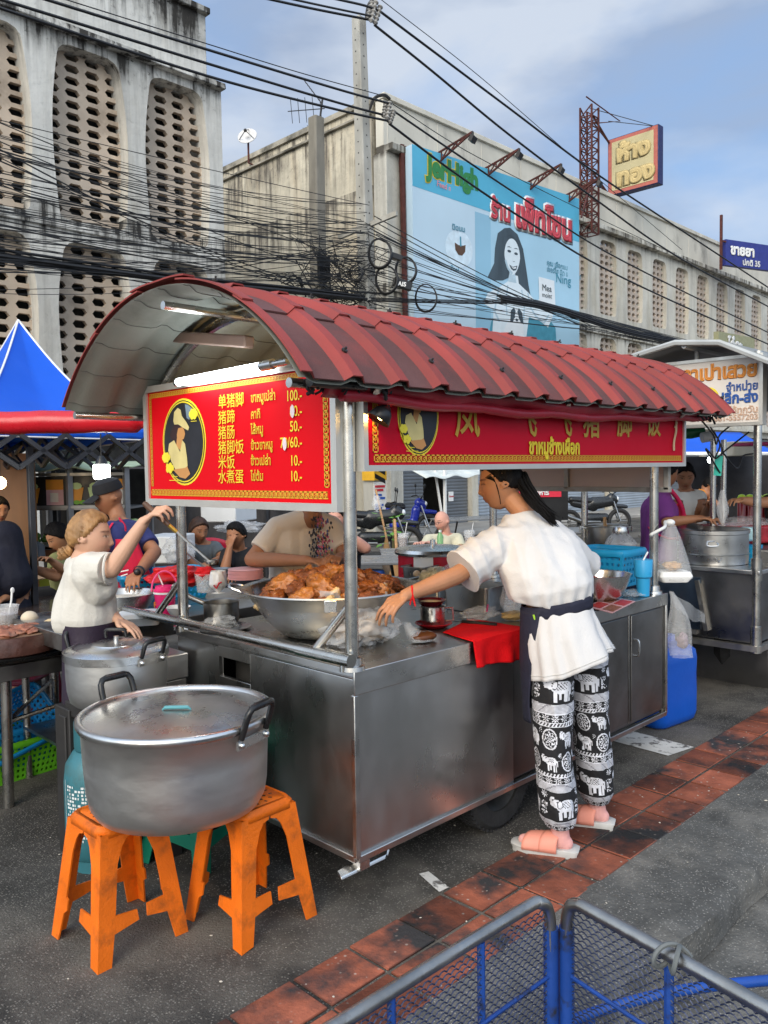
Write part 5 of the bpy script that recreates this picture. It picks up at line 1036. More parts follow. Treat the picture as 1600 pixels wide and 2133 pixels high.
for k, (a, r_, z) in enumerate(spots):
    r_ *= rnd.uniform(.9, 1.08); p = bc+V((r_*math.cos(a), r_*math.sin(a), z+rnd.uniform(-.015, .015)))
    L_ = rnd.uniform(.064, .084); w = rnd.uniform(.040, .054)
    Rt = Matrix.Rotation(a+rnd.uniform(-1.3, 1.3), 3, 'Z') @ Matrix.Rotation(rnd.uniform(-.5, .6), 3, 'Y') @ Matrix.Rotation(rnd.uniform(0, 6), 3, 'X')
    t = thing('pork_knuckle', 'glossy braised pork knuckle in the heap filling the steel basin', 'pork knuckle', p, 0, 'pork knuckles heaped in the basin')
    g = G(); k0 = len(g.v); g.sph((0, 0, 0), 1, 30, 22)
    for i in range(len(g.v)):
        q = V(g.v[i]); tp_ = 1-.28*q.x; fold = .05*math.sin(q.x*13+4*fz(q, 1.5, k)+k)*max(0, .3+q.x)-.16*max(0, .12-abs(fz(q, 2.1, k+9)))/.12
        d = 1+.38*fz(q, 1.5, k)+.20*fz(q, 3.6, k+2)+fold+.14*fz(q, 8, k+5); g.v[i] = tuple(p+Rt @ V((q.x*L_*d, q.y*w*d*tp_, q.z*w*.82*d*tp_)))
    g.o('skin', (PORK, PORK2, PORK3)[(k*7+k//3) % 3], t, ang=80)
    if k % 3 == 0: g = G(); lump(g, p+Rt @ V((L_*.93, 0, 0)), (.022, .02, .02), .35, 2, k, 14, 10); g.o('bone_end', BONE, t)
# bag of greens in the near corner, sauce bag
p = V((2.273, 2.468, 0.823)); pb_g = thing('plastic_bag', 'knotted milky plastic bag full of small packets beside the corner post', 'plastic bag', p)
g = G(); lump(g, p+V((.06, .02, .085)), (.155, .115, .10), .30, 1.9, 4, 80, 60, Matrix.Rotation(-.5, 3, 'Z'), squash=.8); crinkle(g, .016, 26); pb1 = g.o('film', MILKY, pb_g, ang=80)
g = G(); lump(g, p+V((.06, .02, .08)), (.12, .085, .075), .35, 3, 6, 40, 28, Matrix.Rotation(-.5, 3, 'Z')); g.o('packets', M('pale_packets', (.36, .26, .17), .6, 0, .35, 16, .5, 30), pb_g, ang=80)
for dx, dy, s in ((-.10, .06, 1), (.16, .02, 2), (.02, .06, 3)):
    g = G(); q = p+V((.06+dx, .02+dy, .155)); g.grid(lambda u, v: q+V(((u-.5)*.11*(1-.2*v)+.02*fz((u*3, v*3, s)), .03*math.sin(u*6+s)+.02*fz((u*4, v*3, s+4)), v*.075+.02*fz((u*2, v, s)))), 14, 10); g.o('loose_handle', MILKY, pb_g, ang=80)
p = V((2.53, 2.317, 0.823)); sbg = thing('sauce_bag', 'small tied clear bag of brown sauce on the counter edge', 'plastic bag', p); g = G()
def sbag(u, v): a = 2*pi*u; w = (1-v)**.6*(1+.05*math.sin(a*8)) if v < .8 else .36+.5*(v-.8); return p+V((.055*w*math.cos(a)-.0+.09*v*-.5, .045*w*math.sin(a)+.05*v, .075*v+.003))
g.grid(sbag, 32, 16); g.o('film', CLEAR, sbg, ang=80); g = G(); lump(g, p+V((.012, -.002, .018)), (.066, .042, .022), .1, 1.5, 2, squash=.7); g.o('sauce', M('brown_sauce', (.13, .04, .012), .15, 0, .2, 8), sbg)
# red cloth
RCLOTH = M('red_cotton_cloth', (.60, .003, .006), .85, 0, .10, 6, .35, 90, spec=.2)
c0, c1 = V((2.709, 2.353, 0.826)), V((3.107, 2.198, 0.826)); xa, xb = 2.62, 3.06
fxa, fxb = (2.64, 2.13, 0.801)[0], (3.032, 2.13, 0.802)[0]
def cloth(u, v):
    back = c0.lerp(V((fxb+.02, c0.y+.12, .826)), u); fr = V((fxa+(fxb-fxa)*u, CY0-.016, .829))
    if v < .55: p = back.lerp(fr, v/.55)
    else: h = (v-.55)/.45; p = fr+V((.012*h*(1-u), -.008-.010*math.sin(u*11+1)*h-.006*math.sin(u*23)*h, -.125*h*(1-.10*math.cos(u*pi))))
    return p+V((0, .004*fz((u*5, v*6, 1)), .005*abs(fz((u*5, v*5, 3)))*(v < .5)))
g = G(); g.grid(cloth, 40, 40); tag(g.o('red_cloth', RCLOTH, at=(2.9, 2.15, .83), ang=80, solid=.003), 'bright red cloth draped over the counter edge beside the woman in white', 'cloth')
# mug stack
p = V((2.793, 2.481, 0.823)); pt = lathe_thing('enamel_plate', 'red-bottomed enamel plate under the steel mug', 'plate', p, [('plate', [(.001, .006), (.06, .006), (.085, .022), (.087, .020), (.06, .0), (.001, 0)], M('red_enamel', (.42, .01, .02), .25), {})])
p2 = p+V((-.005, .0, .012)); mug = lathe_thing('steel_mug', 'steel mug with a square handle on the enamel plate', 'mug', p2, [('mug', [(.001, 0), (.054, 0), (.056, .004), (.058, .085), (.061, .087), (.055, .085), (.053, .008), (.001, .006)], STEELB, {})])
g = G(); g.tube([p2+V((.04, -.04, .078)), p2+V((.068, -.062, .078)), p2+V((.07, -.064, .02)), p2+V((.042, -.042, .018))], .005, 8); g.o('handle', STEELB, mug)
p3 = p2+V((0, .01, .088)); lathe_thing('enamel_bowl', 'black and red enamel bowl stacked on the steel mug', 'bowl', p3, [('bowl', [(.001, 0), (.045, 0), (.068, .025), (.07, .027), (.062, .024), (.04, .006), (.001, .005)], M('black_red_enamel', (.10, .008, .012), .2, 0, .2), {}), ('bowl_food', [(.001, .02), (.05, .018)], LARD, {})])
a, b_ = V((2.912, 2.52, 0.835)), V((2.977, 2.26, 0.835)); kn = thing('knife', 'kitchen knife with a black handle lying on the red cloth', 'knife', (a+b_)/2)
g = G(); m_ = a.lerp(b_, .35); g.tube([m_, b_], [.008, .010], 8, flat=.7); g.o('handle', BLACKP, kn); e = (b_-a).normalized(); nn_ = V((e.y, -e.x, 0)); g = G(); g.prism([m_-nn_*.004, m_+nn_*.018, a+nn_*.012, a-e*.06], (0, 0, .003)); g.o('blade', STEELB, kn, flat=True)
def pan(label, p, L_, W_, H_, rz, fill=None, fmat=None):
    p = V(p); t = thing('steel_pan', label, 'steel pan', p, rz); Mp = Matrix.Translation(p) @ Matrix.Rotation(rz, 4, 'Z')
    g = G(); g.loft([rrect(L_*.9, W_*.9, .02, .0), rrect(L_, W_, .025, H_), rrect(L_+.03, W_+.03, .03, H_+.002), rrect(L_+.03, W_+.03, .03, H_-.004)], cap=False); g.poly(rrect(L_*.9, W_*.9, .02, 0)[::-1]); g.xf(Mp).o('tray', STEELD, t)
    if fill:
        g = G(); lump(g, (0, 0, H_*.75), (L_*.42, W_*.42, fill), .45, 2.6, 3, 40, 26); g.xf(Mp).o('filling', fmat, t, ang=80)
    return t
PALEF = M('shredded_greens', (.62, .52, .32), .6, 0, .2, 20, .8, 60)
pan('deep steel pan of pale pickled greens behind the mug', (3.506, 3.105, 0.823), .24, .20, .10, .2, .075, PALEF)
pan('steel pan of boiled eggs behind the greens', (3.879, 3.537, 0.823), .26, .16, .11, .2, None, None)
for k in range(4): g = G(); p = V((3.719, 3.439, 0.9))+V((k*.05, -.02*(k % 2), 0)); lump(g, p, (.024, .020, .022), .02, 1, k, 16, 12); tag(g.o('boiled_egg', M('egg_brown', (.62, .45, .28), .5, 0, .05)), 'peeled brown egg in the steel pan behind the greens', 'egg', 'eggs in the steel pan')
pan('tall steel food container between the woman\'s arm and the red cloth', (3.301, 2.642, 0.823), .20, .28, .13, .1)
g = G(); p = V((3.083, 2.439, 0.823)); lump(g, p+V((0, 0, .03)), (.10, .07, .03), .5, 2.4, 4, 40, 26); zb1 = thing('zip_bag', 'flat zip bag with a pink stripe behind the red cloth', 'plastic bag', p); g.o('film', CLEAR, zb1, ang=80); g = G(); g.box(p+V((.02, -.03, .055)), (.09, .008, .004), rz=.6, ry=-.2); g.o('zip_stripe', M('pink_stripe', (.6, .08, .2), .5), zb1)
g = G(); p = V((3.184, 2.32, 0.823)); wrinkle(g, p, (.065, .06), .19, 5, pinch=.5); cb_ = thing('plastic_bag', 'tall clear bag with amber scraps beside the woman\'s apron', 'plastic bag', p); g.o('film', CLEAR, cb_, ang=80); g = G(); lump(g, p+V((0, 0, .02)), (.055, .05, .02), .3, 2); g.o('scraps', M('amber_scraps', (.50, .32, .12), .4, 0, .3, 30), cb_)
g = G(); p = V((3.975, 3.237, 0.86)); lump(g, p+V((0, 0, .06)), (.17, .13, .10), .22, 1.6, 7, 50, 34); tag(g.o('plastic_bag', CLEAR, ang=80), 'large puffed clear plastic bag behind the woman\'s arm', 'plastic bag')
g = G(); p = V((3.877, 3.431, 0.9)); lump(g, p, (.09, .04, .03), .4, 2.2, 8, 40, 26); tag(g.o('garlic_bag', M('pale_garlic', (.60, .54, .42), .7, 0, .15, 12, .5, 30), ang=80), 'bag of pale garlic lying on the pan of eggs', 'garlic')
# ---- right half of the cart
p = V((3.95, 2.301, 0.823)); mb_ = lathe_thing('steel_bowl', 'steel mixing bowl of raw meat on the right half of the counter', 'bowl', p, [('bowl', [(.001, 0), (.08, 0), (.125, .035), (.155, .095), (.168, .145), (.174, .147), (.166, .143), (.15, .09), (.12, .038), (.001, .008)], STEELB, {}), ('meat', [(.001, .075), (.06, .07), (.13, .055)], M('raw_meat', (.40, .06, .05), .3, 0, .3, 14), {})])
rnd = random.Random(31)
for k in range(9):
    a = rnd.random()*6.28; r = rnd.uniform(.02, .09); g = G(); lump(g, V((p.x+r*math.cos(a), p.y+r*math.sin(a), p.z+.085+rnd.uniform(0, .02))), (.04, .032, .026), .4, 1.8, k, 18, 14, Matrix.Rotation(a, 3, 'Z')); tag(g.o('raw_meat', M('raw_meat'), ang=80), 'chunk of raw red meat in the steel mixing bowl', 'meat', 'raw meat in the mixing bowl')
basket('lattice_basket', 'tall sky-blue lattice basket behind the steel mixing bowl', (4.542, 2.579, 0.823), .30, .36, .205, .0, SKYL, cell=.02, rim=.026)
SKYT = M('sky_tumbler', (.03, .33, .62), .35, 0, .05); p = V((4.238, 2.192, 0.823)); tl = lathe_thing('blue_tumbler', 'tall sky-blue tumbler with a white straw on the counter', 'tumbler', p, [('cup', [(.001, 0), (.034, 0), (.038, .1), (.048, .11), (.052, .20), (.049, .205), (.001, .2)], SKYT, {})])
g = G(); g.tube([p+V((0, 0, .2)), p+V((.03, -.012, .245))], .005, 6); g.o('straw', WHITEP, tl)
g = G(); p = V((4.224, 2.236, 0.823)); lump(g, p+V((.0, .0, .012)), (.10, .06, .014), .5, 2.2, 5, 40, 24); tag(g.o('plastic_bag', MILKY, ang=80), 'flattened white plastic bag behind the menu sheet', 'plastic bag')
p = V((3.817, 2.14, 0.826)); mn = thing('menu_sheet', 'laminated red photo menu lying on the counter by the woman\'s back', 'menu', p); q = [V((3.698, 2.226, 0.827)), V((3.606, 2.029, 0.827)), V((4.009, 2.117, 0.827)), V((4.064, 2.308, 0.827))]
g = G(); g.prism(q, (0, 0, .002)); g.o('sheet', M('menu_pink', (.70, .38, .38), .3), mn, flat=True)
g = G(); L2 = lambda u, v: q[0].lerp(q[1], u).lerp(q[3].lerp(q[2], u), v)+V((0, 0, .0035))
for i, (u, v, w, h) in enumerate(((.06, .08, .4, .38), (.06, .55, .4, .38), (.55, .55, .4, .38), (.55, .08, .4, .38))): g.poly([L2(u, v), L2(u+w, v), L2(u+w, v+h), L2(u, v+h)], i % 2)
g.o('menu_photo', [M('menu_red', (.45, .03, .03), .4), M('menu_brown', (.25, .09, .05), .4)], mn, flat=True)
# hanging bags on the right post
hp = V((4.557, 2.2, 1.207)); bagA = thing('hanging_bag', 'clear bag with a white foam box hung on the right post', 'plastic bag', V((4.504, 2.15, 0.868)))
bc_ = V((4.51, 2.15, 0.91)); tp_ = V((4.519, 2.17, 1.21))
def hang(u, v):
    a = 2*pi*u; w = .022+.083*(v**.75); w *= 1+.05*math.sin(a*7+v*4)*(1-v)
    if v > .97: w *= .9
    c = tp_.lerp(bc_+V((0, 0, -.02)), v); s = V((.707, -.707, 0)); f = V((.707, .707, 0)); return c+s*(w*math.cos(a)*1.15)+f*(w*.75*math.sin(a))
g = G(); g.grid(hang, 40, 30); g.o('film', CLEAR, bagA, ang=80)
g = G(); Mh = Matrix.Translation(bc_+V((0, 0, -.02))) @ Matrix.Rotation(-pi/4, 4, 'Z'); g.loft([rrect(.15, .12, .02, -.01), rrect(.19, .15, .02, .02), rrect(.19, .15, .02, .028), rrect(.17, .13, .02, .05)]); g.xf(Mh).o('foam_box', FOAM, bagA)
g = G(); lump(g, bc_+V((0, 0, .06)), (.05, .05, .025), .4, 2, 3); g.o('food', M('amber_food', (.50, .30, .14), .5, 0, .3, 20), bagA)
g = G(); h0 = V((4.36, 2.165, tp_.z-.01)); g.tube(smoothpath([tp_, tp_+V((-.02, .02, .015)), h0+V((.02, -.03, .005)), h0+V((-.03, -.025, -.01)), h0+V((-.06, .01, -.035)), h0+V((-.04, .02, -.045))]), .009, 8); g.sph(tp_+V((0, 0, .01)), (.028, .028, .02), 10, 8); g.o('knot_hook', WHITEP, bagA)
bb_ = thing('hanging_bag', 'long clear bag with pink print hanging at the counter corner', 'plastic bag', V((4.513, 2.1, 0.432)))
t2, b2_ = V((4.43, 2.12, 0.832)), V((4.503, 2.09, 0.447))
def hang2(u, v): a = 2*pi*u; w = .012+.055*math.sin(min(1, v*1.15)*pi*.62)**1.2*(1+.12*math.sin(a*6+v*5)); c = t2.lerp(b2_, v); s = V((.707, -.707, 0)); f = V((.707, .707, 0)); return c+s*(w*math.cos(a)+.03*math.sin(v*4)*(1-v))+f*(w*.7*math.sin(a))
g = G(); g.grid(hang2, 36, 28); g.o('film', CLEAR, bb_, ang=80)
g = G(); q = V((4.894, 2.12, 0.636)); g.grid(lambda u, v: t2.lerp(q, u)+V((0, .01*math.sin(u*9), -.10*v*(1-abs(u-.55))+.015*fz((u*4, v*3, 2)))), 16, 8); g.o('loose_handle', CLEAR, bb_, ang=80)
g = G(); lump(g, V((4.515, 2.09, 0.537)), (.03, .03, .045), .4, 2, 2); g.o('contents', M('dull_contents', (.30, .22, .24), .6, 0, .4, 30), bb_)
# ================================================================ blue mesh trolley in the foreground
tr = thing('mesh_trolley', 'blue mesh-sided trolley with worn steel top rails in the foreground', 'trolley', (.95, .6, GZ-.13))
TRZ = .75; c_ = V((1.285, .835, TRZ)); BLUEM = M('chipped_blue_paint', (.012, .055, .26), .45, .1, .2, 14, .15, 60, (.02, .022, .03), (.58, .68), 16); RAIL = M('worn_rail', (.36, .345, .32), .36, 1, .2, 10, .12, 40, (.13, .10, .08), (.56, .72), 12, (1, 1, 1), rv=.12)
g = G(); g.tube(smoothpath([(.30, .875, TRZ), (.8, .86, TRZ), (1.18, .848, TRZ), (1.235, .842, TRZ-.004), (1.258, .838, TRZ-.03), (1.262, .836, TRZ-.10)], 6), .0112, 12); g.o('top_rail', RAIL, tr)
g = G(); g.tube(smoothpath([(1.16, .15, TRZ), (1.21, .42, TRZ), (1.265, .73, TRZ), (1.277, .79, TRZ-.004), (1.283, .812, TRZ-.03), (1.285, .82, TRZ-.10)], 6), .0122, 12); g.o('top_rail', RAIL, tr)
g = G(); g.cyl((1.264, .838, TRZ-.06), (1.264, .838, -.1), .0145, 10); g.cyl((1.286, .818, TRZ-.06), (1.286, .818, -.1), .0145, 10); g.o('corner_post', BLUEM, tr)
MESHM = M('mesh_wire', (.03, .04, .085), .5, .4, .3, 20)
def expanded(o_, e, w, h, cw, chh, name):
    o_, e = V(o_), V(e).normalized(); g = G(); nr = int(h/chh); nc = int(w/cw)
    for j in range(nr):
        pts = []
        for i in range(nc*2+1):
            ph = (i+j) % 2; pts.append(o_+e*(i*cw/2)+V((0, 0, -(j*chh)-(chh*.5 if ph else 0)+chh*.1)))
            if ph == 0: pts.append(pts[-1]+e*(cw*.18)); pts[-2] = pts[-2]-e*(cw*.18)
        g.tube(pts, .0015, 4, cap=False)
        
    return g.o(name, MESHM, tr, flat=True)
expanded((.42, .874, TRZ-.018), (.84, -.036, 0), .84, .75, .019, .0088, 'mesh_panel'); expanded((1.285, .815, TRZ-.018), (-.115, -.66, 0), .66, .75, .019, .0088, 'mesh_panel')
for z_, o1 in ((.60, 0), (.45, 0), (.30, 0)):
    g = G(); g.tube([(.3, .878, z_), (1.262, .836, z_)], .004, 6); g.o('wire_bar', BLUEM, tr); g = G(); g.tube([(1.285, .82, z_), (1.16, .15, z_)], .004, 6); g.o('wire_bar', BLUEM, tr)
for x in (.62, .86, 1.07): g = G(); y = .836+(1.262-x)*.0437; g.cyl((x, y+.006, TRZ-.01), (x, y+.006, -.1), .007, 8); g.o('upright', BLUEM, tr)
for y in (.60, .40): g = G(); x = 1.285-(.82-y)*.187; g.cyl((x+.008, y, TRZ-.01), (x+.008, y, -.1), .0085, 8); g.o('upright', BLUEM, tr)
g = G(); g.bx((.42, .80, .40), (1.02, .81, .62)); g.o('blue_plate', BLUEM, tr, bev=.004)
g = G(); g.bx((.3, .2, -.08), (1.26, .83, -.06)); g.o('floor_plate', BLUEM, tr)
for x, y in ((1.2, .75), (1.1, .25), (.5, .8)): g = G(); g.lathe([(.02, -.02), (.06, -.02), (.065, -.01), (.065, .01), (.06, .02), (.02, .02)], (x, y, -.135), 24, axis=(1, 0, 0)); g.o('castor', RUB, tr)
g = G(); q = V((1.235, .565, TRZ)); g.tube([q+V((.022*math.cos(a), .03*math.sin(a*.5)+.004*a, .021*math.sin(a))) for a in [k*.35 for k in range(34)]], .0042, 6); g.o('rubber_tie', M('grey_rubber', (.12, .13, .13), .7), tr)
hb = thing('curved_bar', 'curved blue steel bar lying beyond the trolley at the lower right', 'bar', V((1.576, 0.749, 0.45))); g = G(); g.tube(smoothpath([V((1.367, 0.905, 0.4)), V((1.445, 0.863, 0.42)), V((1.585, 0.753, 0.45)), V((1.762, 0.624, 0.45)), V((1.924, 0.483, 0.45))]), .011, 10); g.o('bar', M('bright_blue_paint', (.008, .06, .30), .4, 0, .15, 12), hb)
g = G(); g.cyl(V((1.445, 0.863, 0.42)), V((1.445, 0.863, 0.42))+V((-.02, 0, -.55)), .011, 8); g.o('stay', BLUEM, hb)

# ================================================================ PEOPLE
LAT = V((.7071, -.7071, 0)); FWD = V((.7071, .7071, 0)); UP = V((0, 0, 1))
def skin_mat(name, col, lip=(.42, .12, .10), rough=.5):
    m = M(name, col, rough, 0, .07, 9, .08, 90, sss=.0, spec=.4)
    t = m.node_tree; p = t.nodes['Principled BSDF']; s = p.inputs['Base Color'].links[0].from_socket
    a = t.nodes.new('ShaderNodeAttribute'); a.attribute_name = 'tint'; x = t.nodes.new('ShaderNodeMix'); x.data_type = 'RGBA'; x.blend_type = 'MULTIPLY'; x.inputs['Factor'].default_value = 1
    t.links.new(s, x.inputs['A']); t.links.new(a.outputs['Color'], x.inputs['B']); t.links.new(x.outputs['Result'], p.inputs['Base Color']); return m
SK_TAN = skin_mat('skin_tan', (.42, .20, .105)); SK_LIGHT = skin_mat('skin_light', (.58, .34, .23)); SK_BROWN = skin_mat('skin_brown', (.34, .15, .075)); SK_PALE = skin_mat('skin_rosy', (.62, .32, .24))
HAIRB = M('black_hair', (.008, .007, .007), .6, 0, .4, 40, .8, 110, stretch=(1, 1, .25), spec=.15); HAIRY = M('dyed_blonde_hair', (.33, .175, .065), .45, 0, .35, 26, .5, 70, (.16, .075, .03), (.5, .75), 9, stretch=(1, 1, .35))
def solid(name, g, mat, par, vox=.007, sm=4, post=None, ang=80, label=None):
    """fuse overlapping volumes into ONE continuous skin"""
    me = bpy.data.meshes.new('tmp'); me.from_pydata(g.v, [], g.f)
    o = bpy.data.objects.new('tmp', me); COL.objects.link(o)
    q = o.modifiers.new('r', 'REMESH'); q.mode = 'VOXEL'; q.voxel_size = vox
    if sm: q = o.modifiers.new('s', 'SMOOTH'); q.iterations = sm; q.factor = .5
    dg = bpy.context.evaluated_depsgraph_get(); ev = o.evaluated_get(dg); m2 = bpy.data.meshes.new_from_object(ev)
    bpy.data.objects.remove(o); bpy.data.meshes.remove(me)
    vs = [v.co.copy() for v in m2.vertices]; ns = [v.normal.copy() for v in m2.vertices]; tint = None
    if post: vs, tint = post(vs, ns)
    k = G(); k.v = [tuple(v) for v in vs]; k.f = [tuple(p.vertices) for p in m2.polygons]; k.m = [0]*len(k.f); bpy.data.meshes.remove(m2)
    ob = k.o(name, mat, par, ang=ang, label=label)
    if name in ('tshirt', 'blouse', 'shirt'): q = ob.modifiers.new('soft', 'SMOOTH'); q.iterations = 3; q.factor = .5
    if tint is not None and len(ob.data.vertices) == len(tint):
        a = ob.data.color_attributes.new('tint', 'FLOAT_COLOR', 'POINT')
        for i, c in enumerate(tint): a.data[i].color = (*c, 1)
    return ob
def gs(x, s): return math.exp(-(x/s)**2)
def face_shape(d, fem=1):
    """unit direction -> head surface point in metres (x side, y forward, z up)"""
    x, y, z = d.x*.073, d.y*.091, d.z*.112
    if z < 0:
        t = min(1, -z/.112); x *= 1-(.26+.04*fem)*t**1.4; y = y*(1-.10*t) + (.018*t if y > 0 else .028*t)
    if y > 0: y *= .96; x *= 1+.02*(1-abs(d.z))
    f = max(0, d.y)
    y += f*(.004*gs(x, .012)*gs(z-.004, .02) + .0155*gs(x, .0115+.004*max(0, -z/.03))*gs(z+.026, .0125) + .0065*gs(x, .009)*gs(z+.008, .018))
    for sx in (-1, 1):
        y += f*(-.0095*gs(x-sx*.031, .016)*gs(z-.012, .011) + .0055*gs(x-sx*.031, .011)*gs(z-.009, .0065) + .004*gs(x-sx*.03, .02)*gs(z-.03, .009) + .004*gs(x-sx*.042, .02)*gs(z+.025, .02))
        y += f*.006*gs(x-sx*.012, .006)*gs(z+.031, .006)
    y += f*(.0085*gs(x, .021)*gs(z+.053, .006)+.0085*gs(x, .018)*gs(z+.066, .006)-.006*gs(x, .026)*gs(z+.0595, .0022)-.005*gs(x, .02)*gs(z+.076, .006)+.008*gs(x, .02)*gs(z+.093, .014))
    return V((x, y, z))
def head_frame(c, face, up, s):
    y = V(face).normalized(); z = V(up); z = (z-y*z.dot(y)).normalized(); x = y.cross(z)
    return Matrix(((x.x*s, y.x*s, z.x*s, c[0]), (x.y*s, y.y*s, z.y*s, c[1]), (x.z*s, y.z*s, z.z*s, c[2]), (0, 0, 0, 1)))
def add_head(g, Mh, fem=1, nu=72, nv=60):
    vs = []; N = nu
    dirs = [V((0, 0, -1))]+[V((math.cos(2*pi*k/nu)*math.sin(pi*j/nv), math.sin(2*pi*k/nu)*math.sin(pi*j/nv), -math.cos(pi*j/nv))) for j in range(1, nv) for k in range(nu)]+[V((0, 0, 1))]
    vs = [Mh @ face_shape(d, fem) for d in dirs]
    fs = [(0, 1+(k+1) % N, 1+k) for k in range(N)]+[(1+j*N+k, 1+j*N+(k+1) % N, 1+(j+1)*N+(k+1) % N, 1+(j+1)*N+k) for j in range(nv-2) for k in range(N)]
    o = 1+(nv-2)*N; e = len(vs)-1; fs += [(o+k, o+(k+1) % N, e) for k in range(N)]; g.add(vs, fs)
    R3 = Mh.to_3x3(); s = R3.col[0].length
    for sx in (-1, 1):                                     # ears
        q = G(); q.lathe([(.001, -.004), (.010, -.006), (.019, -.003), (.0225, .003), (.019, .006), (.015, .002), (.001, -.001)], (0, 0, 0), 20, sx=.72, sy=1.35)
        Me = Matrix.Translation((sx*.0735, -.008, -.006)) @ Matrix.Rotation(sx*.45, 4, 'Z') @ Matrix.Rotation(sx*pi/2, 4, 'Y') @ Matrix.Rotation(0, 4, 'Z')
        q.xf(Mh @ Me); g.add(q.v, q.f)
        g.rc(Mh @ V((sx*.068, -.004, -.008)), Mh @ V((sx*.074, -.006, -.006)), .012*s, .012*s)
def face_tint(Mh, lip=(.80, .42, .42), brow=True, lid=False, beard=0):
    inv = Mh.inverted()
    def f(p):
        q = inv @ p; r, g_, b = 1., 1., 1.
        if q.y > .03 and abs(q.x) < .075 and abs(q.z) < .12:
            k = max(gs(q.x, .019)*gs(q.z+.053, .0045), gs(q.x, .017)*gs(q.z+.0655, .005)); k = min(1, k*1.5)
            r, g_, b = [1+(l-1)*k for l in lip]; k2 = gs(q.x, .023)*gs(q.z+.0595, .0018); r *= 1-.6*k2; g_ *= 1-.7*k2; b *= 1-.7*k2
            for sx in (-1, 1):
                dx = q.x-sx*.033; zz = q.z-(.031-.10*dx*sx*.3-1.6*dx*dx)
                if brow: k = gs(zz, .0034)*(1 if abs(dx) < .016 else gs(abs(dx)-.016, .004)); r *= 1-.80*k; g_ *= 1-.85*k; b *= 1-.85*k
                ex = q.x-sx*.031; ez = q.z-.0085
                lash = gs(ez-.004+12*ex*ex, .0026)*(1 if abs(ex) < .013 else gs(abs(ex)-.013, .003)); r *= 1-.85*lash; g_ *= 1-.88*lash; b *= 1-.88*lash
                if not lid:
                    iris = gs(ex, .0052)*gs(ez+.0005, .0046); r *= 1-.93*iris; g_ *= 1-.95*iris; b *= 1-.95*iris
                    wh = gs(abs(ex)-.0088, .0035)*gs(ez, .0028); r = r+(1.5-r)*wh*.6; g_ = g_+(2.6-g_)*wh*.6; b = b+(3.4-b)*wh*.6
                k = gs(q.x-sx*.009, .0042)*gs(q.z+.038, .003); r *= 1-.6*k; g_ *= 1-.65*k; b *= 1-.65*k
                k = gs(q.x-sx*.042, .02)*gs(q.z+.025, .02)*.12; g_ *= 1-k; b *= 1-k
            if beard: k = beard*gs(max(0, -.045-q.z) if q.z > -.045 else 0, .01)*(1 if q.z < -.04 else 0); r *= 1-.3*k; g_ *= 1-.3*k; b *= 1-.25*k
        return (r, g_, b)
    return f
def hair_cap(Mh, mat, par, style='back', thick=.013, name='hair', fem=1, seed=0):
    """hair volume that follows the skull; it dives under the skin outside the hairline"""
    nu, nv = 84, 56
    def mask(q):                                            # >0 inside the hair; q = head-local point
        x, y, z = q
        if style == 'bald': return -1
        jag = .010*fz((x*110, y*110, z*70), 1, seed)+.004*fz((x*300, y*300, z*200), 1, seed)
        top = z-.068+.9*max(0, abs(x)-.042) if y > 0 else .03
        if style == 'short': sd, ht = min(.030+.75*(z-.02)-y, z+.020), -.060
        else: sd, ht = (min(.012+.75*(z-.02)-y, z+.004) if y > -.012 else -.02), -.014+.60*(y+.018)
        bk = min(-.010-y, z-ht)
        return min(.03, max(min(top, .03) if z > .045 else -.02, sd, bk))+jag
    def ht_(st): return -.078
    def f(u, v):
        a = 2*pi*u; t = pi*min(.999, max(.001, v)); d = V((math.cos(a)*math.sin(t), math.sin(a)*math.sin(t), math.cos(t)))
        q = face_shape(d, fem)
        if q.y > .06: q.y = min(q.y, .09+0*q.z)
        m = mask(q); k = max(0, min(1, m/.012+.35)); k = k*k*(3-2*k)
        st = .0012*math.sin((a*30 if style != 'back' else q.z*300+q.y*140)+4*fz(q*30, 1, seed))+.002*fz(q*40, 1, seed+2)
        return Mh @ (q+d*(-.008+(thick+.008+st)*k))
    g = G(); g.grid(f, nu, nv); return g.o(name, mat, par, ang=180)
def hand(g, w, d, n, side, s=1., curl=(.5, .55, .6, .65), thumb=.5, spread=1., bendax=None):
    """w wrist, d towards the fingers, n out of the BACK of the hand, side +1: thumb lies towards d x n"""
    d = V(d).normalized(); n = V(n); n = (n-d*n.dot(d)).normalized(); l = d.cross(n)*side
    kn = []
    for i, (o, ln) in enumerate(((.030, .082), (.010, .087), (-.010, .083), (-.028, .074))):
        k = w+(d*ln+l*o*spread)*s; kn.append(k); g.rc(w+l*o*.55*s+d*.012*s, k, .0125*s, .0105*s, 10)
    g.rc(w-d*.03*s, w+d*.02*s, .0225*s, .021*s, 12)
    for i, (k, ls) in enumerate(zip(kn, ((.040, .024, .020), (.045, .027, .021), (.041, .025, .020), (.032, .019, .018)))):
        a = 0; p = k; dd = (d+l*(.16-.1*i)*spread).normalized()
        for j, L_ in enumerate(ls):
            a += curl[i]*(.8, 1.1, .7)[j]; q = p+(dd*math.cos(a)-n*math.sin(a))*L_*s; g.rc(p, q, (.0092, .0083, .0074)[j]*s, (.0083, .0074, .0062)[j]*s, 10); p = q
    t0 = w+(d*.022+l*.022)*s; t1 = t0+(d*.030+l*.030-n*.012*thumb)*s; t2 = t1+(d*.030+l*(.012-.02*thumb)-n*.018*thumb)*s; t3 = t2+(d*.024-l*.012*thumb-n*.014*thumb)*s
    g.rc(t0, t1, .014*s, .0115*s, 10); g.rc(t1, t2, .0108*s, .0095*s, 10); g.rc(t2, t3, .0093*s, .0075*s, 10)
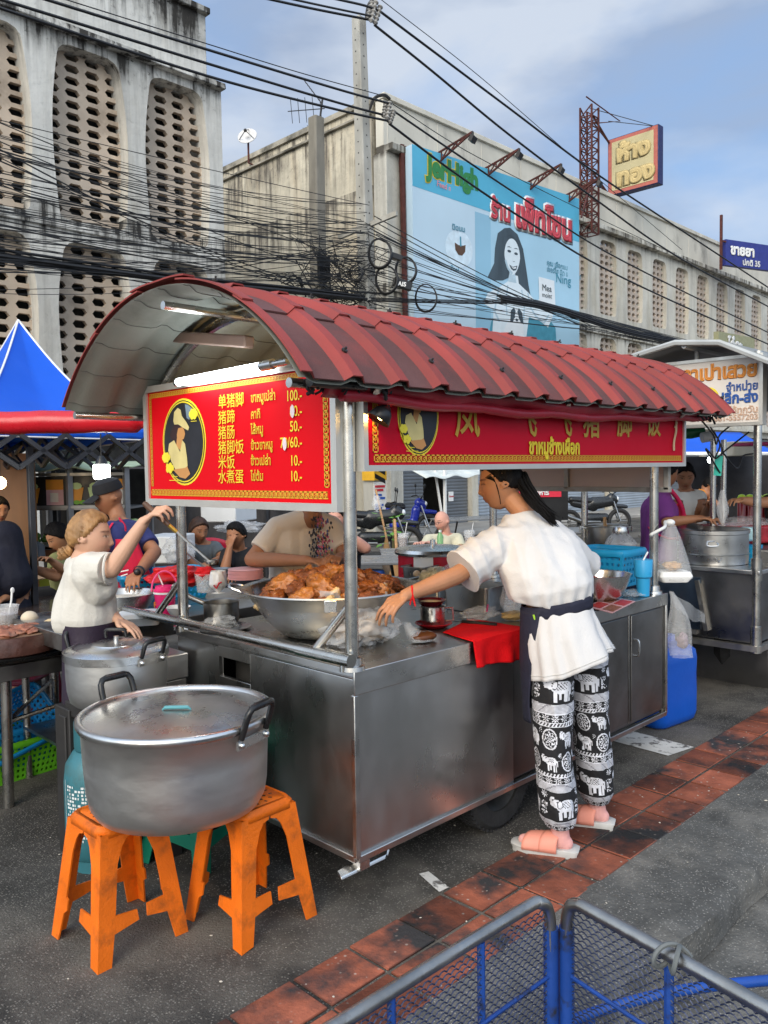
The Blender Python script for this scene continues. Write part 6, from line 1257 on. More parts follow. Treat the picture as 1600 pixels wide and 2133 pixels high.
def arm(g, a, b_, c, r=(.046, .037, .026)):
    g.rc(a, b_, r[0], r[1]); m = V(b_).lerp(c, .3); g.rc(b_, m, r[1], r[1]*1.0); g.rc(m, c, r[1]*1.0, r[2])
def torso(g, s1, s2, nk, p1, p2, r=.10, pad=0):
    s1, s2, nk, p1, p2 = map(V, (s1, s2, nk, p1, p2)); c = (s1+s2)/2; pl = (p1+p2)/2; ax = (pl-nk).normalized()
    g.rc(s1, s2, .052+pad, .052+pad); g.rc(s1, nk.lerp(c, .15), .05+pad, .045+pad); g.rc(s2, nk.lerp(c, .15), .05+pad, .045+pad)
    for s, p in ((s1, p1), (s2, p2)): a = s.lerp(c, .42)+ax*.07; b_ = p.lerp(pl, .25); m = a.lerp(b_, .6); g.rc(a, m, r+pad, r*.92+pad); g.rc(m, b_, r*.92+pad, r*1.06+pad)
    g.rc(c+ax*.06, pl, r*1.02+pad, r*1.02+pad)
def folds(amp, freq=14, seed=0, ax=(0, 0, 1), st=.35):
    ax = V(ax).normalized()
    def f(p, n):
        q = V(p); q = q-ax*q.dot(ax)*(1-st); r = fz(q, freq, seed)
        return amp*(r*.8+.5*(1-2*abs(fz(p, freq*.55, seed+4)))-.2)
    return f
def cut(planes):
    """flatten cloth ends: (point, direction, radius) - what lies beyond the plane near the point is pressed onto it"""
    pl = [(V(a), V(b_).normalized(), r) for a, b_, r in planes]
    def f(p):
        for a, n, r in pl:
            d = (p-a).dot(n)
            if d > 0 and (p-a-n*d).length < r and d < r*1.6: p = p-n*d
        return p
    return f
def cloth_post(fn=None, cuts=()):
    c = cut(cuts)
    def post(vs, ns):
        out = []
        for p, n in zip(vs, ns):
            if fn: p = p+n*fn(p, n)
            out.append(c(p))
        return out, None
    return post
def skin_post(tf):
    def post(vs, ns): return vs, [tf(p) for p in vs]
    return post
def neck(g, Mh, nk, r=.047): b_ = Mh @ V((0, -.018, -.06)); g.rc(b_, nk, r, r*1.08); g.rc(nk, nk-V((0, 0, .04)), r*1.08, r*1.3)
# ---------------------------------------------------------------- 1. woman in white at the cart
TEE = M('white_tshirt_cotton', (.60, .585, .575), .85, 0, .03, 4, .25, 120, spec=.2)
wo = thing('person', 'woman in a loose white T-shirt and elephant-print trousers reaching over the cart counter', 'person', (3.08, 1.95, GZ))
nk, hd = V((3.042, 2.155, 1.352)), V((3.009, 2.254, 1.482)); sL, sR = V((2.851, 2.193, 1.21)), V((3.216, 2.071, 1.227)); eL, wL = V((2.662, 2.233, 1.095)), V((2.398, 2.28, 1.037)); eR = V((3.452, 2.078, 1.066)); wR = V((3.42, 2.33, .99))
pL, pR = V((2.941, 1.962, 0.817)), V((3.155, 1.917, 0.807)); wst = V((3.011, 1.959, 0.958))
fdir = (-LAT*.97+FWD*.12-UP*.20); Mh = head_frame(hd, fdir, UP+(-LAT)*.22, 1.06)
g = G(); add_head(g, Mh); neck(g, Mh, nk, .046); torso(g, sL.lerp(sR, .16)-UP*.03, sR.lerp(sL, .16)-UP*.03, nk-UP*.02, pL.lerp(pR, .25), pR.lerp(pL, .2), .06)
arm(g, sL.lerp(sR, .1)-UP*.02, eL, wL, (.036, .040, .027)); arm(g, sR, eR, wR, (.044, .039, .026))
hand(g, wL, V((2.292, 2.299, 1.013))-wL+UP*-.03, UP*.75-LAT*.25-FWD*.45, 1, .98, (.42, .45, .5, .5), .7); hand(g, wR, (-.3, .9, -.2), UP, -1, .95)
HL = [V((2.949, 1.944, 0.683)), V((2.902, 1.91, 0.358)), V((2.872, 1.861, 0.046))]; HR = [V((3.159, 1.903, 0.673)), V((3.196, 1.901, 0.372)), V((3.213, 1.887, 0.037))]
for q in (HL, HR): g.rc(q[0], q[1], .075, .05); g.rc(q[1], q[2], .05, .029)
def footdir(a): return V((-.42, .9, 0)).normalized() if a == 0 else V((-.42, .9, 0)).normalized()
for i, q in enumerate((HL, HR)):
    a = q[2]; h_ = V((a.x, a.y, GZ+.045))-footdir(i)*.015; g.rc(a, h_, .027, .028); g.rc(h_, h_+footdir(i)*.13+V((0, 0, .005)), .027, .022)
solid('body', g, SK_TAN, wo, .0042, 3, skin_post(face_tint(Mh, (.86, .40, .36), lid=True)))
hair_cap(Mh, HAIRB, wo, 'back', .012, seed=3)
g = G(); rnd = random.Random(9); b0 = Mh @ V((0, -.085, -.03))
for k in range(170):                                         # loose ponytail lying over the back
    o_ = V((rnd.uniform(-.028, .028), rnd.uniform(-.022, .022), rnd.uniform(-.03, .03)))
    m_ = V((3.026, 2.122, 1.452))+o_*.9; e2 = V((3.042, 1.982, 1.316))+o_*.35+V((rnd.uniform(-.02, .02), 0, rnd.uniform(-.03, .02))); e_ = V((3.009, 2.049, 1.386))+o_*.75
    g.tube(smoothpath([b0+o_*.8+UP*.04, m_, e_, e_.lerp(e2, rnd.uniform(.55, 1.0))], 5), [.0046]*8+[.004]*4+[.003, .0025, .002, .001], 5)
for k in range(9): 
    a = Mh @ V((-.058, .028+.004*k, .055-.002*k)); g.tube(smoothpath([a, Mh @ V((-.071, .022, .01)), Mh @ V((-.068, .018, -.05)), Mh @ V((-.060, .02+.004*fz((k, 0, 0)), -.085))], 4), .0018, 4)
g.o('ponytail', HAIRB, wo, ang=180)
# shirt: body, bloused over the belt, wide sleeves
g = G(); rings = []
for (c, rx, ry, tl) in (((2.999, 1.956, 0.947), .148, .115, .02), ((2.995, 1.963, 0.985), .166, .132, .03), ((2.988, 1.973, 1.035), .184, .145, .035), ((2.992, 2.002, 1.099), .193, .148, .03), ((3.002, 2.039, 1.158), .194, .146, .02), ((3.014, 2.059, 1.209), .178, .130, .01), ((3.023, 2.095, 1.256), .172, .115, .0), ((3.027, 2.123, 1.297), .135, .09, .0), ((3.036, 2.145, 1.331), .080, .07, 0), ((3.041, 2.156, 1.352), .062, .06, 0)):
    rings.append([V(c)+LAT*(rx*math.cos(2*pi*q/40))+FWD*(ry*math.sin(2*pi*q/40))+UP*(tl*math.cos(2*pi*q/40)) for q in range(40)])
g.loft(rings)
for a, b_, rr0, rr1 in ((sL.lerp(sR, .12), sL.lerp(eL, .80), .088, .092), (sR.lerp(sL, .12), sR.lerp(eR, .92), .082, .076)): g.rc(a, b_, rr0, rr1)
g.rc(sL+V((0, 0, -.02)), sL.lerp(eL, .78)+V((0, 0, -.05)), .06, .07)
def fold1(p, n):
    w_ = (p-sR).dot(V((.5, .2, .84))); t_ = (p-sR).dot(LAT); d = .010*(.6-abs(fz((t_*13+w_*3, w_*3.5, 2), 1, 2))*2.2)+.005*(.6-2.2*abs(fz((t_*7, w_*15, (p-sR).dot(FWD)*6), 1, 6)))+.003*fz(p, 22, 5); k = max(0, 1-abs(p.z-wst.z-.03)/.1); t = math.atan2(p.y-wst.y, p.x-wst.x)
    return d*(1-.6*k)+k*.005*math.sin(t*17+3*fz(p, 6, 1))+.0035*math.sin((p-sL).dot(V((.6, -.2, .75)))*75+5*fz(p, 4, 8))*max(0, 1-(p-sL).length/.35)
solid('tshirt', g, TEE, wo, .0055, 5, cloth_post(fold1, ((sL.lerp(eL, .82), eL-sL, .16), (sR.lerp(eR, .95), eR-sR, .12), (V((2.999, 1.956, 0.951)), (-.1, .1, -1), .3), (nk+V((0, 0, -.012)), nk-wst+V((0, 0, .1)), .075))))
# shirt tail below the belt
tc = [V((3.002, 1.953, 0.951)), V((2.999, 1.933, 0.833)), V((3.018, 1.904, 0.698))]
def tail(u, v):
    a = 2*pi*u; c = tc[0].lerp(tc[1], min(1, v*2)) if v < .5 else tc[1].lerp(tc[2], v*2-1); rx, ry = .142+.042*v, .125+.060*v
    w = 1+.035*(.3+v)*math.sin(a*13+2*math.sin(a*3)+v)+.055*v*math.sin(a*5+1)+.03*fz((a*2.2, v*3, 1), 1.3); lat = math.cos(a)*rx*w; dep = math.sin(a)*ry*w
    z = .055*v*max(0, math.cos(a+.2))*1.25-.05*v*max(0, -math.cos(a))
    return c+LAT*lat+FWD*dep+UP*(z+.02*(math.cos(a))*(1-v)*.6)
g = G(); g.grid(tail, 110, 26); g.o('shirt_tail', TEE, wo, ang=180, solid=.003)
g = G(); g.tube([tail(k/110, .93)+(tail(k/110, .93)-tc[2]).normalized()*.002 for k in range(110)], .0022, 5, closed=True); g.o('hem_stitch', M('hem_grey', (.50, .49, .47), .9), wo)  # hem line slightly greyer than the shirt cloth
APR = M('navy_apron', (.012, .013, .03), .8, 0, .15, 20, .2, 120)
def belt(u, v): a = 2*pi*u; c = tc[0]+UP*(.030-.056*v+.028*math.cos(a)); return c+LAT*(.152*math.cos(a))+FWD*(.130*math.sin(a))
g = G(); g.grid(belt, 60, 3); g.o('apron_band', APR, wo, solid=.004, ang=80)
def apron(u, v):
    a1 = R(234-30*min(1, v*1.2)); a = R(70)+(a1-R(70))*u; c = tc[0].lerp(tc[1], min(1, v*2)) if v < .5 else tc[1].lerp(tc[2], v*2-1)
    rx, ry = .156+.040*v, .128+.060*v; w = 1+.012*math.sin(a*7+v*4)*v
    return c+LAT*(rx*w*math.cos(a))+FWD*(ry*w*math.sin(a))+UP*(.014+.026*math.cos(a)-.22*v)
g = G(); g.grid(apron, 40, 26); g.o('apron_panel', APR, wo, solid=.003, ang=80)
g = G(); q = apron(.93, .05)-FWD*.006; g.tube([q+UP*.008, q-UP*.012+LAT*.006], .0045, 6); g.o('apron_tag', M('lime_tag', (.35, .6, .04), .5), wo)
# trousers with a printed elephant pattern (pattern set per face)
def elephant(x, y):
    E = lambda cx, cy, rx, ry: ((x-cx)/rx)**2+((y-cy)/ry)**2 < 1
    b_ = E(.58, .60, .33, .25) or E(.25, .70, .16, .18) or E(.09, .66, .06, .10) or E(.05, .80, .05, .11) or E(.11, .92, .07, .05)
    l_ = (.34 < x < .45 or .50 < x < .60 or .68 < x < .80 or .82 < x < .90) and 0.02 < y < .55 and not (.50 < x < .60 and y < .12); t_ = E(.94, .45, .03, .2)
    if (b_ or l_ or t_) and not (E(.27, .76, .022, .03) or (.44 < x < .74 and .5 < y < .78 and (int(x*31)+int(y*27)) % 3 == 0) or abs(((x-.36)/.08)**2+((y-.68)/.16)**2-1) < .22): return 1
    return 0
def flower(x, y):
    r = math.hypot(x-.5, y-.5); a = math.atan2(y-.5, x-.5); return 1 if (.16 < r < .30+.16*math.cos(a*8)) or r < .08 else 0
def medallion(x, y):
    r = math.hypot(x-.5, y-.5)*2; a = math.atan2(y-.5, x-.5)
    return 1 if .84 < r < 1 or (r < .74 and math.sin(a*8+r*5)*math.cos(r*13) > .05) else 0
BANDS = [('F', .00, .06), ('S', .06, .115), ('E', .115, .285), ('S', .285, .335), ('F', .335, .385), ('R', .385, .405), ('M', .405, .655), ('R', .655, .675), ('F', .675, .715), ('S', .715, .76), ('E', .76, .93), ('S', .93, .96), ('F', .96, 1.01)]
def pattern(u, v, seed):
    for k, a, b_ in BANDS:
        if a <= v < b_:
            y = 1-(v-a)/(b_-a)
            if k == 'S': return 2 if math.sin(v*900) > -.2 else 1
            if k == 'R': return 1 if (int(u*70+v*60) % 2 or y < .2) else 0
            if k == 'F': n = 13; q = (u*n+seed*.3) % 1; return flower(q, y) or (1 if y < .1 or y > .9 else 0)
            if k == 'E':
                n = 3.0; q = (u*n+seed*.37+.1) % 1
                if .04 < q < .78: 
                    if elephant((q-.04)/.74, (y-.06)/.8): return 1
                qq = (u*n*2.0+seed*.74) % 1; 
                if y > .72 and .8 < q < 1.0: return flower((q-.8)/.2, (y-.72)/.28)
                if .80 < q < .98 and .15 < y < .6: return 1 if fz((q*30, y*14, seed), 1) > .05 else 0
                return 0
            if k == 'M':
                n = 3.2; row = 0 if y > .5 else 1; yy = (y*2) % 1; q = (u*n+seed*.2+row*.5) % 1
                if q < .40: return medallion(q/.40, (yy-.06)/.88) if .06 < yy < .94 else 0
                if .46 < q < .90: return elephant((q-.46)/.44, (yy-.08)/.8)
                return flower((q-.9)/.1, (yy*3) % 1) if .6 < yy < .93 else 0
    return 0
PBK, PWH, PGR = M('trouser_black', (.010, .010, .012), .85, 0, .1, 20, .2, 90), M('trouser_white', (.62, .63, .68), .85, 0, .15, 40, .2, 90), M('trouser_grey_stripe', (.25, .25, .28), .85, 0, .1, 20, .2, 90)
g = G(); NU, NV = 150, 300
for li, q in enumerate((HL, HR)):
    top = q[0]+UP*.06; axis = [top, q[0], q[1], q[2]+UP*.012]; Ls = [0, .14, .56, 1]; LATd = LAT; seed = li*.7
    def P(u, v):
        a = 2*pi*u
        for i in range(3):
            if v <= Ls[i+1] or i == 2: c = axis[i].lerp(axis[i+1], (v-Ls[i])/(Ls[i+1]-Ls[i])); break
        r = .098-.02*v+.004*math.sin(v*9+li); ry = r*1.12
        if v > .93: r *= 1-.22*((v-.93)/.07)**1.5; ry = r*1.1
        w = 1+.02*math.sin(a*5+v*11+li)+.07*fz((math.cos(a)*1.5, math.sin(a)*1.5, v*6), 1.2, li+3)+.085*(.4-abs(fz((math.cos(a)*1.2+v*3, math.sin(a)*1.2, v*9-a), 1.3, li+6)))*(1 if v > .3 else .4)
        d = V((-.42, .9, 0)); s = V((.9, .42, 0)); return c+LAT*(r*.92*w*math.cos(a))+FWD*(ry*w*math.sin(a))
    vs = [P(i/NU, j/NV) for j in range(NV+1) for i in range(NU)]; b0 = len(g.v); g.v += [tuple(p) for p in vs]
    for j in range(NV):
        for i in range(NU): g.f.append((b0+j*NU+i, b0+j*NU+(i+1) % NU, b0+(j+1)*NU+(i+1) % NU, b0+(j+1)*NU+i)); g.m.append(pattern(((i+.5)/NU+.02*fz((0, j*.02, li))) % 1, (j+.5)/NV+.006*math.sin(2*pi*i/NU+li), seed))
b0 = len(g.v); hipc = (HL[0]+HR[0])/2+UP*.09; g.k = 0; g.sph(hipc, (.12, .10, .11), 24, 16)
g.o('trousers', [PBK, PWH, PGR], wo, ang=180)
# sandals and pink socks
SOCK = M('pink_sock', (.72, .36, .33), .9, 0, .06, 20, .3, 120); SND = M('coral_sandal_strap', (.78, .30, .22), .6, 0, .06); SOLE = M('grey_sandal_sole', (.50, .49, .47), .7, 0, .1, 20)
for i, q in enumerate((HL, HR)):
    d = footdir(i); s = V((-d.y, d.x, 0)); a = V((q[2].x, q[2].y, GZ)); h_ = a-d*.05
    g = G(); g.rc(q[2]+UP*.02, a+UP*.06-d*.008, .037, .038); g.rc(a+UP*.06-d*.01, a+UP*.05-d*.028, .035, .030); g.rc(a+UP*.056, a+d*.10+UP*.046, .034, .031); g.rc(a+d*.10+UP*.046, a+d*.150+UP*.042, .031, .022)
    solid('sock', g, SOCK, wo, .005, 3)
    g = G(); prof = [(-.075, .030), (-.06, .040), (0, .043), (.06, .047), (.12, .052), (.16, .046), (.19, .028), (.195, .012)]
    ring = [a+d*y+s*w for y, w in prof]+[a+d*y-s*w for y, w in prof[::-1]]; g.loft([ring, [p+UP*.012 for p in ring], [p+UP*.030+(p-a-d*.06)*.06 for p in ring], [p+UP*.034 for p in ring]]); g.o('sandal_sole', SOLE, wo, ang=50)
    for (y0, y1, z) in ((.045, .13, .088), (-.015, .06, .10)):
        g = G()
        def strap(u, v, y0=y0, y1=y1, z=z): t = pi*u; y = y0+(y1-y0)*v+.02*math.cos(t)*(1 if i == 0 else 1); return a+d*y+s*(.055*math.cos(t))+UP*(.022+(z-.022-.012*v)*math.sin(t)**.75)
        g.grid(strap, 20, 6); g.o('sandal_strap', SND, wo, solid=.005, ang=80)
    g = G()
    for k in range(3): g.grid(lambda u, v: a+d*(.05+.024*k+.010*u)+s*(.0565*math.cos(pi*(.62+.25*v)))+UP*(.025+.0635*math.sin(pi*(.62+.25*v))**.75), 3, 8)
    g.o('strap_stripe', WHITEP, wo, ang=80)
g = G(); g.tube([wL.lerp(eL, .12)+(LAT*math.sin(a)*.0+(UP*math.cos(a)+FWD*math.sin(a)))*(.0285) for a in [k*2*pi/20 for k in range(20)]], .0042, 6, closed=True)
for dx, dz in ((-.01, -.045), (.012, -.05), (.0, .02)): q = wL.lerp(eL, .12)-FWD*.03; g.tube([q, q+LAT*dx+UP*dz], [.0045, .003], 5)
g.o('red_wristband', M('red_yarn', (.72, .006, .006), .8), wo)
# ---------------------------------------------------------------- 2. blonde woman
bw = thing('person', 'blonde woman in a white blouse raising a long ladle, beside the cart end', 'person', tuple(V((1.59, 3.483, 0.822)).to_2d())+(GZ,))
hd = V((1.63, 3.475, 1.27)); nk = V((1.599, 3.5, 1.171)); s1 = V((1.579, 3.376, 1.146)); s2 = V((1.66, 3.662, 1.127)); e1 = V((1.625, 3.274, 1.143)); w1 = V((1.731, 3.182, 1.341)); e2 = V((1.716, 3.55, 0.938)); w2 = V((1.696, 3.383, 0.905)); pl1, pl2 = V((1.58, 3.437, 0.83)), V((1.645, 3.54, 0.805))
Mh = head_frame(hd, LAT*.97+FWD*.10-UP*.06, UP-LAT*.05, 1.0)
g = G(); add_head(g, Mh); neck(g, Mh, nk, .044); torso(g, s1, s2, nk, pl1, pl2, .062); arm(g, s1, e1, w1, (.042, .038, .025)); arm(g, s2, e2, w2, (.042, .036, .025))
hand(g, w1, V((1.756, 3.132, 1.386))-w1, UP*.8-LAT*.3-FWD*.3, -1, .95, (.75, .8, .85, .9), .9); hand(g, w2, V((1.723, 3.326, 0.882))-w2, UP+LAT*.3, 1, .95, (.25, .3, .3, .35), .4)
for p in (pl1, pl2): g.rc(p, V((p.x, p.y, .42)), .065, .055); g.rc(V((p.x, p.y, .42)), V((p.x, p.y, .02)), .055, .035); f_ = V((p.x, p.y, GZ+.035)); g.rc(V((p.x, p.y, .02)), f_, .036, .036); g.rc(f_, f_+LAT*.13, .035, .028)
solid('body', g, SK_LIGHT, bw, .0045, 3, skin_post(face_tint(Mh, (.9, .42, .42))))
hair_cap(Mh, HAIRY, bw, 'back', .015, seed=6)
g = G(); bn_ = Mh @ V((-.01, -.085, -.055)); rnd = random.Random(2)
for k in range(50):
    a = rnd.random()*6.28; r = rnd.uniform(.008, .028); pts = [bn_+Mh.to_3x3() @ V((r*math.cos(a+t*.9), -.012*t+.012, r*math.sin(a+t*.9)-.006*t)) for t in range(6)]; g.tube(pts, .0055, 5)
for k in range(30):
    a = Mh @ V((-.07+.01*rnd.random(), .03-.07*rnd.random(), .03-.07*rnd.random())); g.tube(smoothpath([a, a.lerp(bn_, .5)+LAT*-.002+FWD*-.012, bn_], 3), .0045, 5)
g.o('bun', HAIRY, bw, ang=180)
g = G(); g.sph(Mh @ V((-.008, .013, -.03))+FWD*-.07, .004, 8, 6); g.o('earring', STEELB, bw)
BLOUSE = M('offwhite_blouse', (.60, .57, .51), .75, 0, .04, 5, .3, 90, spec=.25)
g = G(); rings = []
for c, rx, ry in (((1.6, 3.489, 0.845), .115, .10), ((1.598, 3.493, 0.88), .132, .125), ((1.599, 3.495, 0.92), .137, .135), ((1.605, 3.494, 0.99), .127, .13), ((1.613, 3.492, 1.058), .113, .125), ((1.613, 3.496, 1.123), .088, .13), ((1.609, 3.503, 1.161), .062, .11), ((1.604, 3.51, 1.182), .05, .07)): rings.append([V(c)+LAT*(rx*math.cos(2*pi*q/36))+FWD*(ry*math.sin(2*pi*q/36)) for q in range(36)])
g.loft(rings); g.rc(s1-UP*.03, V((1.615, 3.39, 1.059)), .075, .085); g.rc(s1, s1.lerp(e1, .75), .072, .070); g.rc(s2, s2.lerp(e2, .6), .065, .07); g.rc(nk+UP*.012, nk-UP*.03, .054, .06)
solid('blouse', g, BLOUSE, bw, .0055, 5, cloth_post(lambda p, n: .010*(.5-2.2*abs(fz(V((p.x, p.y, p.z*.45)), 9, 3)))+.006*fz(V((p.x, p.y, p.z*.3)), 22, 5), ((s1.lerp(e1, .86), e1-s1, .12), (V((1.583, 3.465, 0.86)), (0, 0, -1), .4), (nk+UP*.02, UP-LAT*.3, .08))))
g = G()
for k in range(1): g.tube([s1.lerp(e1, .87)+(UP*math.cos(t)+FWD*math.sin(t))*.066 for t in [2*pi*q/24 for q in range(24)]], .006, 6, closed=True)
g.o('cuff', BLOUSE, bw)
SKIRT = M('dark_purple_skirt', (.016, .007, .020), .7, 0, .2, 8, .3, 60); g = G(); pm = (pl1+pl2)/2
g.grid(lambda u, v: V((pm.x, pm.y, .90-.5*v))+LAT*.02+LAT*(.118+.015*v)*math.cos(2*pi*u)*(1+.03*v*math.sin(u*50))+FWD*(.165+.05*v)*math.sin(2*pi*u)*(1+.03*v*math.sin(u*50)), 60, 12); g.o('skirt', SKIRT, bw, ang=180)
# the long ladle she holds
la, lb, lc = V((1.73, 3.175, 1.425)), V((1.802, 3.096, 1.328)), V((1.949, 3.007, 1.161)); hl = thing('long_ladle', 'long wooden-handled ladle held up by the blonde woman', 'ladle', lb)
g = G(); g.tube([la, la.lerp(lb, .08), la.lerp(lb, .8), lb], [.009, .0125, .0115, .010], 10); g.o('wood_handle', M('dark_wood_handle', (.10, .05, .03), .5, 0, .3, 20), hl); g = G(); g.tube([lb, lb.lerp(lc, .18)], .009, 10); g.o('ferrule', M('brass', (.60, .38, .08), .3, 1), hl); g = G(); g.tube([lb.lerp(lc, .15), lc], .006, 8); g.lathe([(.001, -.02), (.02, -.016), (.03, -.002), (.031, .002), (.028, .0), (.001, -.014)], lc+UP*.01, 18); g.o('steel_rod', STEEL, hl)
# ---------------------------------------------------------------- helper for the smaller figures
def figure(label, head, face, skin, hairstyle, hairmat, nkp, sh, el, wr, pel, shirt, vox=.0065, sleeve=.6, pad=.014, s=1., legs=None, pants=None, handn=None, fem=0, hcurl=.5, tint={}, up=UP, folds_=.004, base=None, sit=None, collar=None, rr=.095, longsleeve=False, cuts=()):
    head, nkp = V(head), V(nkp); s1, s2 = map(V, sh); e1, e2 = map(V, el); w1, w2 = map(V, wr); p1, p2 = map(V, pel); pm = (p1+p2)/2
    t = thing('person', label, 'person', (pm.x, pm.y, GZ)); Mh = head_frame(head, face, up, s)
    g = G(); add_head(g, Mh, fem, 48, 40); neck(g, Mh, nkp, .050*s); torso(g, s1, s2, nkp, p1, p2, rr*.93); arm(g, s1, e1, w1, (.048, .042, .028)); arm(g, s2, e2, w2, (.048, .042, .028))
    for k, (e_, w_) in enumerate(((e1, w1), (e2, w2))): d = (w_-e_).normalized(); hand(g, w_, d, (handn[k] if handn else UP), 1 if k else -1, s, (hcurl,)*4, .6)
    f = V(face); f = V((f.x, f.y, 0)).normalized(); q = G()
    for p in (p1, p2):
        if sit: kn = p+f*.38+UP*.02; an = V((kn.x, kn.y, GZ+.08))
        else: kn = V((p.x, p.y, GZ+.45)); an = V((p.x, p.y, GZ+.08))
        for G_, ad in ((g, 0), (q, .014)): G_.rc(p, kn, .075+ad, .055+ad); G_.rc(kn, an, .055+ad, .036+ad*1.6)
        g.rc(an, an+UP*-.04, .036, .034); g.rc(an-UP*.045, an-UP*.05+f*.14, .034, .028)
    b = solid('body', g, skin, t, vox, 3, skin_post(face_tint(Mh, **tint)))
    if hairstyle: hair_cap(Mh, hairmat, t, hairstyle, .014, fem=fem, seed=len(label))
    q.rc(p1, p2, .10, .10); solid('trousers', q, pants or M('dark_trousers', (.02, .021, .028), .85, 0, .2, 10, .3, 60), t, .011, 4)
    g = G(); torso(g, s1, s2, nkp-UP*.03, p1+UP*.0, p2, rr, pad); 
    for a, e_, w_ in ((s1, e1, w1), (s2, e2, w2)): g.rc(a, a.lerp(e_, sleeve), .062+pad*.3, .060+pad*.3)
    solid('shirt', g, shirt, t, .0075, 5, cloth_post(folds(folds_, 9, len(label)), [(a.lerp(e_, sleeve+.10), e_-a, .11) for a, e_ in ((s1, e1), (s2, e2))]+[(nkp+UP*.004, UP+f*.25, .08)]+list(cuts)))
    return t, Mh
def P(x, y, d): return V((0, 0, 0))
# 3. vendor in the cream tee behind the basin
CREAM = M('cream_tshirt', (.74, .62, .50), .85, 0, .05, 5, .25, 90)
f3, M3 = figure('woman in a cream T-shirt bending over the basin, head behind the menu sign', (2.903, 3.39, 1.431), LAT*.55-FWD*.35-UP*.65, SK_BROWN, 'back', HAIRB, (2.894, 3.463, 1.335), ((2.758, 3.591, 1.237), (3.047, 3.472, 1.23)), ((2.604, 3.62, 1.076), (2.992, 3.275, 1.065)), ((2.675, 3.239, 1.088), (2.824, 3.161, 1.095)), ((2.856, 3.678, 0.844), (3.046, 3.586, 0.83)), CREAM, fem=1, handn=(UP-LAT*.2, UP+LAT*.2), hcurl=.55, rr=.10)
g = G(); q0 = V((2.819, 3.329, 1.193)); rnd = random.Random(6)
mlist = [M('print_sequin_dark', (.02, .02, .035), .4), M('print_sequin_pink', (.50, .10, .18), .4), M('print_sequin_blue', (.07, .10, .30), .4), M('print_sequin_gold', (.35, .22, .10), .4)]
for k in range(190):
    u, v = rnd.gauss(.12, .16), rnd.uniform(-.5, .5)
    if abs(u-.12) > .42-.2*abs(v): continue
    p = q0+LAT*(u*.17)+UP*(-v*.22)+FWD*(.06*abs(u)+.012); g.box(p, (.012, .006, .012), rz=.78+rnd.uniform(-.4, .4), rx=rnd.uniform(-.3, .3), ry=rnd.uniform(-.8, .8), mi=(0 if u < .0 else rnd.choice((0, 1, 1, 2, 3))))
g.o('shirt_print', mlist, f3, flat=True)
# 4. man in black drinking
BLK = M('black_tshirt', (.014, .014, .016), .85, 0, .2, 6, .2, 80)
figure('man in a black T-shirt drinking, seen between the basin and the corner post', (4.187, 4.707, 1.165), -FWD*.95-LAT*.25, SK_PALE, 'short', HAIRB, (4.219, 4.735, 1.035), ((4.123, 4.826, 0.962), (4.342, 4.678, 0.965)), ((4.019, 4.708, 0.823), (4.233, 4.433, 0.961)), ((3.982, 4.541, 0.946), (4.073, 4.533, 1.109)), ((4.166, 4.828, 0.611), (4.31, 4.684, 0.608)), BLK, sit=1, handn=(-FWD, -FWD), tint=dict(lip=(.9, .6, .6)))
g = G(); p = V((3.988, 4.518, 1.104)); g.lathe([(.001, 0), (.03, 0), (.04, .10), (.001, .10)], p-UP*.04, 16, axis=(0, 0, 1)); tag(g.o('glass', CUPC), 'clear glass at the lips of the man in black', 'glass')
# 5. bald man
LIN = M('pale_linen', (.60, .56, .40), .85, 0, .05, 5, .3, 80)
f5, M5 = figure('bald bearded man with glasses in a pale yellow-green shirt, seated at a table', (6.728, 5.834, 0.979), -LAT*.75-FWD*.55-UP*.25, SK_PALE, None, None, (6.792, 5.829, 0.822), ((6.54, 5.866, 0.786), (6.914, 5.775, 0.78)), ((6.265, 5.708, 0.688), (6.786, 5.609, 0.651)), ((6.097, 5.6, 0.777), (6.238, 5.602, 0.786)), ((6.719, 5.946, 0.45), (6.945, 5.86, 0.435)), LIN, sit=1, tint=dict(lip=(.85, .5, .5), beard=1), handn=(UP, UP))
g = G()
for sx in (-1, 1): g.tube([M5 @ V((sx*.032+.019*math.cos(a), .098, .008+.016*math.sin(a))) for a in [k*.45 for k in range(14)]], .0018, 5, closed=True); g.tube([M5 @ V((sx*.05, .096, .012)), M5 @ V((sx*.072, .0, .012))], .0018, 5)
g.tube([M5 @ V((-.013, .105, .01)), M5 @ V((.013, .105, .01))], .002, 5); g.o('glasses', BLACKP, f5)
# 6. man in the black cap and red apron
NAVYT = M('navy_polo', (.022, .028, .125), .8, 0, .12, 6, .25, 80); REDA = M('crimson_apron', (.55, .008, .045), .75, 0, .08, 6, .25, 60)
f6, M6 = figure('man in a black cap and crimson apron over a navy shirt behind the blonde woman', (2.391, 4.82, 1.4), -LAT*.80-FWD*.55-UP*.28, SK_BROWN, None, None, (2.427, 4.774, 1.258), ((2.193, 4.507, 1.201), (2.461, 4.593, 1.191)), ((2.098, 4.381, 1.069), (2.45, 4.384, 1.081)), ((2.067, 4.264, 0.974), (2.257, 4.216, 0.993)), ((2.305, 4.654, 0.857), (2.439, 4.59, 0.848)), NAVYT, sleeve=.62, rr=.105, s=.94)
g = G(); g.lathe([(.001, .062), (.045, .056), (.076, .034), (.086, .0), (.087, -.03), (.083, -.032)], (0, 0, 0), 30, sy=1.14); g.v = [tuple(M6 @ (V(p)+V((0, -.008, .072)))) for p in g.v]; cp = g.o('cap', BLACKP if 0 else M('black_cap_cloth', (.012, .012, .014), .8), f6)
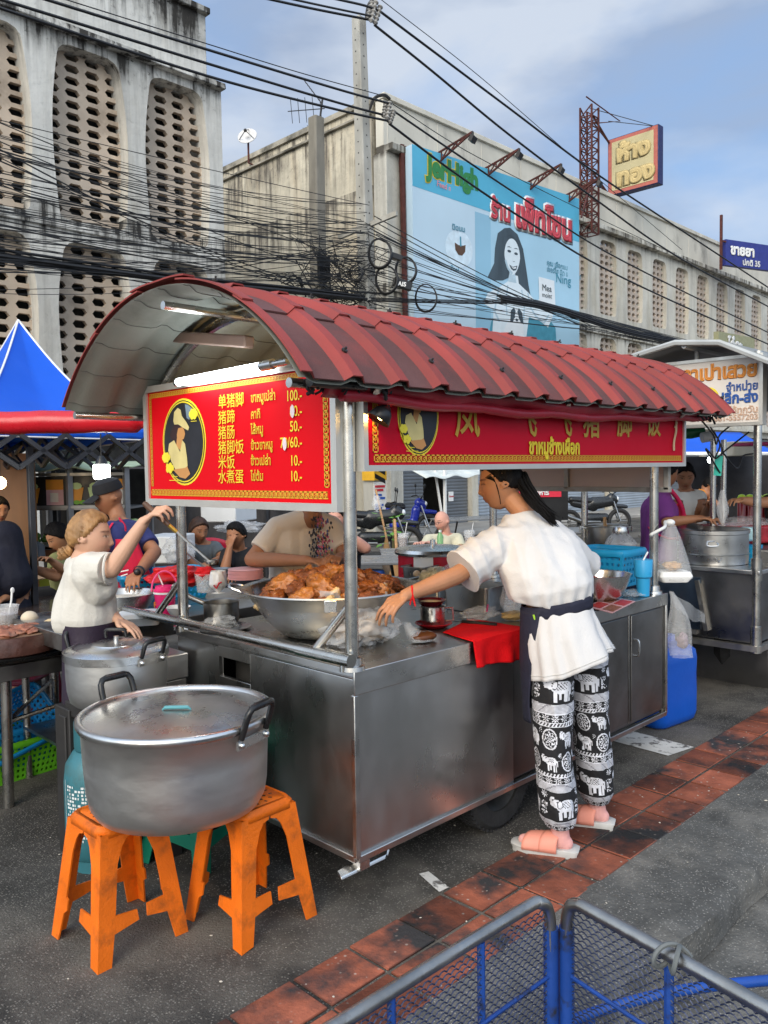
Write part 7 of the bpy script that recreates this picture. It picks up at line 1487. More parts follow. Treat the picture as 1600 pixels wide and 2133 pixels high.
g = G(); g.grid(lambda u, v: M6 @ V(((u-.5)*.15*(1-.2*v*v), .078+.10*v-.05*(2*u-1)**2*v, .048-.03*v-.018*(2*u-1)**2)), 14, 8); g.o('cap_peak', M('black_cap_cloth'), f6, solid=.004, ang=80)
g = G(); sn = (V((2.267, 4.448, 1.199))); 
g.grid(lambda u, v: V((2.163, 4.407, 1.153)).lerp(V((2.344, 4.424, 1.155)), .5)+LAT*((u-.5)*(.17+.17*min(1, v*1.6)))+UP*(.02-.34*v)+FWD*(-.045+.14*(u-.5)**2*2-.03*math.sin(v*2.2)), 20, 16); ap = g.o('apron', REDA, f6, solid=.006, ang=80)
for pts in ([(2.271, 4.412, 1.156), (2.312, 4.462, 1.229), (2.338, 4.581, 1.275)], [(2.135, 4.35, 1.158), (2.166, 4.409, 1.213), (2.244, 4.504, 1.254)]): g = G(); g.tube(smoothpath(pts), .018, 6, flat=.4); g.o('apron_strap', REDA, f6)
g = G()
for a, w in (((2.159, 4.316, 1.022), 16), ((2.173, 4.3, 0.995), 22), ((2.184, 4.288, 0.973), 14), ((2.131, 4.348, 1.066), 8), ((2.208, 4.272, 1.081), 10), ((2.164, 4.313, 1.041), 8)):
    a = V(a); g.beam(a, a+LAT*(w/1700*4.6)+UP*.012, .006)
g.o('apron_print', WHITEP, f6)
g = G(); q = V((2.248, 4.198, 1.001)); g.lathe([(.03, -.012), (.034, 0), (.03, .012)], q, 18, axis=V((2.45, 4.384, 1.081))-q); g.sph(q-FWD*.034, (.02, .02, .02), 12, 8); g.o('watch', BLACKP, f6)
# 7. youth with a phone at left
OLV = M('olive_shirt', (.26, .26, .10), .85, 0, .1, 6)
f7, M7 = figure('young man in an olive shirt looking down at his phone, left of the blonde woman', (2.665, 6.222, 1.07), -LAT*.55-FWD*.55-UP*.5, SK_TAN, 'short', HAIRB, (2.712, 6.236, 0.946), ((2.583, 6.079, 0.901), (2.813, 6.201, 0.883)), ((2.514, 5.928, 0.804), (2.73, 5.99, 0.722)), ((2.357, 5.948, 0.871), (2.462, 5.846, 0.914)), ((2.707, 6.287, 0.603), (2.8, 6.194, 0.602)), OLV, sit=1, handn=(UP, UP))
g = G(); p = V((2.382, 5.862, 1.003)); g.box(p, (.075, .012, .14), rz=.4, rx=-.5, ry=.5); tag(g.o('mobile_phone', BLACKP, bev=.004), 'black phone held by the young man in olive', 'phone')
# 8. person in dark navy at the left edge
NVY = M('dark_navy_cloth', (.007, .008, .018), .9, 0, .2, 5, .3, 50)
f8, M8 = figure('seated person wrapped in black headscarf and navy top at the left edge', (2.103, 5.796, 1.116), -LAT*.9+FWD*.2-UP*.2, SK_TAN, None, None, (2.112, 5.776, 0.974), ((2.011, 5.733, 0.937), (2.222, 5.874, 0.913)), ((1.926, 5.665, 0.775), (2.228, 5.786, 0.761)), ((1.789, 5.519, 0.789), (2.051, 5.677, 0.726)), ((2.061, 5.801, 0.613), (2.18, 5.822, 0.594)), NVY, sleeve=.85, sit=1, rr=.115)
g = G(); g.rc(M8 @ V((0, -.025, .015)), M8 @ V((0, -.03, -.03)), .105, .10); g.rc(M8 @ V((0, -.03, -.03)), V((2.118, 5.768, 0.941)), .095, .13); g.rc(V((2.118, 5.768, 0.941)), V((2.123, 5.756, 0.842)), .13, .15); solid('headscarf', g, NVY, f8, .009, 4, cloth_post(folds(.006, 8, 3)))
# 9. person far left in the kiosk, hand raised
PRT = M('black_white_print', (.02, .02, .02), .8, 0, .2, 5, 0, 60, (.62, .58, .56), (.56, .6), 14)
figure('person in a black and white printed top inside the lit kiosk at far left', (2.685, 7.488, 1.246), LAT*.6-FWD*.6-UP*.2, SK_TAN, 'short', HAIRB, (2.704, 7.531, 1.116), ((2.608, 7.552, 1.066), (2.787, 7.515, 1.06)), ((2.521, 7.488, 0.927), (2.717, 7.294, 0.957)), ((2.482, 7.25, 1.025), (2.628, 7.108, 1.083)), ((2.66, 7.618, 0.737), (2.76, 7.518, 0.735)), PRT)
# 10-11. two shadowed people behind the left post
GRY = M('grey_tshirt', (.10, .115, .125), .85, 0, .1, 6)
figure('red-haired person in a grey T-shirt on a red chair, in shade behind the left post', (3.922, 6.237, 1.039), -FWD*.6+LAT*.5-UP*.2, SK_BROWN, 'short', M('rust_hair', (.05, .022, .012), .6, 0, .4, 30), (3.962, 6.259, 0.92), ((3.867, 6.281, 0.883), (4.072, 6.216, 0.871)), ((3.745, 6.112, 0.778), (4.006, 5.993, 0.792)), ((3.761, 5.952, 0.756), (3.82, 5.895, 0.787)), ((3.93, 6.34, 0.625), (4.036, 6.234, 0.623)), GRY, sit=1)
figure('dark-haired woman in black leaning her cheek on her hand, in shade', (4.038, 5.835, 1.003), -FWD*.7-LAT*.5-UP*.15, SK_BROWN, 'back', HAIRB, (4.078, 5.856, 0.874), ((3.98, 5.88, 0.84), (4.185, 5.817, 0.831)), ((3.841, 5.729, 0.724), (4.075, 5.635, 0.709)), ((3.906, 5.747, 0.911), (3.872, 5.554, 0.711)), ((4.055, 5.928, 0.583), (4.159, 5.825, 0.581)), BLK, sit=1, fem=1)
# 12-13. vendors of the next stall
PURP = M('purple_tshirt', (.17, .035, .20), .85, 0, .08, 6, .25, 80); WTANK = M('white_tank_top', (.72, .71, .68), .85, 0, .04)
f12, M12 = figure('vendor in a purple T-shirt and pink-red apron, head hidden by the cart sign', (6.002, 2.915, 1.494), LAT*.75+FWD*.2-UP*.2, SK_BROWN, 'short', HAIRB, (5.975, 2.932, 1.358), ((5.841, 2.847, 1.268), (6.073, 3.04, 1.267)), ((5.705, 2.762, 1.134), (6.125, 2.906, 1.117)), ((5.794, 2.603, 1.156), (6.174, 2.717, 1.139)), ((5.844, 2.885, 0.859), (6.006, 3.005, 0.837)), PURP, sleeve=.85, rr=.11)
g = G(); g.tube(smoothpath([(5.946, 2.848, 1.359), (5.947, 2.784, 1.276), (5.987, 2.765, 1.166), (5.989, 2.753, 1.038)]), .03, 6, flat=.4); g.tube(smoothpath([(5.872, 3.017, 1.108), (5.714, 2.86, 1.051), (5.759, 2.769, 1.009), (5.988, 2.753, 1.009)]), .022, 6, flat=.4); g.o('apron_strap', M('neon_pink_tape', (.75, .03, .12), .6), f12)
g = G(); g.grid(lambda u, v: V((5.924, 2.792, 1.259))+LAT*(.13*u*(.4+.6*v))+UP*(-.28*v)+FWD*(.1*u), 10, 10); g.o('apron', REDA, f12, solid=.006)
f13, M13 = figure('young man in a white tank top behind the purple vendor', (6.685, 3.08, 1.458), -LAT*.2-FWD*.8-UP*.3, SK_BROWN, 'short', HAIRB, (6.73, 3.096, 1.335), ((6.652, 3.17, 1.28), (6.806, 3.016, 1.276)), ((6.585, 3.154, 1.103), (6.786, 2.953, 1.12)), ((6.356, 2.955, 1.063), (6.523, 2.8, 1.227)), ((6.713, 3.154, 0.932), (6.809, 3.058, 0.93)), WTANK, sleeve=.12, pad=.016, rr=.108)
# 14. orange person far away, 15. arm at right edge
figure('distant person in an orange top bending under the blue awning at right', (10.884, 4.673, 1.283), LAT*.6-UP*.6-FWD*.2, SK_BROWN, 'short', HAIRB, (10.844, 4.708, 1.206), ((10.797, 4.753, 1.168), (11.077, 4.755, 1.16)), ((10.703, 4.698, 1.069), (10.894, 4.65, 1.089)), ((10.564, 4.553, 1.064), (10.73, 4.529, 1.071)), ((10.764, 4.77, 0.962), (11.006, 4.81, 0.95)), M('orange_top', (.62, .22, .012), .85), vox=.011)
figure('customer at the right edge stretching a bare arm towards the trays', (6.977, 2.36, 1.419), -LAT*.8, SK_TAN, 'short', HAIRB, (6.971, 2.357, 1.303), ((6.787, 2.395, 1.247), (7.023, 2.3, 1.24)), ((6.597, 2.444, 1.25), (6.963, 2.207, 1.076)), ((6.404, 2.498, 1.275), (6.642, 2.243, 1.055)), ((6.91, 2.387, 0.877), (7.006, 2.291, 0.876)), BLK, sleeve=.3)

# ================================================================ LEFT: blue canopy, red roll, lamp, drink kiosk
BLUEC = M('blue_canopy_cloth', (.008, .10, .60), .6, 0, .08, 1.5, .15, 8, spec=.3); FRM = M('grey_canopy_frame', (.07, .07, .075), .45, .6, .15, 6)
cp_ = thing('canopy_tent', 'bright blue pyramid canopy tent at the left edge on a grey folding frame', 'canopy', (2.471, 6.366, 0.4))
ap_ = V((2.723, 7, 2.834)); cn = V((1.736, 5.365, 1.838)); crr = V((3.134, 5.673, 1.913)); ze = (cn.z+crr.z)/2; cn.z = crr.z = ze; ctr = V((ap_.x, ap_.y, ze)); cl_ = ctr*2-crr; cf = ctr*2-cn; cor = [cn, crr, cf, cl_]
g = G()
for k in range(4):
    a, b_ = cor[k], cor[(k+1) % 4]
    g.grid(lambda u, v: (a.lerp(b_, u)*(1-v)+ap_*v)-UP*(.20*math.sin(v*pi)*(1-.3*abs(2*u-1))), 14, 14)
    g.grid(lambda u, v: a.lerp(b_, u)-UP*(.07*v+.006*math.sin(u*40)*v), 30, 3)
rf_ = g.o('canopy_roof', BLUEC, cp_, solid=.004, ang=60)
g = G()
for k in range(4): a = cor[k]; g.tube([ap_*v+a*(1-v)-UP*(.20*math.sin(v*pi)*.7)+UP*.006 for v in [q/14 for q in range(15)]], .009, 5); b_ = cor[(k+1) % 4]; g.tube([a-UP*.075, b_-UP*.075], .006, 5)
g.o('white_piping', WHITEP, rf_)
g = G()
for k in range(4):
    a, b_ = cor[k], cor[(k+1) % 4]; n = 4
    for q in range(n):
        p, r = a.lerp(b_, q/n), a.lerp(b_, (q+1)/n); g.beam(p-UP*.05, r-UP*.28, .022, .03); g.beam(p-UP*.28, r-UP*.05, .022, .03)
m1, m2 = (cor[0]+cor[1])/2, (cor[2]+cor[3])/2; m3, m4 = (cor[1]+cor[2])/2, (cor[0]+cor[3])/2
for p, r in ((m1, m2), (m3, m4)):
    for q in range(4): s, e = p.lerp(r, q/4), p.lerp(r, (q+1)/4); g.beam(s-UP*.05, e-UP*.26, .022, .03); g.beam(s-UP*.26, e-UP*.05, .022, .03)
g.o('scissor_truss', FRM, cp_)
for k, a in enumerate(cor): g = G(); g.beam((a.x, a.y, GZ), a, .035); g.o('leg', FRM, cp_, bev=.004)
g = G(); p = V((2.294, 5.785, 1.648)); g.beam((p.x, p.y, GZ), p+UP*.1, .04); g.o('leg', FRM, cp_, bev=.004)
rl_ = thing('rolled_tarp', 'shiny red rolled tarpaulin tied across under the blue canopy', 'tarpaulin', (1.96, 4.357, 1.767)); RTARP = M('bright_red_tarp', (.52, .008, .018), .3, 0, .12, 4, .25, 12, spec=.6)
a, b_ = V((1.592, 4.801, 1.838)), V((2.282, 4.041, 1.836)); g = G(); g.tube([a.lerp(b_, k/40)+UP*(.002*math.sin(k*.5)) for k in range(41)], [.063+.003*fz((k*.35, 0, 3))-(.02 if k > 36 else 0) for k in range(41)], 14); g.o('roll', RTARP, rl_, ang=80)
g = G(); lump(g, a.lerp(b_, .74)+V((0, 0, .015)), (.05, .05, .075), .25, 3, 2); g.o('film_tie', CLEAR, rl_, ang=80)
lb_ = thing('lantern_bulb', 'lit white cylindrical bulb hanging under the blue canopy', 'lamp', (2.411, 4.95, 1.51)); p = V((2.413, 4.951, 1.565))
g = G(); g.lathe([(.001, -.05), (.045, -.048), (.052, -.035), (.052, .04), (.045, .045), (.001, .046)], p, 20); g.o('bulb', M('lit_bulb', (1, 1, 1), .4, emit=9, ecol=(.95, 1, .95)), lb_); g = G(); g.lathe([(.04, .045), (.03, .075), (.015, .10), (.001, .10)], p, 16); g.tube([p+UP*.1, p+UP*.24], .005, 5); g.o('cap', BLACKP, lb_)
# drink kiosk
kx = thing('drink_kiosk', 'drink kiosk with a shelf of juice posters and green fruit, far left under the canopy', 'kiosk', (3.412, 7.823, 0.272)); KST = M('kiosk_steel', (.30, .30, .30), .4, .7, .1)
def kp(x, y, d=8.0): return V((0, 0, 0))
k00, k10 = V((3.107, 8.223, 1.572)), V((3.879, 7.451, 1.57)); kd = (k10-k00).normalized()
def K(u, z, dep=0): return k00+kd*u+FWD*dep+UP*(z-k00.z)   # u metres along, z world height
kw = (k10-k00).length
g = G()
for u in (0, kw*.49, kw): g.beam(K(u, GZ), K(u, 1.62), .05); g.beam(K(u, GZ, .8), K(u, 1.62, .8), .05)
for z in (1.55, 1.23, .80, .62): g.beam(K(0, z), K(kw, z), .04, .03)
g.o('frame', KST, kx)
g = G(); g.loft([[K(0, 1.2, .0), K(kw, 1.2, 0), K(kw, 1.2, .7), K(0, 1.2, .7)], [K(0, 1.22, 0), K(kw, 1.22, 0), K(kw, 1.22, .7), K(0, 1.22, .7)]]); g.loft([[K(0, .84, .0), K(kw, .84, 0), K(kw, .84, .7), K(0, .84, .7)], [K(0, .86, 0), K(kw, .86, 0), K(kw, .86, .7), K(0, .86, .7)]]); g.o('shelf', KST, kx)
g = G(); g.loft([[K(-.1, GZ, .85), K(kw, GZ, .85), K(kw, GZ, .9), K(-.1, GZ, .9)], [K(-.1, 1.6, .85), K(kw, 1.6, .85), K(kw, 1.6, .9), K(-.1, 1.6, .9)]]); g.o('back_panel', SHADE, kx)
g = G(); g.grid(lambda u, v: K(-.1+u*(kw+.2), 1.60+.08*v+.02*math.sin(u*15)*(1-v), -.12+.9*v), 30, 4); g.o('awning', M('pale_green_awning', (.45, .55, .36), .6), kx, solid=.01, ang=80)
bcol = [M('poster_black', (.02, .02, .022), .4), M('juice_orange', (.75, .30, .03), .5), M('poster_pink', (.72, .42, .42), .5), M('juice_lemon', (.55, .68, .30), .5), M('lime_print', (.18, .42, .04), .5), M('poster_cream', (.72, .66, .58), .5)]
g = G()
def kr(u0, z0, u1, z1, d, mi): g.add([K(u0, z0, d), K(u1, z0, d), K(u1, z1, d), K(u0, z1, d)], [(0, 1, 2, 3)], mi)
kr(.06, 1.24, kw-.05, 1.53, .02, 0)
for u, c in ((.13, 1), (.56, 1), (.74, 3)):
    g.add([K(u, 1.27, .012), K(u+.08, 1.27, .012), K(u+.11, 1.42, .012), K(u-.03, 1.42, .012)], [(0, 1, 2, 3)], c); g.add([K(u+.04+.055*math.cos(t*.7), 1.435+.035*math.sin(t*.7), .010) for t in range(9)], [tuple(range(9))], 3)
for u in (.30, .94): kr(u, 1.25, u+.17, 1.46, .012, 2 if u < .5 else 5); kr(u, 1.40, u+.17, 1.50, .010, 1); kr(u+.04, 1.28, u+.12, 1.37, .008, 5)
for u in (.60, .66, .83, .88): g.add([K(u+.035*math.cos(t*.8), 1.275+.022*math.sin(t*.8), .006) for t in range(8)], [tuple(range(8))], 4)
g.o('juice_poster', bcol, kx, flat=True)
GRNF = M('green_fruit', (.12, .26, .045), .45, 0, .2, 8); rnd = random.Random(7); MEL = M('striped_melon', (.10, .22, .05), .4, 0, .3, 3, 0, 60, (.42, .52, .26), (.5, .56), 5, (1, 1, .1))
for k in range(26):
    u = rnd.uniform(.1, .58); z = .865+.045*(k % 3 == 0); g = G(); p = K(u, z+.03, rnd.uniform(.05, .3)); g.sph(p, (.032, .032, .03), 10, 8); tag(g.o('lime', GRNF), 'small green lime piled on the kiosk shelf', 'lime', 'limes on the kiosk shelf')
for u in (.72, .92, 1.06): g = G(); p = K(u, .98, .3); g.sph(p, (.12, .12, .115), 18, 14); tag(g.o('watermelon', MEL), 'striped green watermelon on the kiosk shelf', 'watermelon', 'watermelons on the kiosk shelf')
bs_ = G(); bs_.lathe([(.001, 0), (.24, 0), (.30, .12), (.31, .12)], K(.34, .70, .2), 24); tag(bs_.o('fruit_basket', M('wicker', (.20, .085, .04), .8, 0, .3, 30, .5, 60)), 'brown wicker fruit basket under the limes', 'basket')
YG = M('lime_cloth', (.42, .46, .045), .7, 0, .1, 3); g = G(); g.grid(lambda u, v: K(-.05+u*(kw*.72), .60-.62*v, -.06+.03*math.sin(u*22)*v), 40, 8); cl2 = g.o('front_cloth', YG, kx, solid=.005, ang=80); text('โซดา', 'cloth_lettering', M('dark_red_print', (.35, .02, .02), .6), cl2, K(.40, .30, -.1), kd, UP, .26, .05)
wl_ = thing('kiosk_lamp', 'warm glowing bulb in the kiosk at the far left edge', 'lamp', (2.631, 7.273, 1.427)); g = G(); p = V((2.625, 7.283, 1.485)); g.sph(p, .055, 14, 10); g.o('bulb', M('warm_lamp', (1, .75, .4), .4, emit=14, ecol=(1, .68, .3)), wl_); g = G(); g.cyl(p+UP*.05, p+UP*.3, .01, 6); g.o('cord', BLACKP, wl_)
kb = thing('wooden_screen', 'varnished wooden screen lit by the warm bulb at far left', 'panel', (2.859, 7.834, 0.612)); g = G(); p = V((2.785, 8.05, 0.602)); g.box(p+UP*.5, (.9, .05, 1.3), rz=-.78); g.o('panel', M('varnished_wood', (.22, .10, .035), .4, 0, .3, 4, stretch=(1, 1, .2)), kb)
# clutter behind the left post
def foambox(label, p, s, rz): p = V(p); g = G(); g.box(p+UP*s[2]/2, s, rz=rz); b = tag(g.o('foam_box', FOAM, bev=.012), label, 'foam box', 'white foam boxes behind the cart'); return b
foambox('white foam box under the menu sign, right of the crimson apron', (3.569, 6.148, 0.808), (.42, .3, .22), .6)
foambox('white foam box stacked in the shade above the dark-haired woman', (4.918, 7.223, 1.036), (.5, .4, .22), .5)
g = G(); p = V((3.469, 5.826, 0.851)); lump(g, p+UP*.08, (.13, .12, .10), .35, 2.2, 4, 30, 22); tag(g.o('clear_bag', MILKY, ang=80), 'crumpled clear bag of cups in front of the foam box', 'plastic bag')
g = G(); p = V((4.645, 6.644, 1.009)); lump(g, p, (.22, .14, .06), .5, 2.4, 6, 40, 26); tag(g.o('white_bags', MILKY, ang=80), 'heap of crumpled white bags in the shade behind the diners', 'plastic bags')
REDCH = M('red_plastic_chair', (.52, .012, .05), .45, 0, .08)
def chair(label, loc, rz, mat):
    t = thing('plastic_chair', label, 'chair', loc, rz); Mc = Matrix.Translation(V(loc)) @ Matrix.Rotation(rz, 4, 'Z')
    g = G(); g.grid(lambda u, v: (-.21+.42*u, -.2+.4*v, .44-.02*math.sin(u*pi)*math.sin(v*pi)), 10, 10); g.xf(Mc).o('seat', mat, t, solid=.02)
    g = G(); g.grid(lambda u, v: (-.21+.42*u, .2+.07*v-.05*(2*u-1)**2*-1, .44+.42*v*(1-.12*(2*u-1)**2)), 12, 8); g.xf(Mc).o('backrest', mat, t, solid=.015)
    for x in (-1, 1):
        for y in (-1, 1): g = G(); g.tube([(x*.19, y*.18, .43), (x*.22, y*.22, 0)], [.028, .022], 8); g.xf(Mc).o('leg', mat, t)
    return t
chair('red plastic chair with a high back behind the left roof post', (5.396, 8.372, -0.07), 2.6, REDCH); chair('dark red plastic chair under the chopping table at the left edge', (1.802, 4.928, -0.07), .8, M('maroon_chair', (.20, .012, .03), .5))
# ================================================================ MIDDLE: tables, cooler, plants, motorbikes
GTOP = M('grey_table_top', (.20, .205, .21), .3, 0, .12, 4)
def ftable(label, c, L_, W_, rz, h=.74, mat=GTOP):
    c = V(c); t = thing('folding_table', label, 'table', (c.x, c.y, GZ), rz, 'diners\' folding tables'); Mt = Matrix.Translation((c.x, c.y, GZ)) @ Matrix.Rotation(rz, 4, 'Z')
    g = G(); g.box((0, 0, h), (L_, W_, .028)); g.xf(Mt).o('table_top', mat, t, bev=.006)
    for s in (-1, 1):
        for y in (-1, 1): g = G(); g.tube([(s*L_*.42, y*W_*.42, h-.01), (s*L_*.30, -y*W_*.42, 0)], .014, 8); g.xf(Mt).o('leg', IRON, t)
    return t
ftable('grey folding table between the corner post and the red cooler', (5.364, 5.341, 0.762), 1.3, .6, -.78, .78); ftable('grey folding table in front of the bald man', (6.204, 5.488, 0.706), 1.1, .6, -.75, .78); ftable('grey folding table behind the woman\'s shoulder, empty', (9.42, 6.088, 0.601), 1.7, .7, -.4, .76); ftable('grey folding table set far back by the roller shutters', (11.258, 8.781, 0.595), 1.8, .7, -.3, .76)
cz = .715
for lab, x, y, d, s in (('cup of iced coffee on the table in front of the bald man', 0, 0, 0, 1),): pass
teacup('cup of dark iced coffee at the bald man\'s left hand', (5.478, 5.232, 0.822), 1.25, False); teacup('cup of brown iced tea at the right end of the bald man\'s table', (6.381, 5.174, 0.76), 1.3, True)
p = V((6.213, 5.416, 0.808)); sb_ = thing('water_bottle', 'small green water bottle before the bald man', 'bottle', p); g = G(); g.lathe([(.001, -.08), (.03, -.08), (.033, .06), (.014, .10), (.014, .13), (.001, .13)], p, 14); g.o('bottle_wall', M('green_bottle', (.22, .52, .22), .15, alpha=.65), sb_); g = G(); g.lathe([(.015, .105), (.015, .125), (.001, .126)], p, 12); g.o('cap', WHITEP, sb_)
CLR = M('cooler_red', (.45, .006, .025), .35, 0, .06); cc = V((4.098, 3.639, 0.846)); cl3 = thing('drink_cooler', 'round red and white drink cooler with a steel lid behind the cart', 'cooler', (cc.x, cc.y, .55))
r_ = .235; g = G(); g.lathe([(.001, .55), (r_*.93, .55), (r_, .62), (r_, 1.0), (.001, 1.0)], (cc.x, cc.y, 0), 36); g.o('body', CLR, cl3)
g = G(); g.lathe([(r_+.002, .60), (r_+.004, .985)], (cc.x, cc.y, 0), 16, a0=R(190), a1=R(222)); g.o('white_band', WHITEP, cl3); g = G(); g.lathe([(r_+.002, .60), (r_+.004, .985)], (cc.x, cc.y, 0), 16, a0=R(300), a1=R(345)); g.o('white_band', WHITEP, cl3)
g = G(); g.lathe([(r_+.02, .985), (r_+.025, 1.0), (r_+.012, 1.02), (r_*.8, 1.03), (.001, 1.04)], (cc.x, cc.y, 0), 36); g.lathe([(.02, 1.03), (.018, 1.075), (.001, 1.078)], (cc.x, cc.y, 0), 12); g.o('lid', STEELB, cl3)
g = G(); g.box((cc.x, cc.y, .25), (.4, .4, .6)); tag(g.o('crate', M('blue_crate', (.02, .10, .35), .5), bev=.01), 'blue crate under the round drink cooler', 'crate')
g = G(); p = V((5.115, 5.298, 0.641)); g.lathe([(.16, -.5), (.13, -.02), (.12, 0), (.001, 0)], p, 20); tag(g.o('stool', M('blue_stool', (.03, .09, .35), .5)), 'small dark blue stool beneath the grey folding table', 'stool')
# pot plant + brooms by the pole
pp = V((8.546, 8.374, 0.551)); pl_ = thing('pot_plant', 'leafy green pot plant at the foot of the tall utility pole', 'plant', (pp.x, pp.y, GZ)); LEAF = M('plant_leaf', (.12, .28, .045), .55, 0, .3, 9); rnd = random.Random(11)
g = G(); g.lathe([(.12, GZ), (.17, GZ+.3), (.18, GZ+.3)], (pp.x, pp.y, 0), 16); g.o('pot', M('clay_pot', (.16, .12, .09), .8), pl_, solid=.01); g = G()
for k in range(46):
    a = rnd.random()*6.28; r = rnd.uniform(.02, .26); z = GZ+.35+rnd.random()*.62; c = V((pp.x+r*math.cos(a), pp.y+r*math.sin(a), z)); s = rnd.uniform(.07, .12); t = V((math.cos(a), math.sin(a), rnd.uniform(-.5, .4))).normalized(); w = t.cross(UP).normalized()
    g.add([c, c+t*s*.5+w*s*.42, c+t*s*1.1, c+t*s*.5-w*s*.42], [(0, 1, 2, 3)])
g.o('leaves', LEAF, pl_, flat=True); g = G(); g.tube([(pp.x, pp.y, GZ+.25), (pp.x+.03, pp.y, GZ+.9)], .02, 6); g.o('stem', M('plant_stem', (.10, .09, .03)), pl_)
for k, (a, b_, lab) in enumerate(((((9.541, 9.494, 0.427)), (9.665, 9.853, 1.216), 'wooden broom leaning against the pole, head down'), (((6.791, 6.594, 0.619)), (7.006, 6.828, 0.947), 'short wooden stick standing in front of the pot plant'))):
    a, b_ = V(a), V(b_); t = thing('broom', lab, 'broom', (a.x, a.y, a.z)); g = G(); g.tube([a, b_], .018, 8); g.o('stick', WOODL, t); g = G(); g.lathe([(.02, .3), (.06, .12), (.10, 0), (.001, 0)], a-UP*.3, 12); g.o('bristles', M('straw', (.30, .17, .07), .9), t)
g = G(); p = V((9.099, 9.261, 0.883)); wrinkle(g, p, (.09, .08), .26, 4, pinch=.4); tag(g.o('hanging_bag', MILKY, ang=80), 'clear bag of rubbish hanging on the tall utility pole', 'plastic bag')
def motorbike(label, loc, rz, bodym, sport):
    t = thing('motorbike', label, 'motorbike', loc, rz); Mm = Matrix.Translation(V(loc)) @ Matrix.Rotation(rz, 4, 'Z'); wb = .64; r = .30
    DK = M('bike_black', (.014, .014, .016), .3, 0, .2, 6, spec=.6); CH = STEELB
    for x in (-wb, wb):
        g = G(); g.tube([(x+r*.86*math.cos(a), 0, r+r*.86*math.sin(a)) for a in [2*pi*k/30 for k in range(30)]], .05, 10, closed=True); w = g.xf(Mm).o('wheel', RUB, t)
        g = G(); g.tube([(x+r*.70*math.cos(a), 0, r+r*.70*math.sin(a)) for a in [2*pi*k/24 for k in range(24)]], .014, 6, closed=True)
        for k in range(6): a = pi*k/3; g.tube([(x, 0, r), (x+r*.7*math.cos(a), 0, r+r*.7*math.sin(a))], .012, 5)
        g.cyl((x, -.05, r), (x, .05, r), .035, 10); g.xf(Mm).o('rim', CH if not sport else STEELD, w)
    g = G(); g.tube([(wb, .06, r), (wb-.20, .06, .85)], .022, 8); g.tube([(wb, -.06, r), (wb-.20, -.06, .85)], .022, 8); g.xf(Mm).o('fork', CH, t)
    g = G(); g.tube(smoothpath([(wb-.27, -.36, 1.0), (wb-.18, -.22, 1.02), (wb-.2, 0, .94), (wb-.18, .22, 1.02), (wb-.27, .36, 1.0)]), .014, 6); g.tube([(wb-.2, -.24, 1.02), (wb-.18, -.32, 1.22)], .007, 5); g.tube([(wb-.2, .24, 1.02), (wb-.18, .32, 1.22)], .007, 5); g.sph((wb-.18, -.33, 1.25), (.02, .07, .045), 10, 8); g.sph((wb-.18, .33, 1.25), (.02, .07, .045), 10, 8); g.xf(Mm).o('handlebar', DK, t)
    g = G(); g.rc((wb-.12, 0, .82), (wb-.2, 0, .86), .10, .12); g.rc((wb-.25, 0, .78), (-.02, 0, .74), .13, .16) if sport else g.rc((wb-.28, 0, .70), (wb-.34, 0, .42), .11, .09); g.rc((-.02, 0, .66), (-wb+.12, 0, .76), .12, .10); g.rc((-wb+.12, 0, .78), (-wb-.12, 0, .86), .08, .04); g.rc((wb-.36, 0, .40), (-.15, 0, .38), .10, .13); g.rc((wb+.18, 0, r+.34), (wb-.1, 0, r+.37), .05, .06)
    g.v = [(x, y*.8, z) for x, y, z in g.v]; g.xf(Mm); solid('body', g, bodym, t, .018, 4)
    g = G(); g.rc((.02, 0, .80), (-wb+.05, 0, .86), .09, .075); g.v = [(x, y*1.2, z*.98) for x, y, z in g.v]; g.xf(Mm).o('saddle', DK, t)
    g = G(); g.sph((wb-.06, 0, .84), (.045, .08, .06), 12, 8); g.xf(Mm).o('headlight', M('headlight_glass', (.75, .78, .8), .1), t)
    g = G(); g.tube([(.1, -.13, .3), (-.35, -.15, .3), (-wb-.12, -.16, .46)], [.025, .05, .055], 10); g.xf(Mm).o('exhaust', STEELD, t)
    return t
motorbike('black sport motorbike parked by the shutters, facing right', (17.49, 10.316, -0.07), -.62, M('bike_gloss_black', (.016, .017, .019), .25, 0, .2, 4, spec=.7), True)
motorbike('blue scooter with a chrome front wheel parked behind the pot plant', (13.225, 12.688, -0.07), -.5, M('bike_blue', (.012, .025, .30), .25, 0, .1, 4, spec=.7), False)
motorbike('dark motorbike seen partly behind the man in black', (10.268, 10.594, -0.07), -.75, M('bike_gloss_black'), True)
bn2 = thing('shop_board', 'black shop board with a red strip behind the woman\'s shoulder', 'sign', (12.2, 8.279, 0.816)); p = V((12.202, 8.29, 0.986)); g = G(); g.box(p, (1.0, .06, .75), rz=-.78); g.o('board', BLACKP, bn2); g = G(); g.box(p+UP*.12-FWD*.05, (.75, .02, .16), rz=-.78); g.o('red_strip', M('board_red', (.60, .02, .05), .5), bn2); g = G(); g.box(p+UP*.29-LAT*.2-FWD*.05, (.25, .02, .1), rz=-.78); g.o('gold_patch', M('board_gold', (.55, .36, .05), .5), bn2)
text('ร้านอาหาร', 'board_letters', WHITEP, bn2, p+UP*.08-FWD*.07-LAT*.32, LAT, UP, .12, .05)
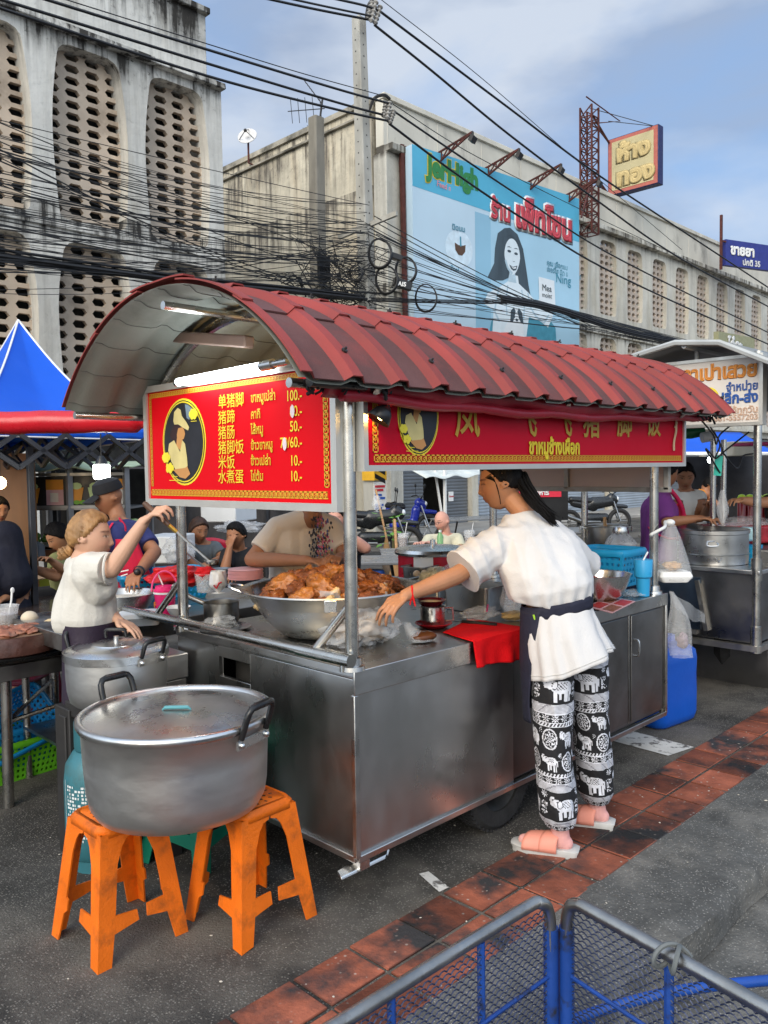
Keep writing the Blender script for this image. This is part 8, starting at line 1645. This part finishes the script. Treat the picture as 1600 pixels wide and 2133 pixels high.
g = G(); p = V((17.103, 14.56, 0.794)); g.box(p-V((0, .06, 0)), (.2, .01, .26)); nt_ = tag(g.o('notice', WHITEP), 'small white notice pasted on the roller shutter behind the bald man', 'notice'); keep(nt_, Matrix.Translation(nt_.location)); text('ห้ามจอด', 'notice_print', M('flyer_red'), nt_, p+V((-.08, -.07, -.02)), (1, 0, 0), UP, .06, .05)
aw = thing('cloth_awning', 'white cloth awning over the shutters left of the woman\'s head', 'awning', (12.906, 11.87, 1.473)); g = G(); a, b_ = V((12.332, 12.313, 1.616)), V((14.653, 12.26, 1.643)); g.grid(lambda u, v: a.lerp(b_, u)+UP*(.25-.5*v)+V((0, -1.2*v, 0))+UP*.03*math.sin(u*20)*v, 24, 6); g.o('cloth', M('awning_white', (.60, .64, .62), .7), aw, solid=.01, ang=80); g = G(); g.beam((a.x+.7, a.y-1.1, GZ), (a.x+.7, a.y-1.1, 1.6), .05); g.beam((a.x+.85, a.y-1.0, GZ), (a.x+.6, a.y-.9, 1.6), .04); g.o('pole', WHITEP, aw)
# tall stock pot with spoon and clear bag behind the blue basket
p = V((5.644, 3.229, 0.891)); tp3 = lathe_thing('stock_pot', 'tall narrow steel stock pot with a wooden spoon behind the blue basket', 'cooking pot', p, [('body', [(.001, -.10), (.142, -.10), (.148, -.09), (.148, .20), (.168, .205), (.166, .21), (.142, .205), (.14, .1)], STEELD, {})]); g = G(); g.tube([p+UP*.1, p+UP*.27-LAT*.01], .013, 6); g.o('spoon', WOODL, tp3); g = G(); g.tube([p+LAT*.15+UP*.19, p+LAT*.2+UP*.2, p+LAT*.2+UP*.16], .008, 6); g.tube([p-LAT*.15+UP*.19, p-LAT*.2+UP*.2, p-LAT*.2+UP*.16], .008, 6); g.o('handle', STEELB, tp3)
st2 = thing('side_table', 'steel side table behind the cart carrying the tall stock pot', 'table', (p.x, p.y, GZ)); g = G(); g.box((p.x, p.y, p.z-.115), (.9, .6, .03)); g.o('table_top', STEELD, st2, bev=.004)
for a in (-1, 1):
    for b_ in (-1, 1): g = G(); g.cyl((p.x+a*.4, p.y+b_*.25, GZ), (p.x+a*.4, p.y+b_*.25, p.z-.12), .018, 8); g.o('leg', PIPE, st2)
g = G(); p = V((5.359, 2.95, 0.924)); wrinkle(g, p-UP*.02, (.12, .11), .20, 8, pinch=.12); cbg = thing('plastic_bag', 'pointed clear bag with a steel kettle top beside the tall stock pot', 'plastic bag', p); g.o('film', MILKY, cbg, ang=80); g = G(); g.lathe([(.001, .2), (.05, .19), (.06, .15), (.05, .12)], p, 16); g.o('kettle_top', STEELB, cbg)
# ================================================================ RIGHT: neighbouring bun stall
S2 = thing('food_stall', 'next stall with grey gabled roof, white sign, steel counter and posts', 'food stall', (6.5, 2.9, .2)); X0, Y0, Y1 = 5.62, 2.09, 3.4; ZT, ZB = .84, .34
g = G(); g.bx((X0, Y0, ZB), (9, Y1, ZT-.03)); g.o('cabinet', DOORS, S2, bev=.004); g = G(); g.bx((X0-.03, Y0-.03, ZT-.03), (9, Y1, ZT)); g.o('countertop', STEEL, S2, bev=.004)
g = G(); g.bx((X0-.012, Y0+.38, ZB+.05), (X0-.001, Y1, ZT-.08)); g.o('blue_steel_panel', M('blue_reflective_steel', (.16, .22, .30), .28, 1, .15, 3, .15, 8, (.22, .22, .21), (.5, .75), 3), S2); g = G(); g.beam((X0-.015, Y0+.33, ZB+.05), (X0-.015, Y0+.40, ZT-.1), .03); g.beam((X0-.02, Y0-.02, ZB-.03), (X0-.02, Y1, ZB-.03), .04); g.beam((X0-.02, Y0-.02, ZB-.03), (9, Y0-.02, ZB-.03), .04); g.beam((X0-.012, Y0+.4, ZB+.03), (X0-.012, Y1, ZB+.03), .03); g.o('base_frame', M('pale_worn_steel', (.48, .46, .42), .4, 1, .15, 6, 0, 60, (.25, .2, .14), (.55, .75), 5), S2)
for x, y in ((X0, Y0), (X0, Y1), (8.8, Y0)):
    g = G(); g.cyl((x, y, .30), (x, y, 2.3), .026, 12); p_ = g.o('post', PIPE, S2); g = G(); g.cyl((x, y, ZT-.07), (x, y, ZT+.08), .036, 12); g.cyl((x, y, .28), (x, y, .46), .036, 12); g.o('sleeve', PIPE, p_)
for x in (6.3, 8.3): g = G(); g.lathe([(.12, -.06), (.25, -.06), (.28, 0), (.25, .06), (.12, .06)], (x, 2.5, .2), 24, axis=(0, 1, 0)); g.o('wheel', RUB, S2)
ROOFG = M('grey_stall_roof', (.20, .21, .21), .6, 0, .12, 3); g = G()
prof = [(1.45, 1.98), (1.95, 2.20), (2.25, 2.35), (2.55, 2.385), (2.85, 2.33), (3.45, 2.08)]
g.loft([[V((x, y, z)) for y, z in prof] for x in (5.4, 6.0, 7.0, 9.2)], cap=False, closed=False); g.o('roof', ROOFG, S2, solid=.03, ang=20); g = G(); g.tube([V((5.38, y, z)) for y, z in prof], .02, 6); g.tube([V((7, y, z-.02)) for y, z in prof], .02, 6); g.tube([(5.4, 2.5, 2.36), (9.2, 2.5, 2.36)], .02, 6); g.tube([(5.6, 2.5, 2.2), (5.6, 2.5, 2.36)], .015, 6); g.o('roof_edge', M('pale_roof_edge', (.40, .41, .40), .5), S2)
sn = thing('stall_sign', 'white sign with orange and blue Thai lettering on the next stall', 'sign', (5.58, 2.7, 1.8)); B3 = Board((5.575, 3.55, 1.81), (0, -1, 0), 1.51, .47, sn); B3.o = V((5.575, 3.55, 1.81))
g = G(); frame(B3, g, .022, .06); g.o('frame', SALU, sn, flat=True); g = G(); B3.rect(g, .02, .02, B3.w-.02, B3.h-.02, .001); g.o('face', M('sign_white', (.72, .66, .60), .5, 0, .05), sn, flat=True)
OR = M('bun_orange', (.80, .30, .06), .5); BLT = M('sign_blue_text', (.04, .12, .42), .5); ORL = M('pale_orange_text', (.78, .50, .34), .5)
B3.txt('ซาลาเปาเสวย', 'sign_title', OR, 1.475, .325, .135, .05, sx=.9, align='RIGHT'); B3.txt('จำหน่าย', 'sign_text', BLT, 1.48, .235, .075, .035, sx=.9, align='RIGHT'); B3.txt('ปลีก-ส่ง', 'sign_text', BLT, 1.48, .155, .095, .045, sx=.9, align='RIGHT'); B3.txt('สั่งจองล่วงหน้าได้ทุกวัน', 'sign_text', ORL, 1.48, .085, .06, .03, align='RIGHT'); B3.txt('โทร 081-5557203', 'sign_text', ORL, 1.48, .038, .055, .03, align='RIGHT')
g = G(); B3.poly(g, [(1.14+.08*math.cos(t*.4), .20+.075*math.sin(t*.4)) for t in range(16)], .004, 0); B3.poly(g, [(1.14+.06*math.cos(t*.4), .20+.05*math.sin(t*.4)) for t in range(16)], .006, 1); g.o('bun_drawing', [SYEL, SCREAM], sn, flat=True)
p = V((5.881, 2.493, 0.853)); sm = lathe_thing('steamer_pot', 'wide two-tier steel bun steamer on the next stall counter', 'steamer', (p.x, p.y, ZT), [('lower_tier', [(.001, .004), (.235, .004), (.238, .07), (.246, .075), (.236, .08)], STEEL, {}), ('upper_tier', [(.236, .08), (.238, .215), (.246, .22), (.246, .245), (.235, .25), (.22, .245), (.001, .20)], STEEL, {})])
g = G(); q = V((p.x, p.y, ZT+.175))-LAT*.10-FWD*.215; g.tube(smoothpath([q-LAT*.03, q-LAT*.035-FWD*.015-UP*.03, q+LAT*.035-FWD*.02-UP*.03, q+LAT*.03-FWD*.003]), .006, 6, closed=True); g.o('handle', STEELB, sm); g = G(); q = V((p.x, p.y, ZT+.06))-LAT*.06-FWD*.235; g.tube([q-LAT*.02, q-UP*.03-FWD*.01, q+LAT*.02], .006, 6); g.o('handle', STEELB, sm)
g = G(); p = V((5.953, 2.648, 1.052)); g.lathe([(.001, .03), (.05, .02), (.13, -.01), (.135, -.02)], p, 24, axis=(-.3, -.5, .8)); tag(g.o('steamer_cover', STEEL), 'tilted steel lid held above the bun steamer', 'lid')
TRAYR = M('red_food_tray', (.32, .02, .03), .3, 0, .3, 14); p = V((6.512, 2.512, 1.015)); tr2 = thing('food_tray', 'film-wrapped tray of dark red sausage behind the right post', 'tray', p); g = G(); g.box(p, (.6, .4, .14), rz=-.4); g.o('tray', TRAYR, tr2, bev=.02); g = G(); lump(g, p+UP*.08, (.26, .18, .05), .25, 2, 4, 30, 20); g.o('film', CLEAR, tr2, ang=80)
g = G(); g.box(V((p.x, p.y, (p.z+GZ)/2-.05)), (.9, .7, p.z-GZ-.06)); tag(g.o('trolley_cabinet', DOORS, bev=.01), 'steel cabinet under the tray of red sausage', 'cabinet')
g = G(); p = V((6.125, 2.327, 0.942)); g.loft([rrect(.13, .13, .03, 0), rrect(.15, .15, .03, .12)], cap=True); g.v = [tuple(V(v)+V((p.x, p.y, ZT))) for v in g.v]; tag(g.o('blue_tub', SKYL), 'small sky-blue tub beside the bun steamer', 'tub')
g = G(); p = V((6.181, 2.349, 1.036)); g.box(p, (.16, .14, .10), rz=.4); tag(g.o('tissue_pack', M('pale_cyan_pack', (.40, .62, .68), .5), bev=.02), 'pale cyan pack on top of the sky-blue tub', 'pack')
# cables, tag and bags hanging round the stall post
hw = thing('lamp_cable', 'dangling black power cables between the cart roof and the next stall post', 'cable', (5.7, 2.374, 1.578))
for q in ([(5.214, 2.314, 1.864), (5.375, 2.287, 1.752), (5.487, 2.312, 1.69), (5.609, 2.337, 1.758), (5.885, 2.35, 1.849)], [(5.465, 2.342, 1.804), (5.605, 2.335, 1.693), (5.578, 2.356, 1.594), (5.739, 2.34, 1.661), (5.954, 2.276, 1.78)], [(5.61, 2.331, 1.692), (5.621, 2.315, 1.626), (5.781, 2.289, 1.526), (5.917, 2.3, 1.61), (5.971, 2.248, 1.626)], [(5.578, 2.356, 1.594), (5.534, 2.404, 1.661), (5.696, 2.372, 1.494)]): g = G(); g.tube(smoothpath(q), .006, 5); g.o('cable_loop', WIRE, hw)
g = G(); p = V((5.689, 2.382, 1.545)); g.box(p, (.055, .008, .14), rz=-.6, ry=.1); tag(g.o('tag_card', M('teal_card', (.06, .55, .42), .5)), 'turquoise card hanging below the next stall sign', 'card')
g = G(); p = V((5.897, 2.436, 1.249)); wrinkle(g, p-UP*.14, (.05, .04), .26, 3, pinch=.3); tag(g.o('hanging_bag', MILKY, ang=80), 'dirty clear bags hanging from the next stall post', 'plastic bag')
for k, (x, y, d) in enumerate(((1483, 1000, 6.2), (1510, 1000, 6.4))): a = V((6.173, 2.623, 1.781)) if k == 0 else V((6.531, 2.691, 1.791)); g = G(); g.cyl((a.x, a.y, .5), (a.x, a.y, 1.75), .022, 10); tag(g.o('stall_post', PIPE), ('thin steel post left of the turquoise card' if k == 0 else 'thin steel post just right of the turquoise card'), 'post')
# far stall row on the right: awning, jars, dark sheet for the unlit interior
fa = thing('market_awning', 'far blue awning with white hem behind the young vendor at right', 'awning', (10.912, 4.603, 0.7)); a, b_ = V((9.981, 4.9, 1.705)), V((12.078, 4.218, 1.696)); g = G(); g.grid(lambda u, v: a.lerp(b_, u)+UP*(.35*(1-v)+.02*math.sin(u*16)*v)+FWD*(1.2*(1-v)), 30, 6); g.o('cloth', BLUEC, fa, solid=.01, ang=80); g = G(); g.tube([a.lerp(b_, k/10)-UP*.0 for k in range(11)], .025, 6); g.o('white_hem', WHITEP, fa)
for q in (.05, .5, .95): p = a.lerp(b_, q); g = G(); g.cyl((p.x, p.y, GZ), p, .025, 8); g.o('pole', PIPE, fa)
gt = thing('rolled_tarp', 'dark green rolled tarpaulin beside a white pipe, right of the front sign', 'tarpaulin', (6.851, 3.081, 1.814)); g = G(); g.tube([(6.755, 3.178, 1.824), (6.837, 3.096, 1.83), (6.913, 3.021, 1.837)], [.045, .055, .04], 10); g.o('roll', M('green_tarp', (.015, .14, .06), .5), gt); g = G(); g.cyl((6.8, 2.988, 1.781), (6.876, 2.914, 1.799), .045, 12); g.o('white_pipe', WHITEP, gt)
p = V((8.786, 3.351, 0.982)); jc_ = thing('juice_counter', 'far drink counter with red juice jars at the right edge', 'counter', (p.x, p.y, GZ)); g = G(); g.box((p.x, p.y, .35), (2.0, .7, .84), rz=-.78); g.o('cabinet', M('counter_grey', (.30, .31, .30), .5), jc_); g = G(); g.box((p.x, p.y, .78), (2.1, .75, .03), rz=-.78); g.o('top', STEEL, jc_)
JRED = M('red_juice', (.22, .015, .02), .15, 0, .1); JLID = M('lime_lid', (.40, .55, .02), .4)
for k, x in enumerate((1545, 1562, 1580, 1597)):
    q = p+LAT*((x-1560)/1700*8.6); q.z = .80; j = thing('juice_jar', 'dark red juice jar with a lime lid on the far drink counter', 'jar', q, 0, 'juice jars on the far counter'); g = G(); g.lathe([(.001, 0), (.042, 0), (.045, .35), (.035, .37), (.001, .37)], q, 16); g.o('jar', JRED, j); g = G(); g.lathe([(.046, .36), (.046, .40), (.03, .43), (.001, .44)], q, 16); g.o('lid', JLID, j)
fb2 = thing('shade_backdrop', 'dark tent wall behind the far drink counter', 'tent wall', (12.66, 4.971, 0.579)); a = V((11.988, 5.577, 1.619)); b_ = V((13.335, 4.514, 1.634)); g = G(); g.grid(lambda u, v: V((a.x+(b_.x-a.x)*u, a.y+(b_.y-a.y)*u, GZ+(1.75)*v))+FWD*.06*math.sin(u*18), 40, 4); g.o('cloth', M('backdrop_shade', (.03, .028, .03), .9, 0, .4, 3), fb2, solid=.01, ang=80)  # cloth coloured near black in place of the stall's shaded interior
lw = thing('market_lamp', 'small lit white bulb under the far blue awning', 'lamp', (10.515, 4.497, 1.573)); g = G(); p = V((10.517, 4.499, 1.616)); g.sph(p, .045, 12, 8); g.o('bulb', M('lit_bulb'), lw); g = G(); g.cyl(p+UP*.04, p+UP*.2, .01, 6); g.o('cord', BLACKP, lw)
g = G(); p = V((9.156, 3.602, 1.723)); g.box(p, (.28, .2, .16), rz=-.6); tag(g.o('meter_box', M('beige_box', (.48, .44, .36), .6), bev=.01), 'beige electric box hanging among the cables at right', 'electric box')
g = G(); p = V((7.917, 2.859, 1.737)); g.box(p, (.5, .4, .03), rz=-.78); tag(g.o('pink_tray', M('pink_tray', (.70, .05, .22), .5), bev=.01), 'pink tray on the shelf at the right edge', 'tray')

tw = thing('shade_backdrop', 'long dark market tent wall behind the diners, left of the tall pole', 'tent wall', (7.354, 10.273, 0.541)); a = V((5.607, 11.751, 0.735)); b_ = V((8.478, 9.3, 0.659)); g = G()  # added sheet, coloured dark to deepen the shade beyond the diners
g.grid(lambda u, v: V((a.x+(b_.x-a.x)*u, a.y+(b_.y-a.y)*u, GZ+1.72*v))+FWD*.07*math.sin(u*34), 60, 4); g.o('cloth', M('backdrop_shade'), tw, solid=.01, ang=80)
for u in (.02, .35, .68, .98): p = a.lerp(b_, u)-FWD*.1; g = G(); g.beam((p.x, p.y, GZ), (p.x, p.y, 1.7), .05); g.o('pole', FRM, tw)

# ================================================================ OVERHEAD CABLES
def sag(a, b_, s, n=18): a, b_ = V(a), V(b_); return [a.lerp(b_, k/n)-UP*(s*4*(k/n)*(1-k/n)) for k in range(n+1)]
def cable(name, label, cat, pts, r, group=None, n=5):
    g = G(); g.tube(pts, r, n); return tag(g.o(name, WIRE), label, cat, group)
# power lines: left of the pole, then right of it (street direction, in the plane of the insulators)
for lab, pts, r in (
    ('thick power line running from the upper left to the lower insulator, topmost of its three', [(5.235, 12.6, 8.738), (8.336, 12.6, 9), (11.399, 12.6, 9.277), (12.957, 12.6, 9.448)], .026),
    ('thick power line running from the upper left to the lower insulator, middle of its three', [(4.449, 12.7, 8.527), (8.395, 12.7, 8.816), (11.484, 12.7, 9.068), (12.876, 12.7, 9.213)], .026),
    ('thick power line running from the upper left to the lower insulator, lowest of its three', [(4.41, 12.6, 8.357), (8.322, 12.6, 8.542), (11.39, 12.6, 8.865), (12.89, 12.6, 9.064)], .026),
    ('thin wire above the three thick power lines at upper left', [(5.842, 12.8, 8.991), (8.471, 12.8, 9.22), (10.568, 12.8, 9.407), (12.986, 12.8, 9.684)], .010),
    ('short power line entering at the top edge left of the pole top, lower of two', [(9.592, 12.7, 10.422), (10.886, 12.7, 10.7), (12.511, 12.7, 11.076)], .026),
    ('short power line entering at the top edge left of the pole top, upper of two', [(10.061, 12.6, 10.563), (11.179, 12.6, 10.808), (12.457, 12.6, 11.096)], .022),
    ('power line crossing the top edge just above the pole', [(11.312, 12.6, 11.027), (12.25, 12.6, 11.234), (12.703, 12.6, 11.287)], .026),
    ('thick power line sweeping from the pole top down to the right edge, upper one', [(12.703, 12.6, 11.287), (14.358, 12.6, 11.049), (17.269, 12.6, 10.632), (21.438, 12.6, 10.034), (27.008, 12.6, 9.474), (37.013, 12.6, 8.502)], .028),
    ('thick power line sweeping from the pole top down to the right edge, lower one', [(12.524, 12.6, 10.944), (14.35, 12.6, 10.59), (17.262, 12.6, 9.977), (21.436, 12.6, 9.284), (27.018, 12.6, 8.517), (37.035, 12.6, 7.798)], .028),
    ('power line from the lower insulator to the right edge, upper of two', [(13.088, 12.6, 9.325), (15.172, 12.6, 8.963), (18.084, 12.6, 8.486), (23.111, 12.6, 7.783), (37.067, 12.6, 6.749)], .024),
    ('power line from the lower insulator to the right edge, lower of two', [(12.934, 12.6, 9.016), (15.165, 12.6, 8.495), (18.079, 12.6, 7.967), (23.111, 12.6, 7.277), (37.081, 12.6, 6.283)], .028),
    ('thin wire slanting from the top edge right of the pole towards the lattice mast', [(12.478, 12.4, 11.396), (15.852, 12.4, 10.876), (20.584, 12.4, 9.907), (26.586, 12.4, 8.721)], .009),
    ('thin wire from the bracket arm over the blue billboard top', [(13.312, 12.9, 9.661), (16.464, 12.9, 9.262), (23.659, 12.9, 8.89), (37.904, 12.9, 8.359)], .010)):
    cable('power_line', lab, 'power line', smoothpath(pts, 8), r, 'power lines on the tall pole')
rnd = random.Random(21)
L0, L1 = V((4.279, 12.6, 8.287)), V((12.426, 12.75, 11.479))
def ypx(y, x, Y): return None
# telecom cables left of the poles: each one a cable of its own, fanning in towards the tall pole
PXL = [((4.223, 12.6, 6.842)), ((4.134, 12.6, 4.505))]; PXR = [((12.334, 12.75, 7.219)), ((12.294, 12.75, 5.341))]
A0, A1, C0, C1 = V(PXL[0]), V(PXL[1]), V(PXR[0]), V(PXR[1])
for k in range(60):
    t = (k+rnd.uniform(-.4, .4))/59; t = min(1, max(0, t)); t2 = min(1, max(0, t+rnd.uniform(-.22, .22))) if k % 5 else rnd.random()
    t = t**.8
    a = A0.lerp(A1, t)+V((0, rnd.uniform(-.35, .35), 0)); b_ = C0.lerp(C1, t2)+V((0, rnd.uniform(-.2, .2), 0))
    cable('telecom_cable', 'thin black telecom cable in the fan between the left building and the poles', 'cable', sag(a, b_, rnd.uniform(.02, .30)), rnd.choice((.005, .006, .007, .009, .012)), 'telecom cables left of the poles', 4)
# heavy bundle
for k in range(9):
    o_ = V((0, rnd.uniform(-.12, .12), rnd.uniform(-.10, .10))); pts = [V((4.143, 12.6, 4.763))+o_*1.2, V((6.155, 12.6, 4.831))+o_, V((8.115, 12.6, 4.912))+o_*.8, V((10.136, 12.7, 5.075))+o_*.8, V((12.262, 12.75, 5.215))+o_*.6]
    cable('cable_bundle', 'thick black cable in the heavy bundle skimming the red roof at left', 'cable', smoothpath(pts, 6), rnd.choice((.018, .024, .03)), 'heavy cable bundle left of the poles')
# right of the tall pole: fan converging on the low bundle, then on along the right building
E0, E1 = V((12.396, 12.7, 7.019)), V((12.382, 12.7, 5.04)); F0 = V((19.897, 12.6, 5.795)); F1 = V((37.1, 12.6, 5.675))
for k in range(30):
    t = (k+rnd.uniform(-.5, .5))/29; t = min(1, max(0, t)); a = E0.lerp(E1, t)+V((0, rnd.uniform(-.2, .2), 0)); m = F0+V((rnd.uniform(-1.6, 1.6), rnd.uniform(-.1, .1), rnd.uniform(-.06, .06))); m.z += -(m.x-F0.x)*.148; b_ = F1+V((0, rnd.uniform(-.1, .1), rnd.uniform(-.12, .12)))
    cable('telecom_cable', 'thin black telecom cable from the tall pole down to the low bundle by the billboard', 'cable', sag(a, m, rnd.uniform(.0, .18), 10)+smoothpath([m, m.lerp(b_, .5)-UP*.02, b_], 5)[1:], rnd.choice((.005, .006, .008, .011)), 'telecom cables right of the tall pole', 4)
for k in range(10):
    o_ = V((0, rnd.uniform(-.1, .1), rnd.uniform(-.09, .09))); pts = [V((16.813, 12.6, 5.811))+o_, V((19.417, 12.6, 5.867))+o_, V((23.114, 12.6, 5.681))+o_, V((28.556, 12.6, 5.734))+o_, V((38.272, 12.6, 5.766))+o_]
    cable('cable_bundle', 'thick black cable in the low bundle crossing the billboard and right building', 'cable', smoothpath(pts, 6), rnd.choice((.02, .026, .034)), 'heavy cable bundle right of the pole')
for k in range(5):
    o_ = V((0, rnd.uniform(-.1, .1), rnd.uniform(-.06, .06))); cable('telecom_cable', 'level black cable from the tall pole to the ring coil by the billboard', 'cable', smoothpath([V((12.357, 12.7, 5.22))+o_, V((14.317, 12.65, 5.435))+o_, V((17.216, 12.6, 5.793))+o_], 5), .012, 'level cables by the ring coil')
for k in range(12):
    t = rnd.random(); a = V((4.114, 12.3, 6.486)).lerp(V((4.015, 12.3, 3.902)), rnd.random()); b_ = V((11.348, 13.3, 6.393)).lerp(V((11.319, 13.3, 5.192)), rnd.random())
    cable('telecom_cable', 'thin black telecom cable ending at the short dark pole', 'cable', sag(a, b_, rnd.uniform(.05, .3)), rnd.choice((.006, .008, .012)), 'telecom cables to the short dark pole', 4)
# tangle between the two poles: one mass nobody could count
g = G()
for k in range(70):
    a = V((11.353, 13.3, 6.592)).lerp(V((11.317, 13.3, 5.142)), rnd.random())+V((rnd.uniform(-.6, .6), rnd.uniform(-.3, .3), 0)); b_ = V((12.416, 12.8, 6.793)).lerp(V((12.378, 12.8, 5.054)), rnd.random())+V((rnd.uniform(-.4, .6), rnd.uniform(-.2, .2), 0))
    m = a.lerp(b_, .5)+V((rnd.uniform(-.5, .5), rnd.uniform(-.3, .3), rnd.uniform(-.6, .3))); g.tube(smoothpath([a, m, b_], 7), rnd.choice((.004, .006, .01)), 4)
for k in range(40):
    a = V((11.302, 13.2, 5.274))+V((rnd.uniform(-1.2, 1.0), rnd.uniform(-.3, .3), rnd.uniform(-.25, .15))); g.tube(smoothpath([a, a+V((rnd.uniform(.1, .5), rnd.uniform(-.2, .2), rnd.uniform(-.2, .2))), a+V((rnd.uniform(.4, .9), rnd.uniform(-.2, .2), rnd.uniform(-.15, .1)))], 5), rnd.choice((.01, .016, .022)), 4)
tag(g.o('cable_tangle', WIRE), 'dense tangle of black drop wires between the two concrete poles', 'cables', kind='stuff')
# cable coils and boxes
for lab, c, rx, t in (('black cable coil on the tall pole, upper of two beside it', (12.497, 12.5, 6.169), .27, .03), ('black cable coil hanging lower beside the tall pole', (12.69, 12.5, 5.643), .26, .022), ('black cable coil left of the billboard edge', (13.298, 12.5, 5.944), .25, .028), ('large cable ring in front of the billboard corner', (13.952, 12.5, 5.427), .27, .017), ('small cable coil on the left face of the tall pole', (11.785, 12.5, 5.642), .14, .012)):
    c = V(c); g = G()
    for q in range(3): g.tube([c+LAT*((rx+.012*q)*math.cos(a)*.85)+UP*((rx+.010*q)*1.1*math.sin(a))+FWD*(.03*q+.04*math.sin(a*2)) for a in [2*pi*k/30 for k in range(30)]], t*.7, 5, closed=True)
    tag(g.o('cable_coil', WIRE), lab, 'cable coil')
for lab, c, txt in (('black splice box marked with white letters left of the billboard', (13.064, 12.4, 5.579), 'AIS'), ('small black splice box hanging above the lettered one', (12.879, 12.4, 6.135), None)):
    c = V(c); b = thing('splice_box', lab, 'cable box', c); g = G(); g.box(c, (.42, .14, .18) if txt else (.26, .12, .12), rz=-.5, ry=.25); g.o('case', BLACKP, b, bev=.01)
    if txt: text(txt, 'case_letters', WHITEP, b, c-FWD*.12-LAT*.1-UP*.05, LAT-UP*.25, UP, .13, .05)

# ---------------------------------------------------------------- lettering curves become meshes
bpy.context.view_layer.update(); dg = bpy.context.evaluated_depsgraph_get()
for o in [o for o in COL.objects if o.type == 'FONT']:
    me = bpy.data.meshes.new_from_object(o.evaluated_get(dg)); nm, par, mx = o.name, o.parent, o.matrix_local.copy()
    cv = o.data; bpy.data.objects.remove(o); n = bpy.data.objects.new(nm, me); COL.objects.link(n); n.parent = par; n.matrix_local = mx
    bpy.data.curves.remove(cv)
bpy.context.view_layer.update()
